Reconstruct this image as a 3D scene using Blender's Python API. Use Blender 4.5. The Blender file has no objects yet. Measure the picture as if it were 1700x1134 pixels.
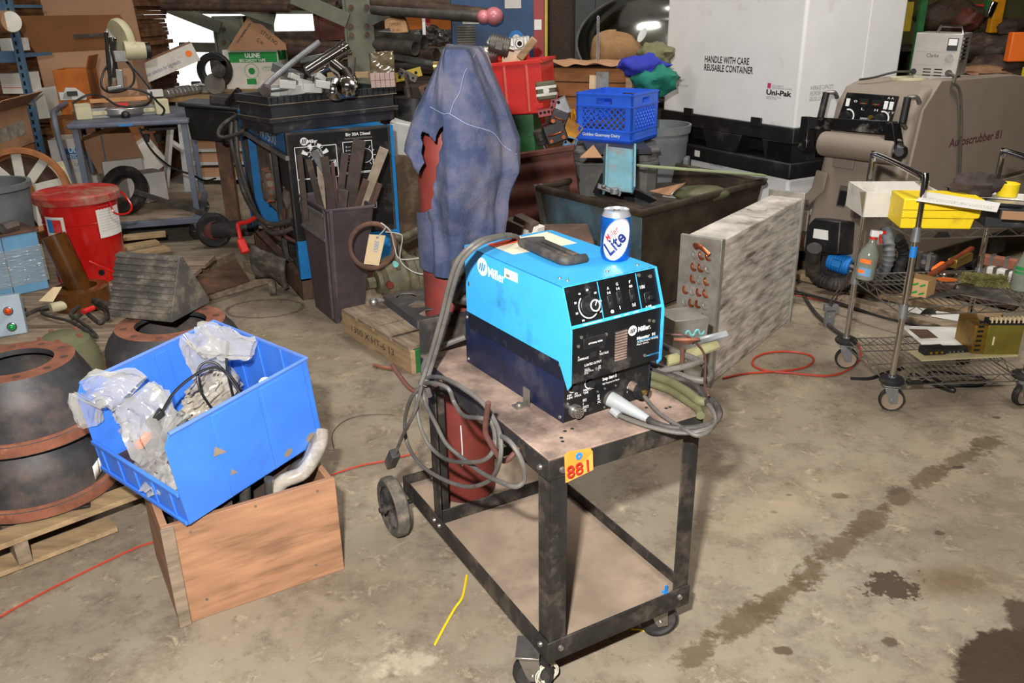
import bpy, bmesh, math, random
from mathutils import Vector, Matrix, noise
random.seed(7)
SC = bpy.context.scene
COL = SC.collection
# ------------------------------------------------------------------ camera, world, lights, exposure
FPX, PITCH, ROLL, CAMZ = 1388.0, 0.379, -0.015, 1.607
_cp, _sp, _c, _s = math.cos(PITCH), math.sin(PITCH), math.cos(ROLL), math.sin(ROLL)
FWD = Vector((0, _cp, -_sp)); _up = Vector((0, _sp, _cp)); _rt = Vector((1, 0, 0))
RIGHT = _c * _rt + _s * _up; UP = -_s * _rt + _c * _up
cam_data = bpy.data.cameras.new('camera'); cam = bpy.data.objects.new('camera', cam_data); COL.objects.link(cam)
cam_data.sensor_width = 36.0; cam_data.lens = FPX / 1700 * 36.0; cam_data.clip_start = 0.05; cam_data.clip_end = 200
cm = Matrix((RIGHT, UP, -FWD)).transposed().to_4x4(); cm.translation = Vector((0, 0, CAMZ))
cam.matrix_world = cm
SC.camera = cam
SC.view_settings.view_transform = 'Standard'; SC.view_settings.look = 'None'
SC.view_settings.gamma = 1; SC.view_settings.use_curve_mapping = False
SC.view_settings.exposure = 0.0
wd = bpy.data.worlds.new('world'); SC.world = wd; wd.use_nodes = True
wd.node_tree.nodes['Background'].inputs[0].default_value = (1.0, 1.0, 1.0, 1)
wd.node_tree.nodes['Background'].inputs[1].default_value = 2.5
def area(name, loc, target, sx, sy, power, col=(1, 1, 1)):
    l = bpy.data.lights.new(name, 'AREA'); l.shape = 'RECTANGLE'; l.size = sx; l.size_y = sy; l.energy = power; l.color = col
    o = bpy.data.objects.new(name, l); COL.objects.link(o); o.location = loc
    o.rotation_euler = (Vector(target) - Vector(loc)).to_track_quat('-Z', 'Y').to_euler()
    return o
area('camera_flash', (-0.16, 0.0, CAMZ + 0.30), (0.15, 4.2, 0.6), 0.08, 0.05, 165, (1.0, 0.98, 0.95))
for lx, ly, tx, ty, pw in ((0.5, 0.5, .5, .5, 14), (-3.0, 4.0, -3.4, 6.8, 68), (2.4, 3.0, 1.8, 5.8, 150), (0.0, 5.6, 0, 7.6, 90)):
    area('overhead_fill', (lx, ly, 5.1), (tx, ty, 0.6), 1.6, 0.9, pw, (1.0, 0.96, 0.9))  # unseen fill lamps added overhead for ambient; one brightens the white containers

# ------------------------------------------------------------------ picture point -> place in the room
def ray(x, y): return (x - 850) / FPX * RIGHT - (y - 567) / FPX * UP + FWD
def G(x, y, z=0.0):
    d = ray(x, y); t = (z - CAMZ) / d.z; return Vector((d.x * t, d.y * t, z))
def D(x, y, Y):
    d = ray(x, y); t = Y / d.y; return Vector((d.x * t, Y, CAMZ + d.z * t))

# ------------------------------------------------------------------ materials
def lin(h):
    h = h.lstrip('#'); v = [int(h[i:i + 2], 16) / 255 for i in (0, 2, 4)]
    return tuple(((a + .055) / 1.055) ** 2.4 if a > .04045 else a / 12.92 for a in v) + (1,)
MATS = {}
def mat(key, h='#808080', rough=.6, metal=0.0, var=.12, sc=8, dirt=None, da=.5, dsc=5, bump=0.0, bsc=40, stretch=(1, 1, 1),
        emit=0.0, alpha=1.0, trans=0.0, dirt2=None, da2=.5, dsc2=9, coat=0.0, spec=.5, sheen=0.0, aniso=0.0):
    if key in MATS: return MATS[key]
    m = bpy.data.materials.new(key); MATS[key] = m; m.use_nodes = True
    nt = m.node_tree; N = nt.nodes; L = nt.links; b = N['Principled BSDF']
    tc = N.new('ShaderNodeTexCoord'); mp = N.new('ShaderNodeMapping'); mp.inputs['Scale'].default_value = stretch
    L.new(tc.outputs['Object'], mp.inputs['Vector'])
    def nz(scale, detail=5, rg=.6):
        n = N.new('ShaderNodeTexNoise'); n.inputs['Scale'].default_value = scale; n.inputs['Detail'].default_value = detail
        n.inputs['Roughness'].default_value = rg; L.new(mp.outputs[0], n.inputs['Vector']); return n
    def mix(fac, a, bcol):
        x = N.new('ShaderNodeMix'); x.data_type = 'RGBA'; L.new(fac, x.inputs['Factor'])
        for sock, v in ((x.inputs[6], a), (x.inputs[7], bcol)):
            if isinstance(v, tuple): sock.default_value = v
            else: L.new(v, sock)
        return x.outputs[2]
    def ramp(fac, lo, hi):
        r = N.new('ShaderNodeMapRange'); L.new(fac, r.inputs[0]); r.inputs[1].default_value = lo; r.inputs[2].default_value = hi
        return r.outputs[0]
    c = lin(h); lo = tuple(max(0, v * (1 - var * 1.6)) for v in c[:3]) + (1,); hi = tuple(min(1, v * (1 + var * 1.3)) for v in c[:3]) + (1,)
    col = mix(ramp(nz(sc).outputs[0], .32, .68), lo, hi)
    if dirt: col = mix(ramp(nz(dsc, 7, .68).outputs[0], .62 - .3 * da, .86 - .3 * da), col, lin(dirt))
    if dirt2: col = mix(ramp(nz(dsc2, 8, .7).outputs[0], .66 - .3 * da2, .74 - .3 * da2), col, lin(dirt2))
    L.new(col, b.inputs['Base Color'])
    b.inputs['Roughness'].default_value = rough; b.inputs['Metallic'].default_value = metal
    b.inputs['Specular IOR Level'].default_value = spec
    if coat: b.inputs['Coat Weight'].default_value = coat; b.inputs['Coat Roughness'].default_value = .15
    if sheen: b.inputs['Sheen Weight'].default_value = sheen
    if trans: b.inputs['Transmission Weight'].default_value = trans
    if alpha < 1: b.inputs['Alpha'].default_value = alpha
    if emit: L.new(col, b.inputs['Emission Color']); b.inputs['Emission Strength'].default_value = emit
    if bump:
        bn = N.new('ShaderNodeBump'); bn.inputs['Strength'].default_value = bump; bn.inputs['Distance'].default_value = .004
        L.new(nz(bsc, 6).outputs[0], bn.inputs['Height']); L.new(bn.outputs[0], b.inputs['Normal'])
    return m
M = MATS
def defm(key, *a, **k): mat(key, *a, **k)
defm('blue_paint', '#3aa3df', .32, var=.04, dirt='#2b5f86', da=.12, dsc=6, coat=.2)
defm('navy', '#141a33', .38, var=.25, dirt='#3c3a40', da=.35, dsc=9)
defm('black_face', '#131315', .38, var=.3, dirt='#55504a', da=.22, dsc=10)
defm('black_steel', '#23211f', .55, var=.4, sc=12, dirt='#5d5146', da=.42, dsc=11, bump=.15, dirt2='#8a4a30', da2=-.1, dsc2=16)
defm('cart_top', '#8a7466', .85, var=.3, sc=11, dirt='#4a3a32', da=.6, dsc=7, dirt2='#b0643c', da2=.0, dsc2=11, bump=.1)
defm('cart_shelf', '#8f7c69', .9, var=.15, sc=6, dirt='#6a5c52', da=.35, dsc=5, dirt2='#b3a48e', da2=-.05, dsc2=6)
defm('black_plastic', '#1a1a1b', .45, var=.3, dirt='#4a453f', da=.2, dsc=8)
defm('dusty_black', '#2e2c2b', .7, var=.25, dirt='#6d6153', da=.35, dsc=7)
defm('rubber', '#1c1b1a', .75, var=.3, dirt='#5b5248', da=.3, dsc=12, bump=.2)
defm('dusty_rubber', '#4a4640', .85, var=.2, dirt='#86796a', da=.5, dsc=14, bump=.3)
defm('cable_grey', '#57534d', .6, var=.15, dirt='#2c2a28', da=.3, dsc=20)
defm('cable_dark', '#34302d', .55, var=.25, dirt='#5c554c', da=.35, dsc=18)
defm('hose_green', '#565539', .6, var=.2, dirt='#45432f', da=.35, dsc=14)
defm('copper_hook', '#55332b', .6, var=.2, dirt='#3a2822', da=.3, dsc=30)
defm('copper', '#b4623e', .35, .8, var=.2, dirt='#5c3a2c', da=.3, dsc=30)
defm('red_tank', '#66271f', .55, var=.15, sc=10, dirt='#4a211c', da=.3, dsc=8, dirt2='#a98a7e', da2=-.25, dsc2=20, bump=.1)
defm('denim', '#303a58', .95, var=.3, sc=5, dirt='#585257', da=.62, dsc=5, bump=.7, bsc=150)
defm('denim_dark', '#2f3a5c', .95, var=.3, sc=6, bump=.5, bsc=220)
defm('thread', '#77829c', .9)
defm('white_ink', '#e9e9e6', .5, var=.03)
defm('grey_ink', '#8b8985', .6, var=.1)
defm('black_ink', '#1b1a1c', .6, var=.1)
defm('steel', '#9b9791', .35, .85, var=.12, dirt='#6c655c', da=.3, dsc=25)
defm('screw', '#8d877e', .4, .7, var=.2)
defm('brass', '#9c8038', .35, .8, var=.2)
defm('chrome', '#c3c1bd', .12, 1.0, var=.05)
defm('orange_tag', '#ff7a26', .6, var=.03)
defm('red_ink', '#a3231c', .6, var=.1)
defm('cyan_tape', '#1e7fd0', .5, var=.05)
defm('bin_blue', '#3f7be2', .38, var=.06, dirt='#3f62a8', da=.22, dsc=5, dirt2='#b9c0cc', da2=-.42, dsc2=9)
defm('bin_edge', '#5f82cf', .5, var=.1)
defm('poly', '#c9c6bf', .15, var=.1, alpha=.38, spec=.9)
defm('poly_dusty', '#a59b8c', .2, var=.25, alpha=.8, spec=.9, dirt='#d6d2ca', da=.4, dsc=12)
defm('crate_wood', '#a67a5a', .75, var=.2, sc=3, stretch=(1.0, 1.0, 7), dirt='#53392b', da=.35, dsc=2.2, dirt2='#b98a68', da2=.05, dsc2=4, bump=.1)
defm('grey_wood', '#8c7a66', .85, var=.25, sc=5, stretch=(1, 6, 6), dirt='#5b4c3f', da=.35, dsc=3, bump=.15)
defm('pale_wood', '#a58a66', .85, var=.18, sc=5, stretch=(1, 6, 6), dirt='#6e5a44', da=.3, dsc=4, bump=.1)
defm('rust', '#8c5640', .85, var=.25, sc=10, dirt='#5c3a2b', da=.4, dsc=9, dirt2='#b5714c', da2=.05, dsc2=14, bump=.25)
defm('drum_black', '#3b3a3b', .55, var=.3, sc=8, dirt='#6b5a4f', da=.35, dsc=6, dirt2='#b9afa4', da2=-.5, dsc2=22, bump=.15)
defm('red_can', '#c01410', .25, var=.05, dirt='#8e120f', da=.15, dsc=6, coat=.4)
defm('red_lid', '#a8201a', .6, var=.15, dirt='#9a8a74', da=.55, dsc=5)
defm('paper', '#dedcd5', .7, var=.04)
defm('tag_manila', '#dcc39a', .75, var=.05)
defm('yellow', '#f2d21a', .5, var=.06, dirt='#b89c1c', da=.15, dsc=8)
defm('light_blue', '#6fa3c8', .5, var=.08, dirt='#4f7184', da=.2, dsc=6)
defm('cardboard', '#a87f5e', .85, var=.09, sc=4, dirt='#8a6444', da=.2, dsc=3)
defm('cardboard_dark', '#8a5a34', .85, var=.12, sc=4)
defm('cardboard_old', '#b0601f', .85, var=.15, sc=6, dirt='#7a4520', da=.25, dsc=6)
defm('cardboard_pink', '#ac8466', .85, var=.05, sc=3)
defm('white_board', '#d5d0c6', .75, var=.06, dirt='#a69c8b', da=.2, dsc=5)
defm('cart_grey', '#5d6372', .55, var=.12, dirt='#6e665c', da=.25, dsc=7)
defm('saw_metal', '#a9a8a4', .3, .75, var=.12)
defm('saw_cream', '#c3bb98', .5, var=.08, dirt='#8d866c', da=.15, dsc=9)
defm('saw_white', '#b9b8b3', .5, var=.08)
defm('green_print', '#1e8a3e', .6, var=.08)
defm('blue_print', '#2f7fc4', .6, var=.08)
defm('tote_black', '#2b2c30', .55, var=.2, dirt='#5f5b55', da=.2, dsc=14)
defm('dust_edge', '#8b7c6a', .9, var=.15)
defm('machine_blue', '#1676b8', .45, var=.1, dirt='#254d6e', da=.2, dsc=6)
defm('engine_grey', '#7a6e62', .7, var=.3, dirt='#7d6a58', da=.4, dsc=10, bump=.2)
defm('rust_brown', '#5a4134', .75, var=.25, dirt='#8b5b40', da=.3, dsc=9)
defm('bin_brown', '#4b4043', .6, var=.16, sc=5, dirt='#6d615c', da=.3, dsc=4, dirt2='#8d8480', da2=-.35, dsc2=9)
defm('bar_dark', '#40322b', .65, var=.3, dirt='#6e5a4c', da=.3, dsc=9)
defm('bar_pale', '#9c8c78', .7, var=.2, dirt='#6d5c4c', da=.25, dsc=12)
defm('valve', '#54503c', .6, var=.25, sc=12, dirt='#7b6c50', da=.4, dsc=12, bump=.25)
defm('galv', '#8f9192', .4, .6, var=.15, dirt='#6f6a62', da=.25, dsc=14)
defm('part_red', '#d02a24', .4, var=.06, dirt='#d8655a', da=.1, dsc=6)
defm('cab_green', '#2b6a38', .5, var=.12, dirt='#4c7a4c', da=.2, dsc=7)
defm('rust_corr', '#57291e', .65, var=.25, sc=7, dirt='#7a4330', da=.3, dsc=6)
defm('crate_blue', '#2f66e2', .4, var=.06, dirt='#3a56a0', da=.15, dsc=9)
defm('grey_tote', '#5c5b57', .7, var=.12, dirt='#7d7668', da=.3, dsc=8)
defm('can_grey', '#6c7072', .6, var=.1, dirt='#847c70', da=.2, dsc=8)
defm('tub_steel', '#3d342c', .5, .35, var=.3, sc=6, dirt='#6b5744', da=.35, dsc=5, dirt2='#3f6d8c', da2=-.35, dsc2=3)
defm('tub_side', '#4b4034', .45, .35, var=.35, sc=5, dirt='#2c2620', da=.4, dsc=4, dirt2='#8a6040', da2=-.15, dsc2=7)
defm('tub_blue', '#4a6470', .6, var=.35, sc=6, dirt='#5c4a38', da=.55, dsc=5, dirt2='#7a4a30', da2=.05, dsc2=8)
defm('channel_blue', '#5f93a2', .6, var=.15, dirt='#7b563f', da=.55, dsc=9, dirt2='#5a3a28', da2=.1, dsc2=16)
defm('channel_rust', '#8c745c', .75, var=.2, dirt='#6b3f2a', da=.35, dsc=14)
defm('uni_white', '#e6e5e3', .5, var=.025, sc=5, dirt='#b4a690', da=.05, dsc=3)
defm('uni_black', '#161617', .55, var=.3, dirt='#45423e', da=.25, dsc=5)
defm('scrub', '#877a6d', .6, var=.05, sc=4, dirt='#74685c', da=.2, dsc=4, bump=.15, bsc=160)
defm('scrub_dark', '#5e5348', .6, var=.1)
defm('coil_fin', '#d2cac0', .55, .15, var=.25, sc=6, stretch=(1, 1, 6), dirt='#4d3f33', da=.5, dsc=4, dirt2='#6a5a4c', da2=.12, dsc2=7, bump=.5, bsc=90)
defm('coil_plate', '#a39f97', .4, .5, var=.2, dirt='#7c7263', da=.3, dsc=7)
defm('coil_cyan', '#76c0c0', .6, var=.15, dirt='#9aa79c', da=.3, dsc=14)
defm('spray', '#8b9184', .15, var=.15, alpha=.85)
defm('glove', '#3f3432', .95, var=.25, bump=.4, bsc=160)
defm('brush', '#7a7440', .9, var=.4, sc=30)
defm('zinc', '#8f8338', .35, .5, var=.3, sc=4, dirt='#4f6a55', da=.4, dsc=3)
defm('hammer_wood', '#7a3517', .5, var=.25, stretch=(6, 6, 1))
defm('rack_green', '#6a6c5c', .55, var=.1, dirt='#7f7a66', da=.2, dsc=8)
defm('pipe_rust', '#4a3a30', .7, var=.3, sc=7, dirt='#6d543f', da=.4, dsc=7)
defm('pipe_grey', '#5e5a54', .5, .4, var=.25, dirt='#7c6f5f', da=.3, dsc=8)
defm('flat_stack', '#6e4829', .9, var=.4, sc=9, dirt='#8a5526', da=.3, dsc=6)
defm('red_post', '#8f1216', .45, var=.1)
defm('yellow_post', '#b39a2a', .5, var=.1)
defm('bg_dark', '#2a2018', .85, var=.3, sc=3)
defm('wall_brown', '#33241a', .9, var=.3, sc=4, bump=.2)
defm('cloth_blue', '#26309a', .9, var=.15)
defm('cloth_teal', '#17705f', .9, var=.15)
defm('cloth_olive', '#6b6a4c', .95, var=.2, bump=.3)
defm('jacket', '#8a6a45', .9, var=.15, dirt='#6a4f34', da=.3, dsc=5)
defm('pink', '#cf7d85', .3, var=.12, spec=.8)
defm('mirror', '#b9bab6', .12, 1.0, var=.04, dirt='#6c675d', da=.1, dsc=6)
defm('rust_ring', '#a5683a', .65, var=.2, dirt='#7c5230', da=.35, dsc=10)
defm('spoke_white', '#b9b6aa', .6, var=.1, dirt='#8b8473', da=.25, dsc=8)
defm('green_motor', '#6a6a4c', .6, var=.15, dirt='#6b6252', da=.45, dsc=8)
defm('cable_red', '#b03a24', .5, var=.1)
defm('glass_amber', '#d8480a', .1, var=.05, spec=1.0)
defm('glass_green', '#0c9a44', .1, var=.05, spec=1.0)
defm('dark_hole', '#0b0a0a', .9, var=.2)
defm('can_blue', '#1763b8', .25, .55, var=.12, dirt='#0d3f86', da=.35, dsc=22)
defm('can_silver', '#c9cbd0', .25, .7, var=.08)
defm('amber', '#c78618', .25, var=.2, spec=.8)
defm('magenta', '#c03a68', .6, var=.05)
defm('can_red', '#c4202c', .4, var=.05)
defm('can_navy', '#14235e', .4, var=.05)

# ------------------------------------------------------------------ mesh builder
def T(x=0, y=0, z=0): return Matrix.Translation((x, y, z))
def R(ax, deg): return Matrix.Rotation(math.radians(deg), 4, ax)
def basis(O, X, U):
    """x right along X, z up along U, y away from the viewer of the face"""
    X = Vector(X).normalized(); U = Vector(U); U = (U - U.dot(X) * X).normalized(); Y = U.cross(X)
    m = Matrix((X, Y, U)).transposed().to_4x4(); m.translation = Vector(O); return m
def smooth_path(pts, n=6, closed=False):
    P = [Vector(p) for p in pts]; out = []
    k = len(P)
    if k < 3: return P
    rng = range(k) if closed else range(k - 1)
    for i in rng:
        if closed: a, b, c, d = P[(i - 1) % k], P[i], P[(i + 1) % k], P[(i + 2) % k]
        else: a, b, c, d = P[max(i - 1, 0)], P[i], P[i + 1], P[min(i + 2, k - 1)]
        for j in range(n):
            t = j / n
            out.append(.5 * ((2 * b) + (c - a) * t + (2 * a - 5 * b + 4 * c - d) * t * t + (3 * b - a - 3 * c + d) * t ** 3))
    if not closed: out.append(P[-1])
    return out
class MB:
    def __init__(s, X=None): s.bm = bmesh.new(); s.X = X or Matrix.Identity(4); s.mi = 0
    def face(s, vs):
        try: f = s.bm.faces.new(vs); f.material_index = s.mi; return f
        except ValueError: return None
    def v(s, p): return s.bm.verts.new(s.X @ Vector(p))
    def box(s, x0, y0, z0, x1, y1, z1, X=None, taper=0, tx=None, ty=None):
        A = X or Matrix.Identity(4); tx = taper if tx is None else tx; ty = taper if ty is None else ty
        vs = [s.v(A @ Vector(p)) for p in ((x0 + tx, y0 + ty, z0), (x1 - tx, y0 + ty, z0), (x1 - tx, y1 - ty, z0), (x0 + tx, y1 - ty, z0), (x0, y0, z1), (x1, y0, z1), (x1, y1, z1), (x0, y1, z1))]
        for f in ((0, 3, 2, 1), (4, 5, 6, 7), (0, 1, 5, 4), (1, 2, 6, 5), (2, 3, 7, 6), (3, 0, 4, 7)): s.face([vs[i] for i in f])
        return s
    def bar(s, p, q, w, h, up=(0, 0, 1)):
        p = Vector(p); q = Vector(q); d = (q - p); L = d.length; d.normalize(); u = Vector(up)
        if abs(u.dot(d)) > .98: u = Vector((0, 1, 0)) if abs(d.y) < .9 else Vector((1, 0, 0))
        sd = d.cross(u).normalized(); u = sd.cross(d).normalized()
        A = Matrix((d, sd, u)).transposed().to_4x4(); A.translation = p
        return s.box(0, -w / 2, -h / 2, L, w / 2, h / 2, A)
    def prism(s, poly, y0, y1, X=None):
        """poly in x,z; extruded in y"""
        A = X or Matrix.Identity(4)
        a = [s.v(A @ Vector((x, y0, z))) for x, z in poly]; b = [s.v(A @ Vector((x, y1, z))) for x, z in poly]
        n = len(poly); s.face(a); s.face(b[::-1])
        for i in range(n): s.face([a[i], b[i], b[(i + 1) % n], a[(i + 1) % n]])
        return s
    def lathe(s, prof, n=32, X=None, sx=1, sy=1, cap=False, a0=0, a1=360):
        """prof: (r,z) revolved about z"""
        A = X or Matrix.Identity(4); rings = []; full = abs(a1 - a0 - 360) < 1e-6; m = n if full else n + 1
        for r, z in prof:
            if r < 1e-6: rings.append([s.v(A @ Vector((0, 0, z)))])
            else: rings.append([s.v(A @ Vector((r * sx * math.cos(math.radians(a0 + (a1 - a0) * i / n)), r * sy * math.sin(math.radians(a0 + (a1 - a0) * i / n)), z))) for i in range(m)])
        for a, b in zip(rings[:-1], rings[1:]):
            for i in range(n):
                j = (i + 1) % m
                if len(a) == 1 and len(b) == 1: continue
                if len(a) == 1: s.face([a[0], b[i], b[j]])
                elif len(b) == 1: s.face([a[i], a[j], b[0]])
                else: s.face([a[i], a[j], b[j], b[i]])
        if cap and full:
            if len(rings[0]) > 1: s.face(rings[0][::-1])
            if len(rings[-1]) > 1: s.face(rings[-1])
        return s
    def cyl(s, p, q, r, r2=None, n=20, cap=True):
        p = Vector(p); q = Vector(q); d = q - p; A = d.to_track_quat('Z', 'Y').to_matrix().to_4x4(); A.translation = p
        return s.lathe([(r, 0), (r if r2 is None else r2, d.length)], n, A, cap=cap)
    def ring(s, p, q, r, ri, n=24):
        p = Vector(p); q = Vector(q); d = q - p; A = d.to_track_quat('Z', 'Y').to_matrix().to_4x4(); A.translation = p; L = d.length
        return s.lathe([(ri, 0), (r, 0), (r, L), (ri, L), (ri, 0)], n, A)
    def tube(s, pts, r, n=8, k=6, closed=False, smooth=True, rf=None, flat=1.0):
        P = smooth_path(pts, k, closed) if smooth else [Vector(p) for p in pts]; m = len(P)
        t0 = (P[1] - P[0]).normalized(); u = t0.orthogonal().normalized(); rings = []
        for i, p in enumerate(P):
            if closed: t = (P[(i + 1) % m] - P[i - 1]).normalized()
            else: t = (P[min(i + 1, m - 1)] - P[max(i - 1, 0)]).normalized()
            u = (u - u.dot(t) * t); u = u.normalized() if u.length > 1e-6 else t.orthogonal().normalized(); w = t.cross(u)
            rr = r * (rf(i / (m - 1)) if rf else 1)
            rings.append([s.v(p + rr * (math.cos(2 * math.pi * a / n) * u + flat * math.sin(2 * math.pi * a / n) * w)) for a in range(n)])
        prs = list(zip(rings[:-1], rings[1:])) + ([(rings[-1], rings[0])] if closed else [])
        for a, b in prs:
            for i in range(n): s.face([a[i], a[(i + 1) % n], b[(i + 1) % n], b[i]])
        if not closed: s.face(rings[0][::-1]); s.face(rings[-1])
        return s
    def grid(s, f, nu, nv, wrap=False, skip=None):
        vs = [[s.v(f(i / (nu if wrap else nu - 1), j / (nv - 1))) for i in range(nu)] for j in range(nv)]
        for j in range(nv - 1):
            for i in range(nu if wrap else nu - 1):
                if skip and skip((i + .5) / nu, (j + .5) / nv): continue
                s.face([vs[j][i], vs[j][(i + 1) % nu], vs[j + 1][(i + 1) % nu], vs[j + 1][i]])
        return s
    def sphere(s, c, r, n=16, sx=1, sy=1, sz=1):
        A = Matrix.Translation(Vector(c)) @ Matrix.Diagonal((sx, sy, sz, 1))
        k = n // 2
        return s.lathe([(r * math.sin(math.pi * i / k), -r * math.cos(math.pi * i / k)) for i in range(k + 1)], n, A)
    def build(s, name, m, parent=None, world=False, bev=0, seg=2, sm=35, solid=0, sub=0, disp=None):
        me = bpy.data.meshes.new(name)
        bmesh.ops.remove_doubles(s.bm, verts=s.bm.verts, dist=1e-6)
        bmesh.ops.recalc_face_normals(s.bm, faces=s.bm.faces)
        if world and parent is not None:
            bmesh.ops.transform(s.bm, matrix=PM[parent.name].inverted(), verts=s.bm.verts)
        s.bm.to_mesh(me); s.bm.free()
        for x in (m if isinstance(m, (list, tuple)) else [m]): me.materials.append(M[x] if isinstance(x, str) else x)
        if sm: me.polygons.foreach_set('use_smooth', [True] * len(me.polygons)); me.set_sharp_from_angle(angle=math.radians(sm))
        o = bpy.data.objects.new(name, me); COL.objects.link(o)
        if parent is not None: o.parent = parent; PM[o.name] = PM[parent.name]
        else: PM[o.name] = Matrix.Identity(4)
        if solid: md = o.modifiers.new('solid', 'SOLIDIFY'); md.thickness = solid; md.offset = -1
        if bev: md = o.modifiers.new('bevel', 'BEVEL'); md.width = bev; md.segments = seg; md.limit_method = 'ANGLE'; md.angle_limit = math.radians(40); md.harden_normals = False
        if sub: md = o.modifiers.new('sub', 'SUBSURF'); md.levels = sub; md.render_levels = sub
        return o
    def buildn(s, name, m, parent=None, **k):
        """one object for every separate piece"""
        s.bm.verts.ensure_lookup_table(); seen = set(); out = []
        for v0 in s.bm.verts:
            if v0 in seen: continue
            st = [v0]; seen.add(v0); isl = []
            while st:
                v = st.pop(); isl.append(v)
                for e in v.link_edges:
                    w = e.other_vert(v)
                    if w not in seen: seen.add(w); st.append(w)
            c = MB(); mp = {v: c.bm.verts.new(v.co) for v in isl}; fs = {f for v in isl for f in v.link_faces}
            for f in fs:
                g = c.bm.faces.new([mp[v] for v in f.verts]); g.material_index = f.material_index
            out.append(c.build(name, m, parent, **k))
        s.bm.free(); return out
PM = {}
def thing(name, label, cat, X=None, group=None):
    """an Empty at the thing's base; X is its placement"""
    o = bpy.data.objects.new(name, None); COL.objects.link(o)
    X = X if isinstance(X, Matrix) else Matrix.Translation(Vector(X or (0, 0, 0)))
    o.matrix_world = X; PM[o.name] = X.copy(); o['label'] = label; o['category'] = cat; o.empty_display_size = .05
    if group: o['group'] = group
    return o
def tag(o, label, cat, group=None, kind=None):
    o['label'] = label; o['category'] = cat
    if group: o['group'] = group
    if kind: o['kind'] = kind
    return o
def single(name, mb, m, label, cat, group=None, kind=None, X=None, **k):
    """a thing that is one mesh, built in the frame X"""
    o = mb.build(name, m, **k)
    if X is not None: o.matrix_world = X
    PM[o.name] = X.copy() if X is not None else Matrix.Identity(4)
    return tag(o, label, cat, group, kind)
def struct(name, mb, m, **k):
    o = mb.build(name, m, **k); o['kind'] = 'structure'; return o
def copy_tree(o, parent=None):
    c = o.copy(); COL.objects.link(c)
    if parent is not None: c.parent = parent
    for ch in list(o.children): copy_tree(ch, c)
    return c
def _flatten(o): return o
def txt(s, m, parent, X, w, h, name='lettering', bold=0, shear=0, spacing=1.0, sag=None, relief=.0006):
    """flat lettering filling a w x h box in the x,z plane of frame X (in the parent's frame)"""
    cu = bpy.data.curves.new(name, 'FONT'); cu.body = s; cu.size = 1; cu.resolution_u = 3; cu.offset = bold; cu.shear = shear; cu.space_character = spacing
    cu.space_line = .9
    t = bpy.data.objects.new('t', cu); COL.objects.link(t)
    dg = bpy.context.evaluated_depsgraph_get(); dg.update()
    me = bpy.data.meshes.new_from_object(t.evaluated_get(dg)); bpy.data.objects.remove(t); bpy.data.curves.remove(cu)
    if not len(me.vertices): return None
    xs = [v.co.x for v in me.vertices]; ys = [v.co.y for v in me.vertices]
    x0, x1, y0, y1 = min(xs), max(xs), min(ys), max(ys); kx = w / max(x1 - x0, 1e-6); ky = h / max(y1 - y0, 1e-6)
    for v in me.vertices:
        p = Vector(((v.co.x - x0) * kx, -relief, (v.co.y - y0) * ky))
        if sag: p = sag(p)
        v.co = X @ p
    me.name = name; me.materials.clear(); me.materials.append(M[m] if isinstance(m, str) else m)
    o = bpy.data.objects.new(name, me); COL.objects.link(o)
    if parent is not None: o.parent = parent
    return o
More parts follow.
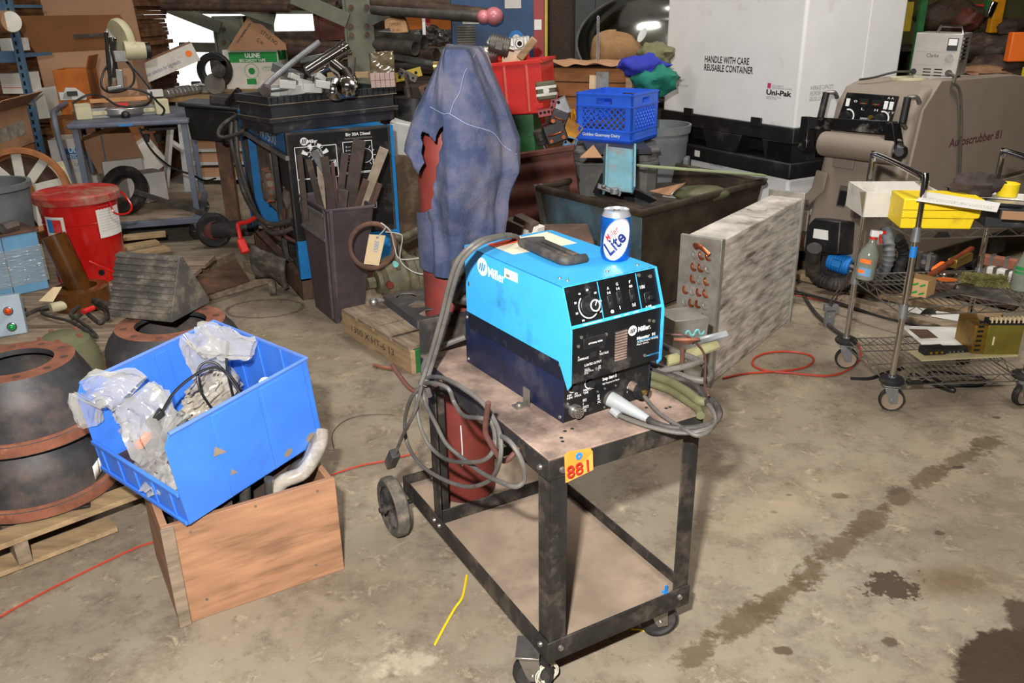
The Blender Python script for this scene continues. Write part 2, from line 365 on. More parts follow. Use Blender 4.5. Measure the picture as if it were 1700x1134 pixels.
def junk(kind, name, p, q, w, h, m, label, cat, up=(0, 1, 0), m2='steel'):
    """a shaped machine part lying from p to q"""
    p = Vector(p); q = Vector(q); d = q - p; L = d.length; d.normalize(); u = Vector(up); sd = d.cross(u).normalized(); u = sd.cross(d).normalized()
    A = Matrix((d, sd, u)).transposed().to_4x4(); A.translation = p; o = thing(name, label, cat, A); k = MB()
    if kind == 'battery':
        k.box(0, -w / 2, -h / 2, L, w / 2, h * .35); k.build('case', m, o, bev=.006); MB().box(-.004, -w / 2 - .004, h * .35, L + .004, w / 2 + .004, h / 2).build('lid', m, o, bev=.004)
        for x in (.2, .8): MB().cyl((L * x, -w * .3, -h / 2 - .012), (L * x, -w * .3, -h / 2), .012, .014, 14).build('terminal', m2, o)
        k = MB(); k.tube([(L * .15, 0, -h / 2), (L * .3, 0, -h / 2 - .03), (L * .7, 0, -h / 2 - .03), (L * .85, 0, -h / 2)], .006, 8); k.build('strap', m2, o)
    elif kind == 'motor':
        k.cyl((0, 0, 0), (L, 0, 0), w / 2, n=28); k.build('body', m, o, bev=.006)
        for i in range(7): x = L * (.12 + .12 * i); MB().ring((x, 0, 0), (x + L * .04, 0, 0), w * .58, w * .48, 28).build('cooling_rib', m, o)
        MB().cyl((L, 0, 0), (L + .035, 0, 0), w * .14, n=14).build('shaft', m2, o); MB().box(L * .3, -w * .2, -w * .68, L * .7, w * .2, -w * .4).build('terminal_box', m, o, bev=.004)
    elif kind == 'tray':
        t = .004; k.box(0, -w / 2, 0, L, w / 2, t).box(0, -w / 2, -h, L, -w / 2 + t, 0).box(0, w / 2 - t, -h, L, w / 2, 0).box(0, -w / 2, -h, t, w / 2, 0).box(L - t, -w / 2, -h, L, w / 2, 0); k.build('tray', m, o, bev=.002)
        MB().cyl((L * .2, 0, -.003), (L * .2, 0, 0), w * .1, n=16).build('hole', 'dark_hole', o)
    elif kind == 'angle':
        k.box(0, -w / 2, -h / 2, L, w / 2, -h / 2 + .006).box(0, w / 2 - .006, -h / 2, L, w / 2, h / 2); k.build('angle_bar', m, o, bev=.002)
        for i in (.2, .5, .8): MB().cyl((L * i, 0, -h / 2 - .001), (L * i, 0, -h / 2), w * .18, n=14).build('bolt_hole', 'dark_hole', o)
    elif kind == 'case':
        k.box(0, -w / 2, -h / 2, L, w / 2, h / 2); k.build('case', m, o, bev=.008)
        for x in (.3, .7): MB().box(L * x - .008, -w / 2 - .003, -h / 2 - .003, L * x + .008, w / 2 + .003, h / 2 + .003).build('band', m2, o)
        MB().cyl((L * .5, 0, -h / 2 - .004), (L * .5, 0, -h / 2), w * .16, n=16).build('knob', m2, o)
    elif kind == 'cast':
        k.box(0, -w / 2, -h * .3, L, w / 2, h * .3).cyl((L * .5, 0, -h * .6), (L * .5, 0, h * .5), w * .38, n=24); k.build('casting', m, o, bev=.006)
        for i in range(6): MB().box(L * (.05 + .16 * i), -w * .56, -h * .42, L * (.09 + .16 * i), w * .56, h * .3).build('fin', m, o, bev=.002)
        MB().cyl((L * .5, 0, -h * .62), (L * .5, 0, -h * .6), w * .2, n=20).build('bore', 'dark_hole', o)
    return o
def rot(z): return Matrix.Rotation(math.radians(z), 4, 'Z')
def place(p, yaw=0): return Matrix.Translation(Vector(p)) @ rot(yaw)
# ------------------------------------------------------------------ floor and shell
def floor_mat():
    m = bpy.data.materials.new('concrete'); m.use_nodes = True; nt = m.node_tree; N = nt.nodes; L = nt.links; b = N['Principled BSDF']
    tc = N.new('ShaderNodeTexCoord'); P = tc.outputs['Object']
    def nz(sc, det=6, rg=.62, dist=0):
        n = N.new('ShaderNodeTexNoise'); n.inputs['Scale'].default_value = sc; n.inputs['Detail'].default_value = det; n.inputs['Roughness'].default_value = rg
        n.inputs['Distortion'].default_value = dist; L.new(P, n.inputs['Vector']); return n.outputs[0]
    def rg(f, a, b_, c=0, d=1):
        r = N.new('ShaderNodeMapRange'); L.new(f, r.inputs[0]); r.inputs[1].default_value = a; r.inputs[2].default_value = b_; r.inputs[3].default_value = c; r.inputs[4].default_value = d; return r.outputs[0]
    def mix(f, a, c):
        x = N.new('ShaderNodeMix'); x.data_type = 'RGBA'; L.new(f, x.inputs[0])
        for s_, v in ((x.inputs[6], a), (x.inputs[7], c)):
            if isinstance(v, str): s_.default_value = lin(v)
            else: L.new(v, s_)
        return x.outputs[2]
    def mth(op, a, c):
        x = N.new('ShaderNodeMath'); x.operation = op
        for s_, v in ((x.inputs[0], a), (x.inputs[1], c)):
            if isinstance(v, (int, float)): s_.default_value = v
            else: L.new(v, s_)
        return x.outputs[0]
    col = mix(rg(nz(1.6), .35, .65), '#7f715e', '#9b8c76')
    col = mix(rg(nz(.55, 3), .42, .7), col, '#8c8373')
    col = mix(rg(nz(5.5, 8, .72), .46, .68), col, '#67594a')
    col = mix(rg(nz(2.3, 9, .75, .6), .58, .74, 0, .8), col, '#c0ae8e')
    col = mix(rg(nz(22, 6, .8), .58, .72, 0, .75), col, '#54473a')
    col = mix(rg(nz(11, 9, .78, .4), .56, .7, 0, .6), col, '#cbbb9b')
    col = mix(rg(nz(60, 3, .8), .66, .74, 0, .5), col, '#d4c6aa')
    warp = N.new('ShaderNodeTexNoise'); warp.inputs['Scale'].default_value = 7; warp.inputs['Detail'].default_value = 6; L.new(P, warp.inputs['Vector'])
    warp2 = N.new('ShaderNodeTexNoise'); warp2.inputs['Scale'].default_value = 28; warp2.inputs['Detail'].default_value = 6; warp2.inputs['Roughness'].default_value = .7; L.new(P, warp2.inputs['Vector'])
    wv = mth('ADD', mth('MULTIPLY', warp.outputs[0], .45), mth('MULTIPLY', warp2.outputs[0], .55))
    wet = None
    def stain(px, py, rx, ry, deg, h, soft=.45, amp=1.6, dens=1.0, ring=None, wetness=0):
        nonlocal col, wet
        c = G(px, py); mp = N.new('ShaderNodeMapping'); mp.vector_type = 'TEXTURE'
        mp.inputs['Location'].default_value = (c.x, c.y, 0); mp.inputs['Rotation'].default_value = (0, 0, math.radians(deg)); mp.inputs['Scale'].default_value = (rx, ry, 1000)
        L.new(P, mp.inputs[0]); ln = N.new('ShaderNodeVectorMath'); ln.operation = 'LENGTH'; L.new(mp.outputs[0], ln.inputs[0])
        d = mth('ADD', ln.outputs['Value'], mth('MULTIPLY', mth('SUBTRACT', wv, .5), amp))
        if ring: d = mth('MULTIPLY', mth('ABSOLUTE', mth('SUBTRACT', d, 1.0), 0), 1 / ring)
        f = rg(d, 1.0, 1.0 - soft, 0, dens); col = mix(f, col, h)
        if wetness: wet = f if wet is None else mth('MAXIMUM', wet, f)
    stain(1690, 1105, .21, .13, 30, '#36281a', .12, .9, .95, wetness=1)
    stain(1700, 1030, .05, .10, -20, '#3e3020', .3, 2.5, .9)
    for a_, b_2, c_2 in ((1475, 1065, .035), (1300, 1080, .03), (1560, 885, .02), (1310, 822, .012), (1655, 693, .02), (1620, 740, .02), (1395, 823, .03), (1285, 850, .012)): stain(a_, b_2, c_2, c_2 * .7, 0, '#4a3a28', .3, 2.6, .85)
    stain(1590, 965, .22, .12, 10, '#665138', .8, 1.2, .8)
    spt = ((1160, 1080), (1235, 1030), (1300, 985), (1345, 950), (1395, 905), (1440, 870), (1492, 828), (1545, 790), (1590, 765), (1640, 735))
    for i, (px, py) in enumerate(spt):
        a = G(*spt[max(i - 1, 0)]); c = G(*spt[min(i + 1, 9)])
        stain(px, py, .16 if i % 3 else .11, .045, math.degrees(math.atan2(c.y - a.y, c.x - a.x)), '#57462f', .4, 4.2, .8)
    stain(1475, 975, .08, .06, 20, '#3e3121', .2, 6.0, .95)
    stain(1485, 815, .05, .03, 20, '#4e4030', .5, 4.5, .8)
    stain(1590, 776, .04, .015, 5, '#33281b', .4, 1.0, .9)
    stain(690, 1100, .12, .05, 10, '#cdc0a4', .6, 4.5, .4)
    stain(1300, 840, .5, .12, 30, '#b19d7c', .9, 1.5, .35)
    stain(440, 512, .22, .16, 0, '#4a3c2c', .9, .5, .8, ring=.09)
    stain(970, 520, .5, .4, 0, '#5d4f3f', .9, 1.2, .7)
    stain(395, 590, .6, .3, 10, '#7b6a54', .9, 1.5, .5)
    L.new(col, b.inputs['Base Color'])
    r = rg(nz(3, 6), .3, .7, .72, .9)
    L.new(mth('SUBTRACT', r, mth('MULTIPLY', wet, .45)), b.inputs['Roughness'])
    bn = N.new('ShaderNodeBump'); bn.inputs['Strength'].default_value = .35; bn.inputs['Distance'].default_value = .004; L.new(nz(26, 8, .75), bn.inputs['Height']); L.new(bn.outputs[0], b.inputs['Normal'])
    M['concrete'] = m
floor_mat()
struct('floor', MB().box(-9, -3, -.1, 10, 14, 0), 'concrete', sm=0)
struct('ceiling', MB().box(-9, -3, 5.5, 10, 14, 5.6), mat('ceiling_paint', '#8c8676', .9), sm=0)
struct('wall_left', MB().box(-9.1, -3, 0, -9, 14, 5.5), 'wall_brown', sm=0)
struct('wall_right', MB().box(10, -3, 0, 10.1, 14, 5.5), mat('wall_olive', '#4a4522', .85, var=.3, sc=2), sm=0)
struct('wall_front', MB().box(-9, -3.1, 0, 10, -3, 5.5), mat('wall_pale', '#9a9484', .9), sm=0)
BW = 13.0; ox0 = D(225, 50, BW).x; ox1 = D(540, 50, BW).x
struct('wall_back', MB().box(-9, BW, 0, ox0, BW + .2, 5.5).box(ox1, BW, 0, 10, BW + .2, 5.5).box(ox0, BW, 0, ox1, BW + .2, .45).box(ox0, BW, 3.2, ox1, BW + .2, 5.5), 'wall_brown', sm=0)
tr = MB()
for x in (ox0, ox1): tr.box(x - .06, BW - .03, .45, x + .06, BW + .23, 3.2)
struct('trim_1', tr, 'rack_green', sm=0)

# ------------------------------------------------------------------ welding cart
CYAW = 29.2; CW, CLN, CT = .44, .905, .694
CART = place((.076, 1.592, 0), CYAW); CINV = CART.inverted()
def CXP(px, py, xc):
    """where the sight line of a photo point meets the cart's plane x = xc, in cart coordinates"""
    o = CINV @ Vector((0, 0, CAMZ)); d = CINV.to_3x3() @ ray(px, py); t = (xc - o.x) / d.x; return o + d * t
def CZP(px, py, z): return CINV @ G(px, py, z)
def plane_hit(X, px, py, axis=1, val=0.0):
    I = X.inverted(); o = I @ Vector((0, 0, CAMZ)); d = I.to_3x3() @ ray(px, py); t = (val - o[axis]) / d[axis]; return o + d * t
def holeplate(mb, cells, z0, z1, n=24):
    """cells: (x0,y0,x1,y1,cx,cy,r) rectangles each with a round hole; the slab lies in x,y"""
    for x0, y0, x1, y1, cx, cy, r in cells:
        for z, nrm in ((z1, 1), (z0, -1)):
            A = []; B = []
            for i in range(n):
                a = 2 * math.pi * i / n; c, s = math.cos(a), math.sin(a); A.append(mb.v((cx + r * c, cy + r * s, z)))
                tx = ((x1 if c > 0 else x0) - cx) / c if abs(c) > 1e-6 else 1e9; ty = ((y1 if s > 0 else y0) - cy) / s if abs(s) > 1e-6 else 1e9; t = min(tx, ty)
                B.append(mb.v((cx + c * t, cy + s * t, z)))
            for i in range(n): mb.face([A[i], A[(i + 1) % n], B[(i + 1) % n], B[i]])
            for (X, Y) in ((x0, y0), (x1, y0), (x1, y1), (x0, y1)):
                k = min(range(n), key=lambda i: (0 if True else 1, abs(math.atan2(Y - cy, X - cx) % (2 * math.pi) - 2 * math.pi * (i + .5) / n)))
                mb.face([B[k], B[(k + 1) % n], mb.v((X, Y, z))])
            if z == z1: top = A
            else:
                for i in range(n): mb.face([top[i], top[(i + 1) % n], A[(i + 1) % n], A[i]])
        mb_edges = ((x0, y0, x1, y0), (x1, y0, x1, y1), (x1, y1, x0, y1), (x0, y1, x0, y0))
        for a, b_, c, d in mb_edges: mb.face([mb.v((a, b_, z0)), mb.v((c, d, z0)), mb.v((c, d, z1)), mb.v((a, b_, z1))])
cart = thing('welding_cart', 'black steel two-shelf welding cart standing on casters in the foreground', 'cart', CART)
zb, zs, zk, zt = .13, .19, .64, .695
t_ = .004
def bolt(mb, x, y, z, ax='y', r=.008):
    d = {'y': (0, -.006, 0), 'x': (-.006, 0, 0), 'z': (0, 0, .006), 'X': (.006, 0, 0), 'Y': (0, .006, 0)}[ax]
    mb.cyl((x, y, z), (x + d[0], y + d[1], z + d[2]), r, r * .8, 10)
MB().box(.002, .002, .148, CW - .002, CLN - .002, .155).build('bottom_shelf', 'cart_shelf', cart)
fr = MB(); fr.box(0, 0, zb, CW, t_, zs).box(0, CLN - t_, zb, CW, CLN, zs).box(0, t_, zb, t_, CLN - t_, zs).box(CW - t_, t_, zb, CW, CLN - t_, zs)
fr.box(t_, .635, .155, CW - t_, .639, zs + .012).box(t_, .639, .155, CW - t_, .665, .159)
fr.build('shelf_rail', 'black_steel', cart, bev=.0015)
MB().box(0, 0, zt - .005, CW, CT, zt).build('top_shelf', 'cart_top', cart, bev=.002)
tk = MB(); tk.box(0, 0, zk, CW, t_, zt - .004).box(0, CT - t_, zk, CW, CT, zt - .004).box(0, t_, zk, t_, CT - t_, zt - .004).box(CW - t_, t_, zk, CW, CT - t_, zt - .004)
tk.build('top_rail', 'black_steel', cart, bev=.0015)
for x, y, sx, sy in ((.005, .005, 1, 1), (CW - .005, .005, -1, 1), (.005, CT - .03, 1, -1), (CW - .005, CT - .03, -1, -1)):
    l = MB(); xx, yy = x + sx * .048, y + sy * .048
    l.box(min(x, xx), min(y, y + sy * .004), .156, max(x, xx), max(y, y + sy * .004), zt - .006)
    l.box(min(x, x + sx * .004), min(y, yy), .156, max(x, x + sx * .004), max(y, yy), zt - .006)
    l.build('leg', 'black_steel', cart, bev=.0012)
bo = MB()
for z in (.165, .66):
    bolt(bo, .035, 0, z, 'y'); bolt(bo, CW - .035, 0, z, 'y'); bolt(bo, 0, .035, z, 'x'); bolt(bo, 0, .62, z, 'x')
bolt(bo, CW - .03, .03, .155, 'z', .009); bolt(bo, 0, .655, .165, 'x')
bo.buildn('bolt', 'steel', cart)
hl = MB()
for px, py in ((938, 716), (932, 727), (934, 733), (1106, 678), (1112, 676), (1073, 677), (950, 712)):
    p = CZP(px, py, zt); hl.cyl((p.x, p.y, zt - .001), (p.x, p.y, zt + .0006), .0045, n=12)
hl.buildn('drilled_hole', 'dark_hole', cart)
br = MB(); p = CZP(862, 675, zt); br.box(p.x - .015, p.y - .015, zt, p.x + .022, p.y + .012, zt + .004).box(p.x + .018, p.y - .015, zt, p.x + .022, p.y + .012, zt + .045); bolt(br, p.x, p.y, zt + .004, 'z', .009)
br.build('hold_down_bracket', 'screw', cart)
MB().box(CW - .055, .035, .156, CW - .04, .05, .1565).box(CW - .052, .0385, .1565, CW - .043, .04, .18).build('tape', 'cyan_tape', cart)
hk = MB(); hk.tube([(0, .55, .668), (-.05, .55, .655), (-.085, .552, .662), (-.11, .556, .695), (-.135, .56, .745)], .0065, 10).build('cable_hook', 'copper_hook', cart)
q = CXP(811, 668, -.09); q2 = CXP(806, 725, -.09)
hk = MB(); hk.tube([(0, q2.y + .01, .66), (-.045, q2.y, .645), (-.08, q2.y, q2.z - .015), (-.09, q2.y, q2.z + .02), q], .0065, 10).build('cable_hook', 'copper_hook', cart)
hk = MB(); p = CZP(1131, 612, .69); hk.tube([(CW, p.y, .66), (p.x - .02, p.y, .655), (p.x, p.y, .67), (p.x, p.y, .75)], .0065, 10).build('cable_hook', 'copper_hook', cart)
# rod holder tray behind the table
rk = MB(); r0 = CZP(691, 540, .8); yl = (.69, .95); xs = (-.005, .118)
ys = [.69, .775, .86, .95]
holeplate(rk, [(xs[0], ys[i], xs[1], ys[i + 1], .054, (ys[i] + ys[i + 1]) / 2, .031) for i in range(3)], .797, .801)
rk.box(xs[0], .69, .775, xs[0] + .004, .95, .797).box(xs[0], .946, .775, xs[1], .95, .797).box(xs[1], .69, .797, xs[1] + .05, .95, .801)
rk.build('rod_tray', 'dusty_black', cart, sm=30)
MB().box(0, .687, .66, .34, .691, .801).build('back_plate', 'black_steel', cart, bev=.001)
kb = MB(); kb.cyl((xs[0], .945, .787), (xs[0] - .02, .945, .787), .006).sphere((xs[0] - .032, .945, .787), .014); kb.build('knob', 'steel', cart)
def big_wheel(x, y, s):
    w = MB(); A = T(x, y, .1) @ R('Y', 90)
    w.lathe([(.072, -.018), (.092, -.022), (.1, -.014), (.102, 0), (.1, .014), (.092, .022), (.072, .018)], 40, A)
    t = w.build('rear_wheel', 'dusty_rubber', cart)
    h = MB(); h.lathe([(0, -.012), (.018, -.012), (.02, -.006), (.06, -.004), (.073, -.014), (.074, .014), (.06, .004), (.02, .006), (.018, .012), (0, .012)], 40, A)
    for i in range(24):
        a = i * 15; h.box(.02, -.0015, -.012 * 1, .068, .0015, .012, A @ R('Z', a) @ R('X', 12))
    h.cyl((x - s * .03, y, .1), (x + s * .05, y, .1), .009); h.cyl((x + s * .03, y, .1), (x + s * .038, y, .1), .016)
    h.build('hub', 'dusty_black', t)
big_wheel(-.045, .885, -1); big_wheel(CW + .045, .885, 1)
MB().cyl((-.05, .885, .1), (CW + .05, .885, .1), .008).box(.02, .87, .1, .05, .9, .13).box(CW - .05, .87, .1, CW - .02, .9, .13).build('axle', 'black_steel', cart)
def caster(par, x, y, z, r, w, yaw, wm='rubber', fm='steel', top=.13, disc='dusty_black', brake=False):
    A = T(x, y, 0) @ rot(yaw)
    c = MB(A); c.box(-.03, -.04, top - .005, .03, .04, top); c.cyl((0, 0, top - .02), (0, 0, top - .004), .022)
    for s in (-1, 1):
        c.prism([(-.025, top - .018), (.028, top - .018), (.035 * .6 + .012, z - .012), (.006, z - .014), (-.004, z + .0)], s * w * .62 - .0015, s * w * .62 + .0015)
    c.cyl((.012, -w * .8, z), (.012, w * .8, z), .007)
    if brake: c.box(-.05, -w * .9, z + .0, .075, w * .9, z + .006, R('Y', 10))
    f = c.build('caster', fm, par, bev=.001)
    ww = MB(A @ T(.012, 0, z) @ R('X', 90)); k = w / 2
    ww.lathe([(r * .82, -k), (r * .95, -k), (r, -k * .5), (r, k * .5), (r * .95, k), (r * .82, k)], 32)
    t = ww.build('tyre', wm, f)
    d = MB(A @ T(.012, 0, z) @ R('X', 90)); d.lathe([(0, -k * .9), (r * .25, -k * .9), (r * .3, -k * .6), (r * .7, -k * .6), (r * .83, -k * .95), (r * .83, k * .95), (r * .7, k * .6), (r * .3, k * .6), (r * .25, k * .9), (0, k * .9)], 32)
    d.build('wheel_disc', disc, f); return f
caster(cart, -.012, .075, .052, .052, .03, -35); caster(cart, CW - .055, .07, .052, .052, .03, -20)
st = MB()
for k in range(5):
    st.tube([(.025 + .03 * math.cos(a) + random.uniform(-.006, .006), .045 + random.uniform(-.006, .004), .055 + .028 * math.sin(a) + random.uniform(-.006, .006)) for a in [i * .9 + k for i in range(8)]], .0016, 5)
st.build('string', mat('string', '#cfc6b2', .8), cart)

tg = MB(); gA = CZP(937, 757, zk + .04)
pt = [(937, 757), (942, 750), (980, 744), (984, 750), (985, 778), (937, 800)]
def cy_hit(px, py, yy): return plane_hit(CART, px, py, 1, yy)
pp = [cy_hit(px, py, -.004 - .004 * i) for i, (px, py) in enumerate(pt[:4])] + [cy_hit(985, 780, -.03), cy_hit(939, 802, -.018)]
g = MB(); vs = [g.v(q) for q in pp]; g.face(vs)
o = single('price_tag', g, 'orange_tag', 'orange paper tag with red handwritten 881 taped at the cart top corner', 'tag', X=CART, solid=.0006, sm=0)
c0 = cy_hit(961, 757, -.0175)
MB().ring(c0, c0 + Vector((0, -.0008, 0)), .009, .003, 20).build('eyelet', 'cyan_tape', o)
q = cy_hit(941, 795, -.026); q2 = cy_hit(979, 781, -.030)
txt('881', 'red_ink', o, basis(q, q2 - q, (0, .0, 1)) @ T(0, -.002, 0), (q2 - q).length * .95, .032, bold=.01)

# ------------------------------------------------------------------ gas cylinder and denim cover
TC = CART @ Vector((.168, .783, 0)); tz0 = .156
tank = thing('gas_cylinder', 'dark red gas cylinder standing on the back of the welding cart', 'cylinder', Matrix.Translation((TC.x, TC.y, tz0)))
b = MB(); rr = .098
b.lathe([(0, 0), (rr * .9, 0), (rr, .01), (rr, .15), (rr * 1.0, 1.05), (rr * .95, 1.12), (rr * .75, 1.19), (rr * .45, 1.235), (rr * .36, 1.26), (rr * .36, 1.29), (0, 1.29)], 48).build('body', 'red_tank', tank)
MB().cyl((0, 0, 1.28), (0, 0, 1.34), .02).cyl((-.04, 0, 1.31), (.04, 0, 1.31), .012).build('valve', 'brass', tank)
wl = MB(); wl.tube([(.0, -rr - .001, .28), (.002, -rr - .0012, .2), (0, -rr - .001, .14)], .0016, 5).build('paint_drip', 'white_ink', tank)
cv = MB(); NZ = 46
ztop = D(775, 74, TC.y).z
outL = [(72, 750), (90, 735), (130, 716), (170, 697), (205, 682), (240, 672), (285, 700), (330, 704), (380, 704), (437, 702)]
outR = [(72, 792), (90, 806), (130, 824), (180, 846), (230, 864), (280, 864), (330, 846), (380, 838), (437, 830)]
def interp(tab, y):
    for (a, x0), (c, x1) in zip(tab[:-1], tab[1:]):
        if y <= c: return x0 + (x1 - x0) * max(0, (y - a)) / (c - a)
    return tab[-1][1]
def cover(u, w):
    if w < .12: # crown
        k = w / .12; ypx = 74 + 4 * k * k
    else: k = 1; ypx = 78 + (439 - 78) * (w - .12) / .88
    a = 2 * math.pi * u - math.pi / 2 # u=0 faces the camera
    side = math.cos(a)
    # hem length varies round the tank
    xl, xr = interp(outL, ypx), interp(outR, ypx)
    pl, pr = D(xl, ypx, TC.y), D(xr, ypx, TC.y)
    r_r = pr.x - TC.x; r_l = TC.x - pl.x
    rr_ = (r_r if side > 0 else r_l)
    front = .125 + .05 * math.sin(min(1, w * 1.2) * 3.0)
    x = rr_ * side * k; y = front * math.sin(a) * k
    z = pl.z * (1 - (side + 1) / 2) + pr.z * (side + 1) / 2
    # folds
    fo = .018 * math.sin(a * 5 + w * 4) * min(1, w * 2) + .008 * math.sin(a * 9 + 1.3 - w * 6) * min(1, w * 1.5)
    nn = noise.noise(Vector((math.cos(a) * 2, math.sin(a) * 2, w * 4))) * .022 + noise.noise(Vector((math.cos(a) * 5, math.sin(a) * 5, w * 11))) * .008
    L_ = math.hypot(x, y) or 1e-4; x += x / L_ * (fo * .6 + nn) * (0 if abs(side) > .93 else 1); y += y / L_ * (fo + nn)
    L_ = math.hypot(x, y)
    rm_ = .108 * min(1, max(0, (w - .5) / .15))
    if L_ < rm_: x *= rm_ / L_; y *= rm_ / L_
    return (TC.x + x, TC.y + y - .0, z)
def inpoly(x, y, P):
    c = False; j = len(P) - 1
    for i in range(len(P)):
        if (P[i][1] > y) != (P[j][1] > y) and x < (P[j][0] - P[i][0]) * (y - P[i][1]) / (P[j][1] - P[i][1]) + P[i][0]: c = not c
        j = i
    return c
HOLE = [(700, 217), (713, 222), (722, 236), (727, 214), (735, 207), (733, 240), (726, 275), (720, 310), (716, 345), (703, 352), (640, 352), (640, 250), (668, 246), (680, 262), (691, 291), (698, 282), (703, 272)]
def picpt(p):
    d = Vector(p) - Vector((0, 0, CAMZ)); zz = d.dot(FWD); return 850 + FPX * d.dot(RIGHT) / zz, 567 - FPX * d.dot(UP) / zz
def torn(u, w):
    if 60 < (u * 360) % 360 < 215: return False
    x, y = picpt(cover(u, w)); return inpoly(x + 1.2 * math.sin(y * .23), y, HOLE)
cv.grid(cover, 300, 280, wrap=True, skip=torn)
covero = cv.build('cylinder_cover', 'denim', None, sm=60, solid=.002)
tag(covero, 'worn blue denim cloth cover draped over the red gas cylinder', 'cover')
def cover_near(ptpx):
    pts = []
    for px, py in ptpx:
        best = None; bd = 1e9
        for j in range(12, 101, 2):
            for i in range(-24, 25):
                p = Vector(cover((i / 96) % 1, j / 100)); x, y = picpt(p)
                e = (x - px) ** 2 + (y - py) ** 2
                if e < bd: bd = e; best = p
        pts.append(best + (Vector((0, 0, CAMZ)) - best).normalized() * .006)
    return pts
sm_ = MB(); sm_.tube(cover_near([(790, 90), (775, 120), (762, 150), (755, 172), (750, 192)]), .0009, 5); sm_.build('seam', 'thread', covero)
sm_ = MB(); sm_.tube(cover_near([(715, 175), (735, 190), (750, 192), (780, 204), (815, 220), (838, 240), (858, 256)]), .0009, 5); sm_.build('seam', 'thread', covero)

# ------------------------------------------------------------------ arc starter box (under the welder)
WX = CART @ place((.119, .128, zt), 3.3)
WW, WL, BH = .266, .455, .108
stt = thing('arc_starter', 'dark navy high frequency arc starter box lying under the blue welding machine', 'arc starter', WX)
MB().box(0.002, 0, 0, WW - .002, WL, BH).build('chassis', 'black_face', stt, bev=.002)
sp = MB(); sp.prism([(0, 0), (WL, 0), (WL, .150), (WL * .45, .156), (0, .160)], -.0035, 0, R('Z', 90) @ T(0, 0, 0)); sp.X = Matrix.Identity(4)
sp.build('side_panel', 'navy', stt, bev=.0008)
sp = MB(); sp.prism([(0, 0), (WL, 0), (WL, .150), (0, .160)], -WW - .001, -WW + .0025, R('Z', 90)); sp.build('side_panel', 'navy', stt, bev=.0008)
sc_ = MB()
for y, z in ((.012, .147), (.012, .012), (WL - .012, .012), (WL - .012, .135)): sc_.cyl((-.0, y, z), (-.003, y, z), .005, .004, 10)
sc_.buildn('screw', 'screw', stt)
FR = Matrix.Identity(4)
def sf(px, py, y=0.0): return plane_hit(WX, px, py, 1, y)
def disc(mb, c, r, h=.002, n=24): mb.cyl((c.x, c.y, c.z), (c.x, c.y - h, c.z), r, n=n)
# knobs
for px, py in ((951, 642), (979, 635)):
    c = sf(px, py, 0); k = MB(); k.cyl(c, c + Vector((0, -.012, 0)), .0095, .008, 18)
    for i in range(9): k.box(.0075, -.0008, 0, .0095, .0008, .01, T(c.x, c.y, c.z) @ R('X', 90) @ R('Z', i * 40))
    k.build('knob', 'black_plastic', stt)
    w = MB(); A = T(c.x, c.y - .0008, c.z) @ R('X', 90); w.lathe([(.0135, 0), (.0155, 0)], 20, A, a0=120, a1=330); w.build('dial_scale', 'white_ink', stt)
c = sf(953, 681); sk = MB(); sk.cyl(c, c + Vector((0, -.022, 0)), .0135, n=28).cyl(c, c + Vector((0, -.008, 0)), .0165, n=28); so = sk.build('multi_pin_socket', 'steel', stt)
pn = MB()
for i in range(12):
    a = i * 30 * (1 if i < 8 else 1); r = .009 if i < 8 else .004; a = i * 45 if i < 8 else i * 90
    pn.cyl((c.x + r * math.cos(math.radians(a)), c.y - .022, c.z + r * math.sin(math.radians(a))), (c.x + r * math.cos(math.radians(a)), c.y - .0225, c.z + r * math.sin(math.radians(a))), .0016, n=8)
pn.buildn('pin', 'dark_hole', so)
c = sf(1013, 662); MB().cyl(c, c + Vector((0, -.018, 0)), .021, n=28).ring(c + Vector((0, -.018, 0)), c + Vector((0, -.024, 0)), .021, .014, 28).build('output_socket', 'dusty_black', stt)
cg = sf(1048, 640); cg2 = cg + Vector((0, -.03, 0))
k = MB(); k.cyl(cg + Vector((-.0, 0, 0)), cg2, .012, n=20); k.build('cord_stem', 'cart_top', stt)
c = sf(1063, 650); MB().cyl(c, c + Vector((0, -.012, 0)), .019, n=28).build('output_socket', 'dusty_black', stt)
MB().ring(c + Vector((0, -.012, 0)), c + Vector((0, -.0135, 0)), .014, .008, 24).build('brass_ring', 'brass', stt)
def ftxt(s, m, par, X0, px, py, wpx, hpx, y=0.0, **k):
    a = plane_hit(X0, px, py, 1, y); b_ = plane_hit(X0, px + wpx, py - wpx * .27, 1, y); c_ = plane_hit(X0, px, py - hpx, 1, y)
    return txt(s, m, par, T(a.x, a.y, a.z), abs(b_.x - a.x), abs(c_.z - a.z), **k)
ftxt('Snap Start II', 'white_ink', stt, WX, 1000, 634, 23, 7, bold=.02, name='lettering')
ftxt('High Frequency Arc Starter', 'white_ink', stt, WX, 1000, 640, 28, 4)
ftxt('100   50\nMIN  MAX', 'white_ink', stt, WX, 941, 664, 24, 8); ftxt('PREFLOW\nTIME', 'white_ink', stt, WX, 968, 655, 18, 8)
ftxt('REMOTE\n14\nCONTACTOR\nOUTPUT', 'white_ink', stt, WX, 967, 685, 10, 22); ftxt('WORK\n+', 'white_ink', stt, WX, 1040, 653, 9, 12); ftxt('E\n4\nX', 'white_ink', stt, WX, 991, 670, 6, 14)
sc_ = MB()
for px, py in ((992, 650), (1004, 645), (1022, 640), (1003, 676), (942, 670)):
    c = sf(px, py); sc_.cyl(c, c + Vector((0, -.002, 0)), .0028, n=10)
sc_.buildn('screw', 'screw', stt)

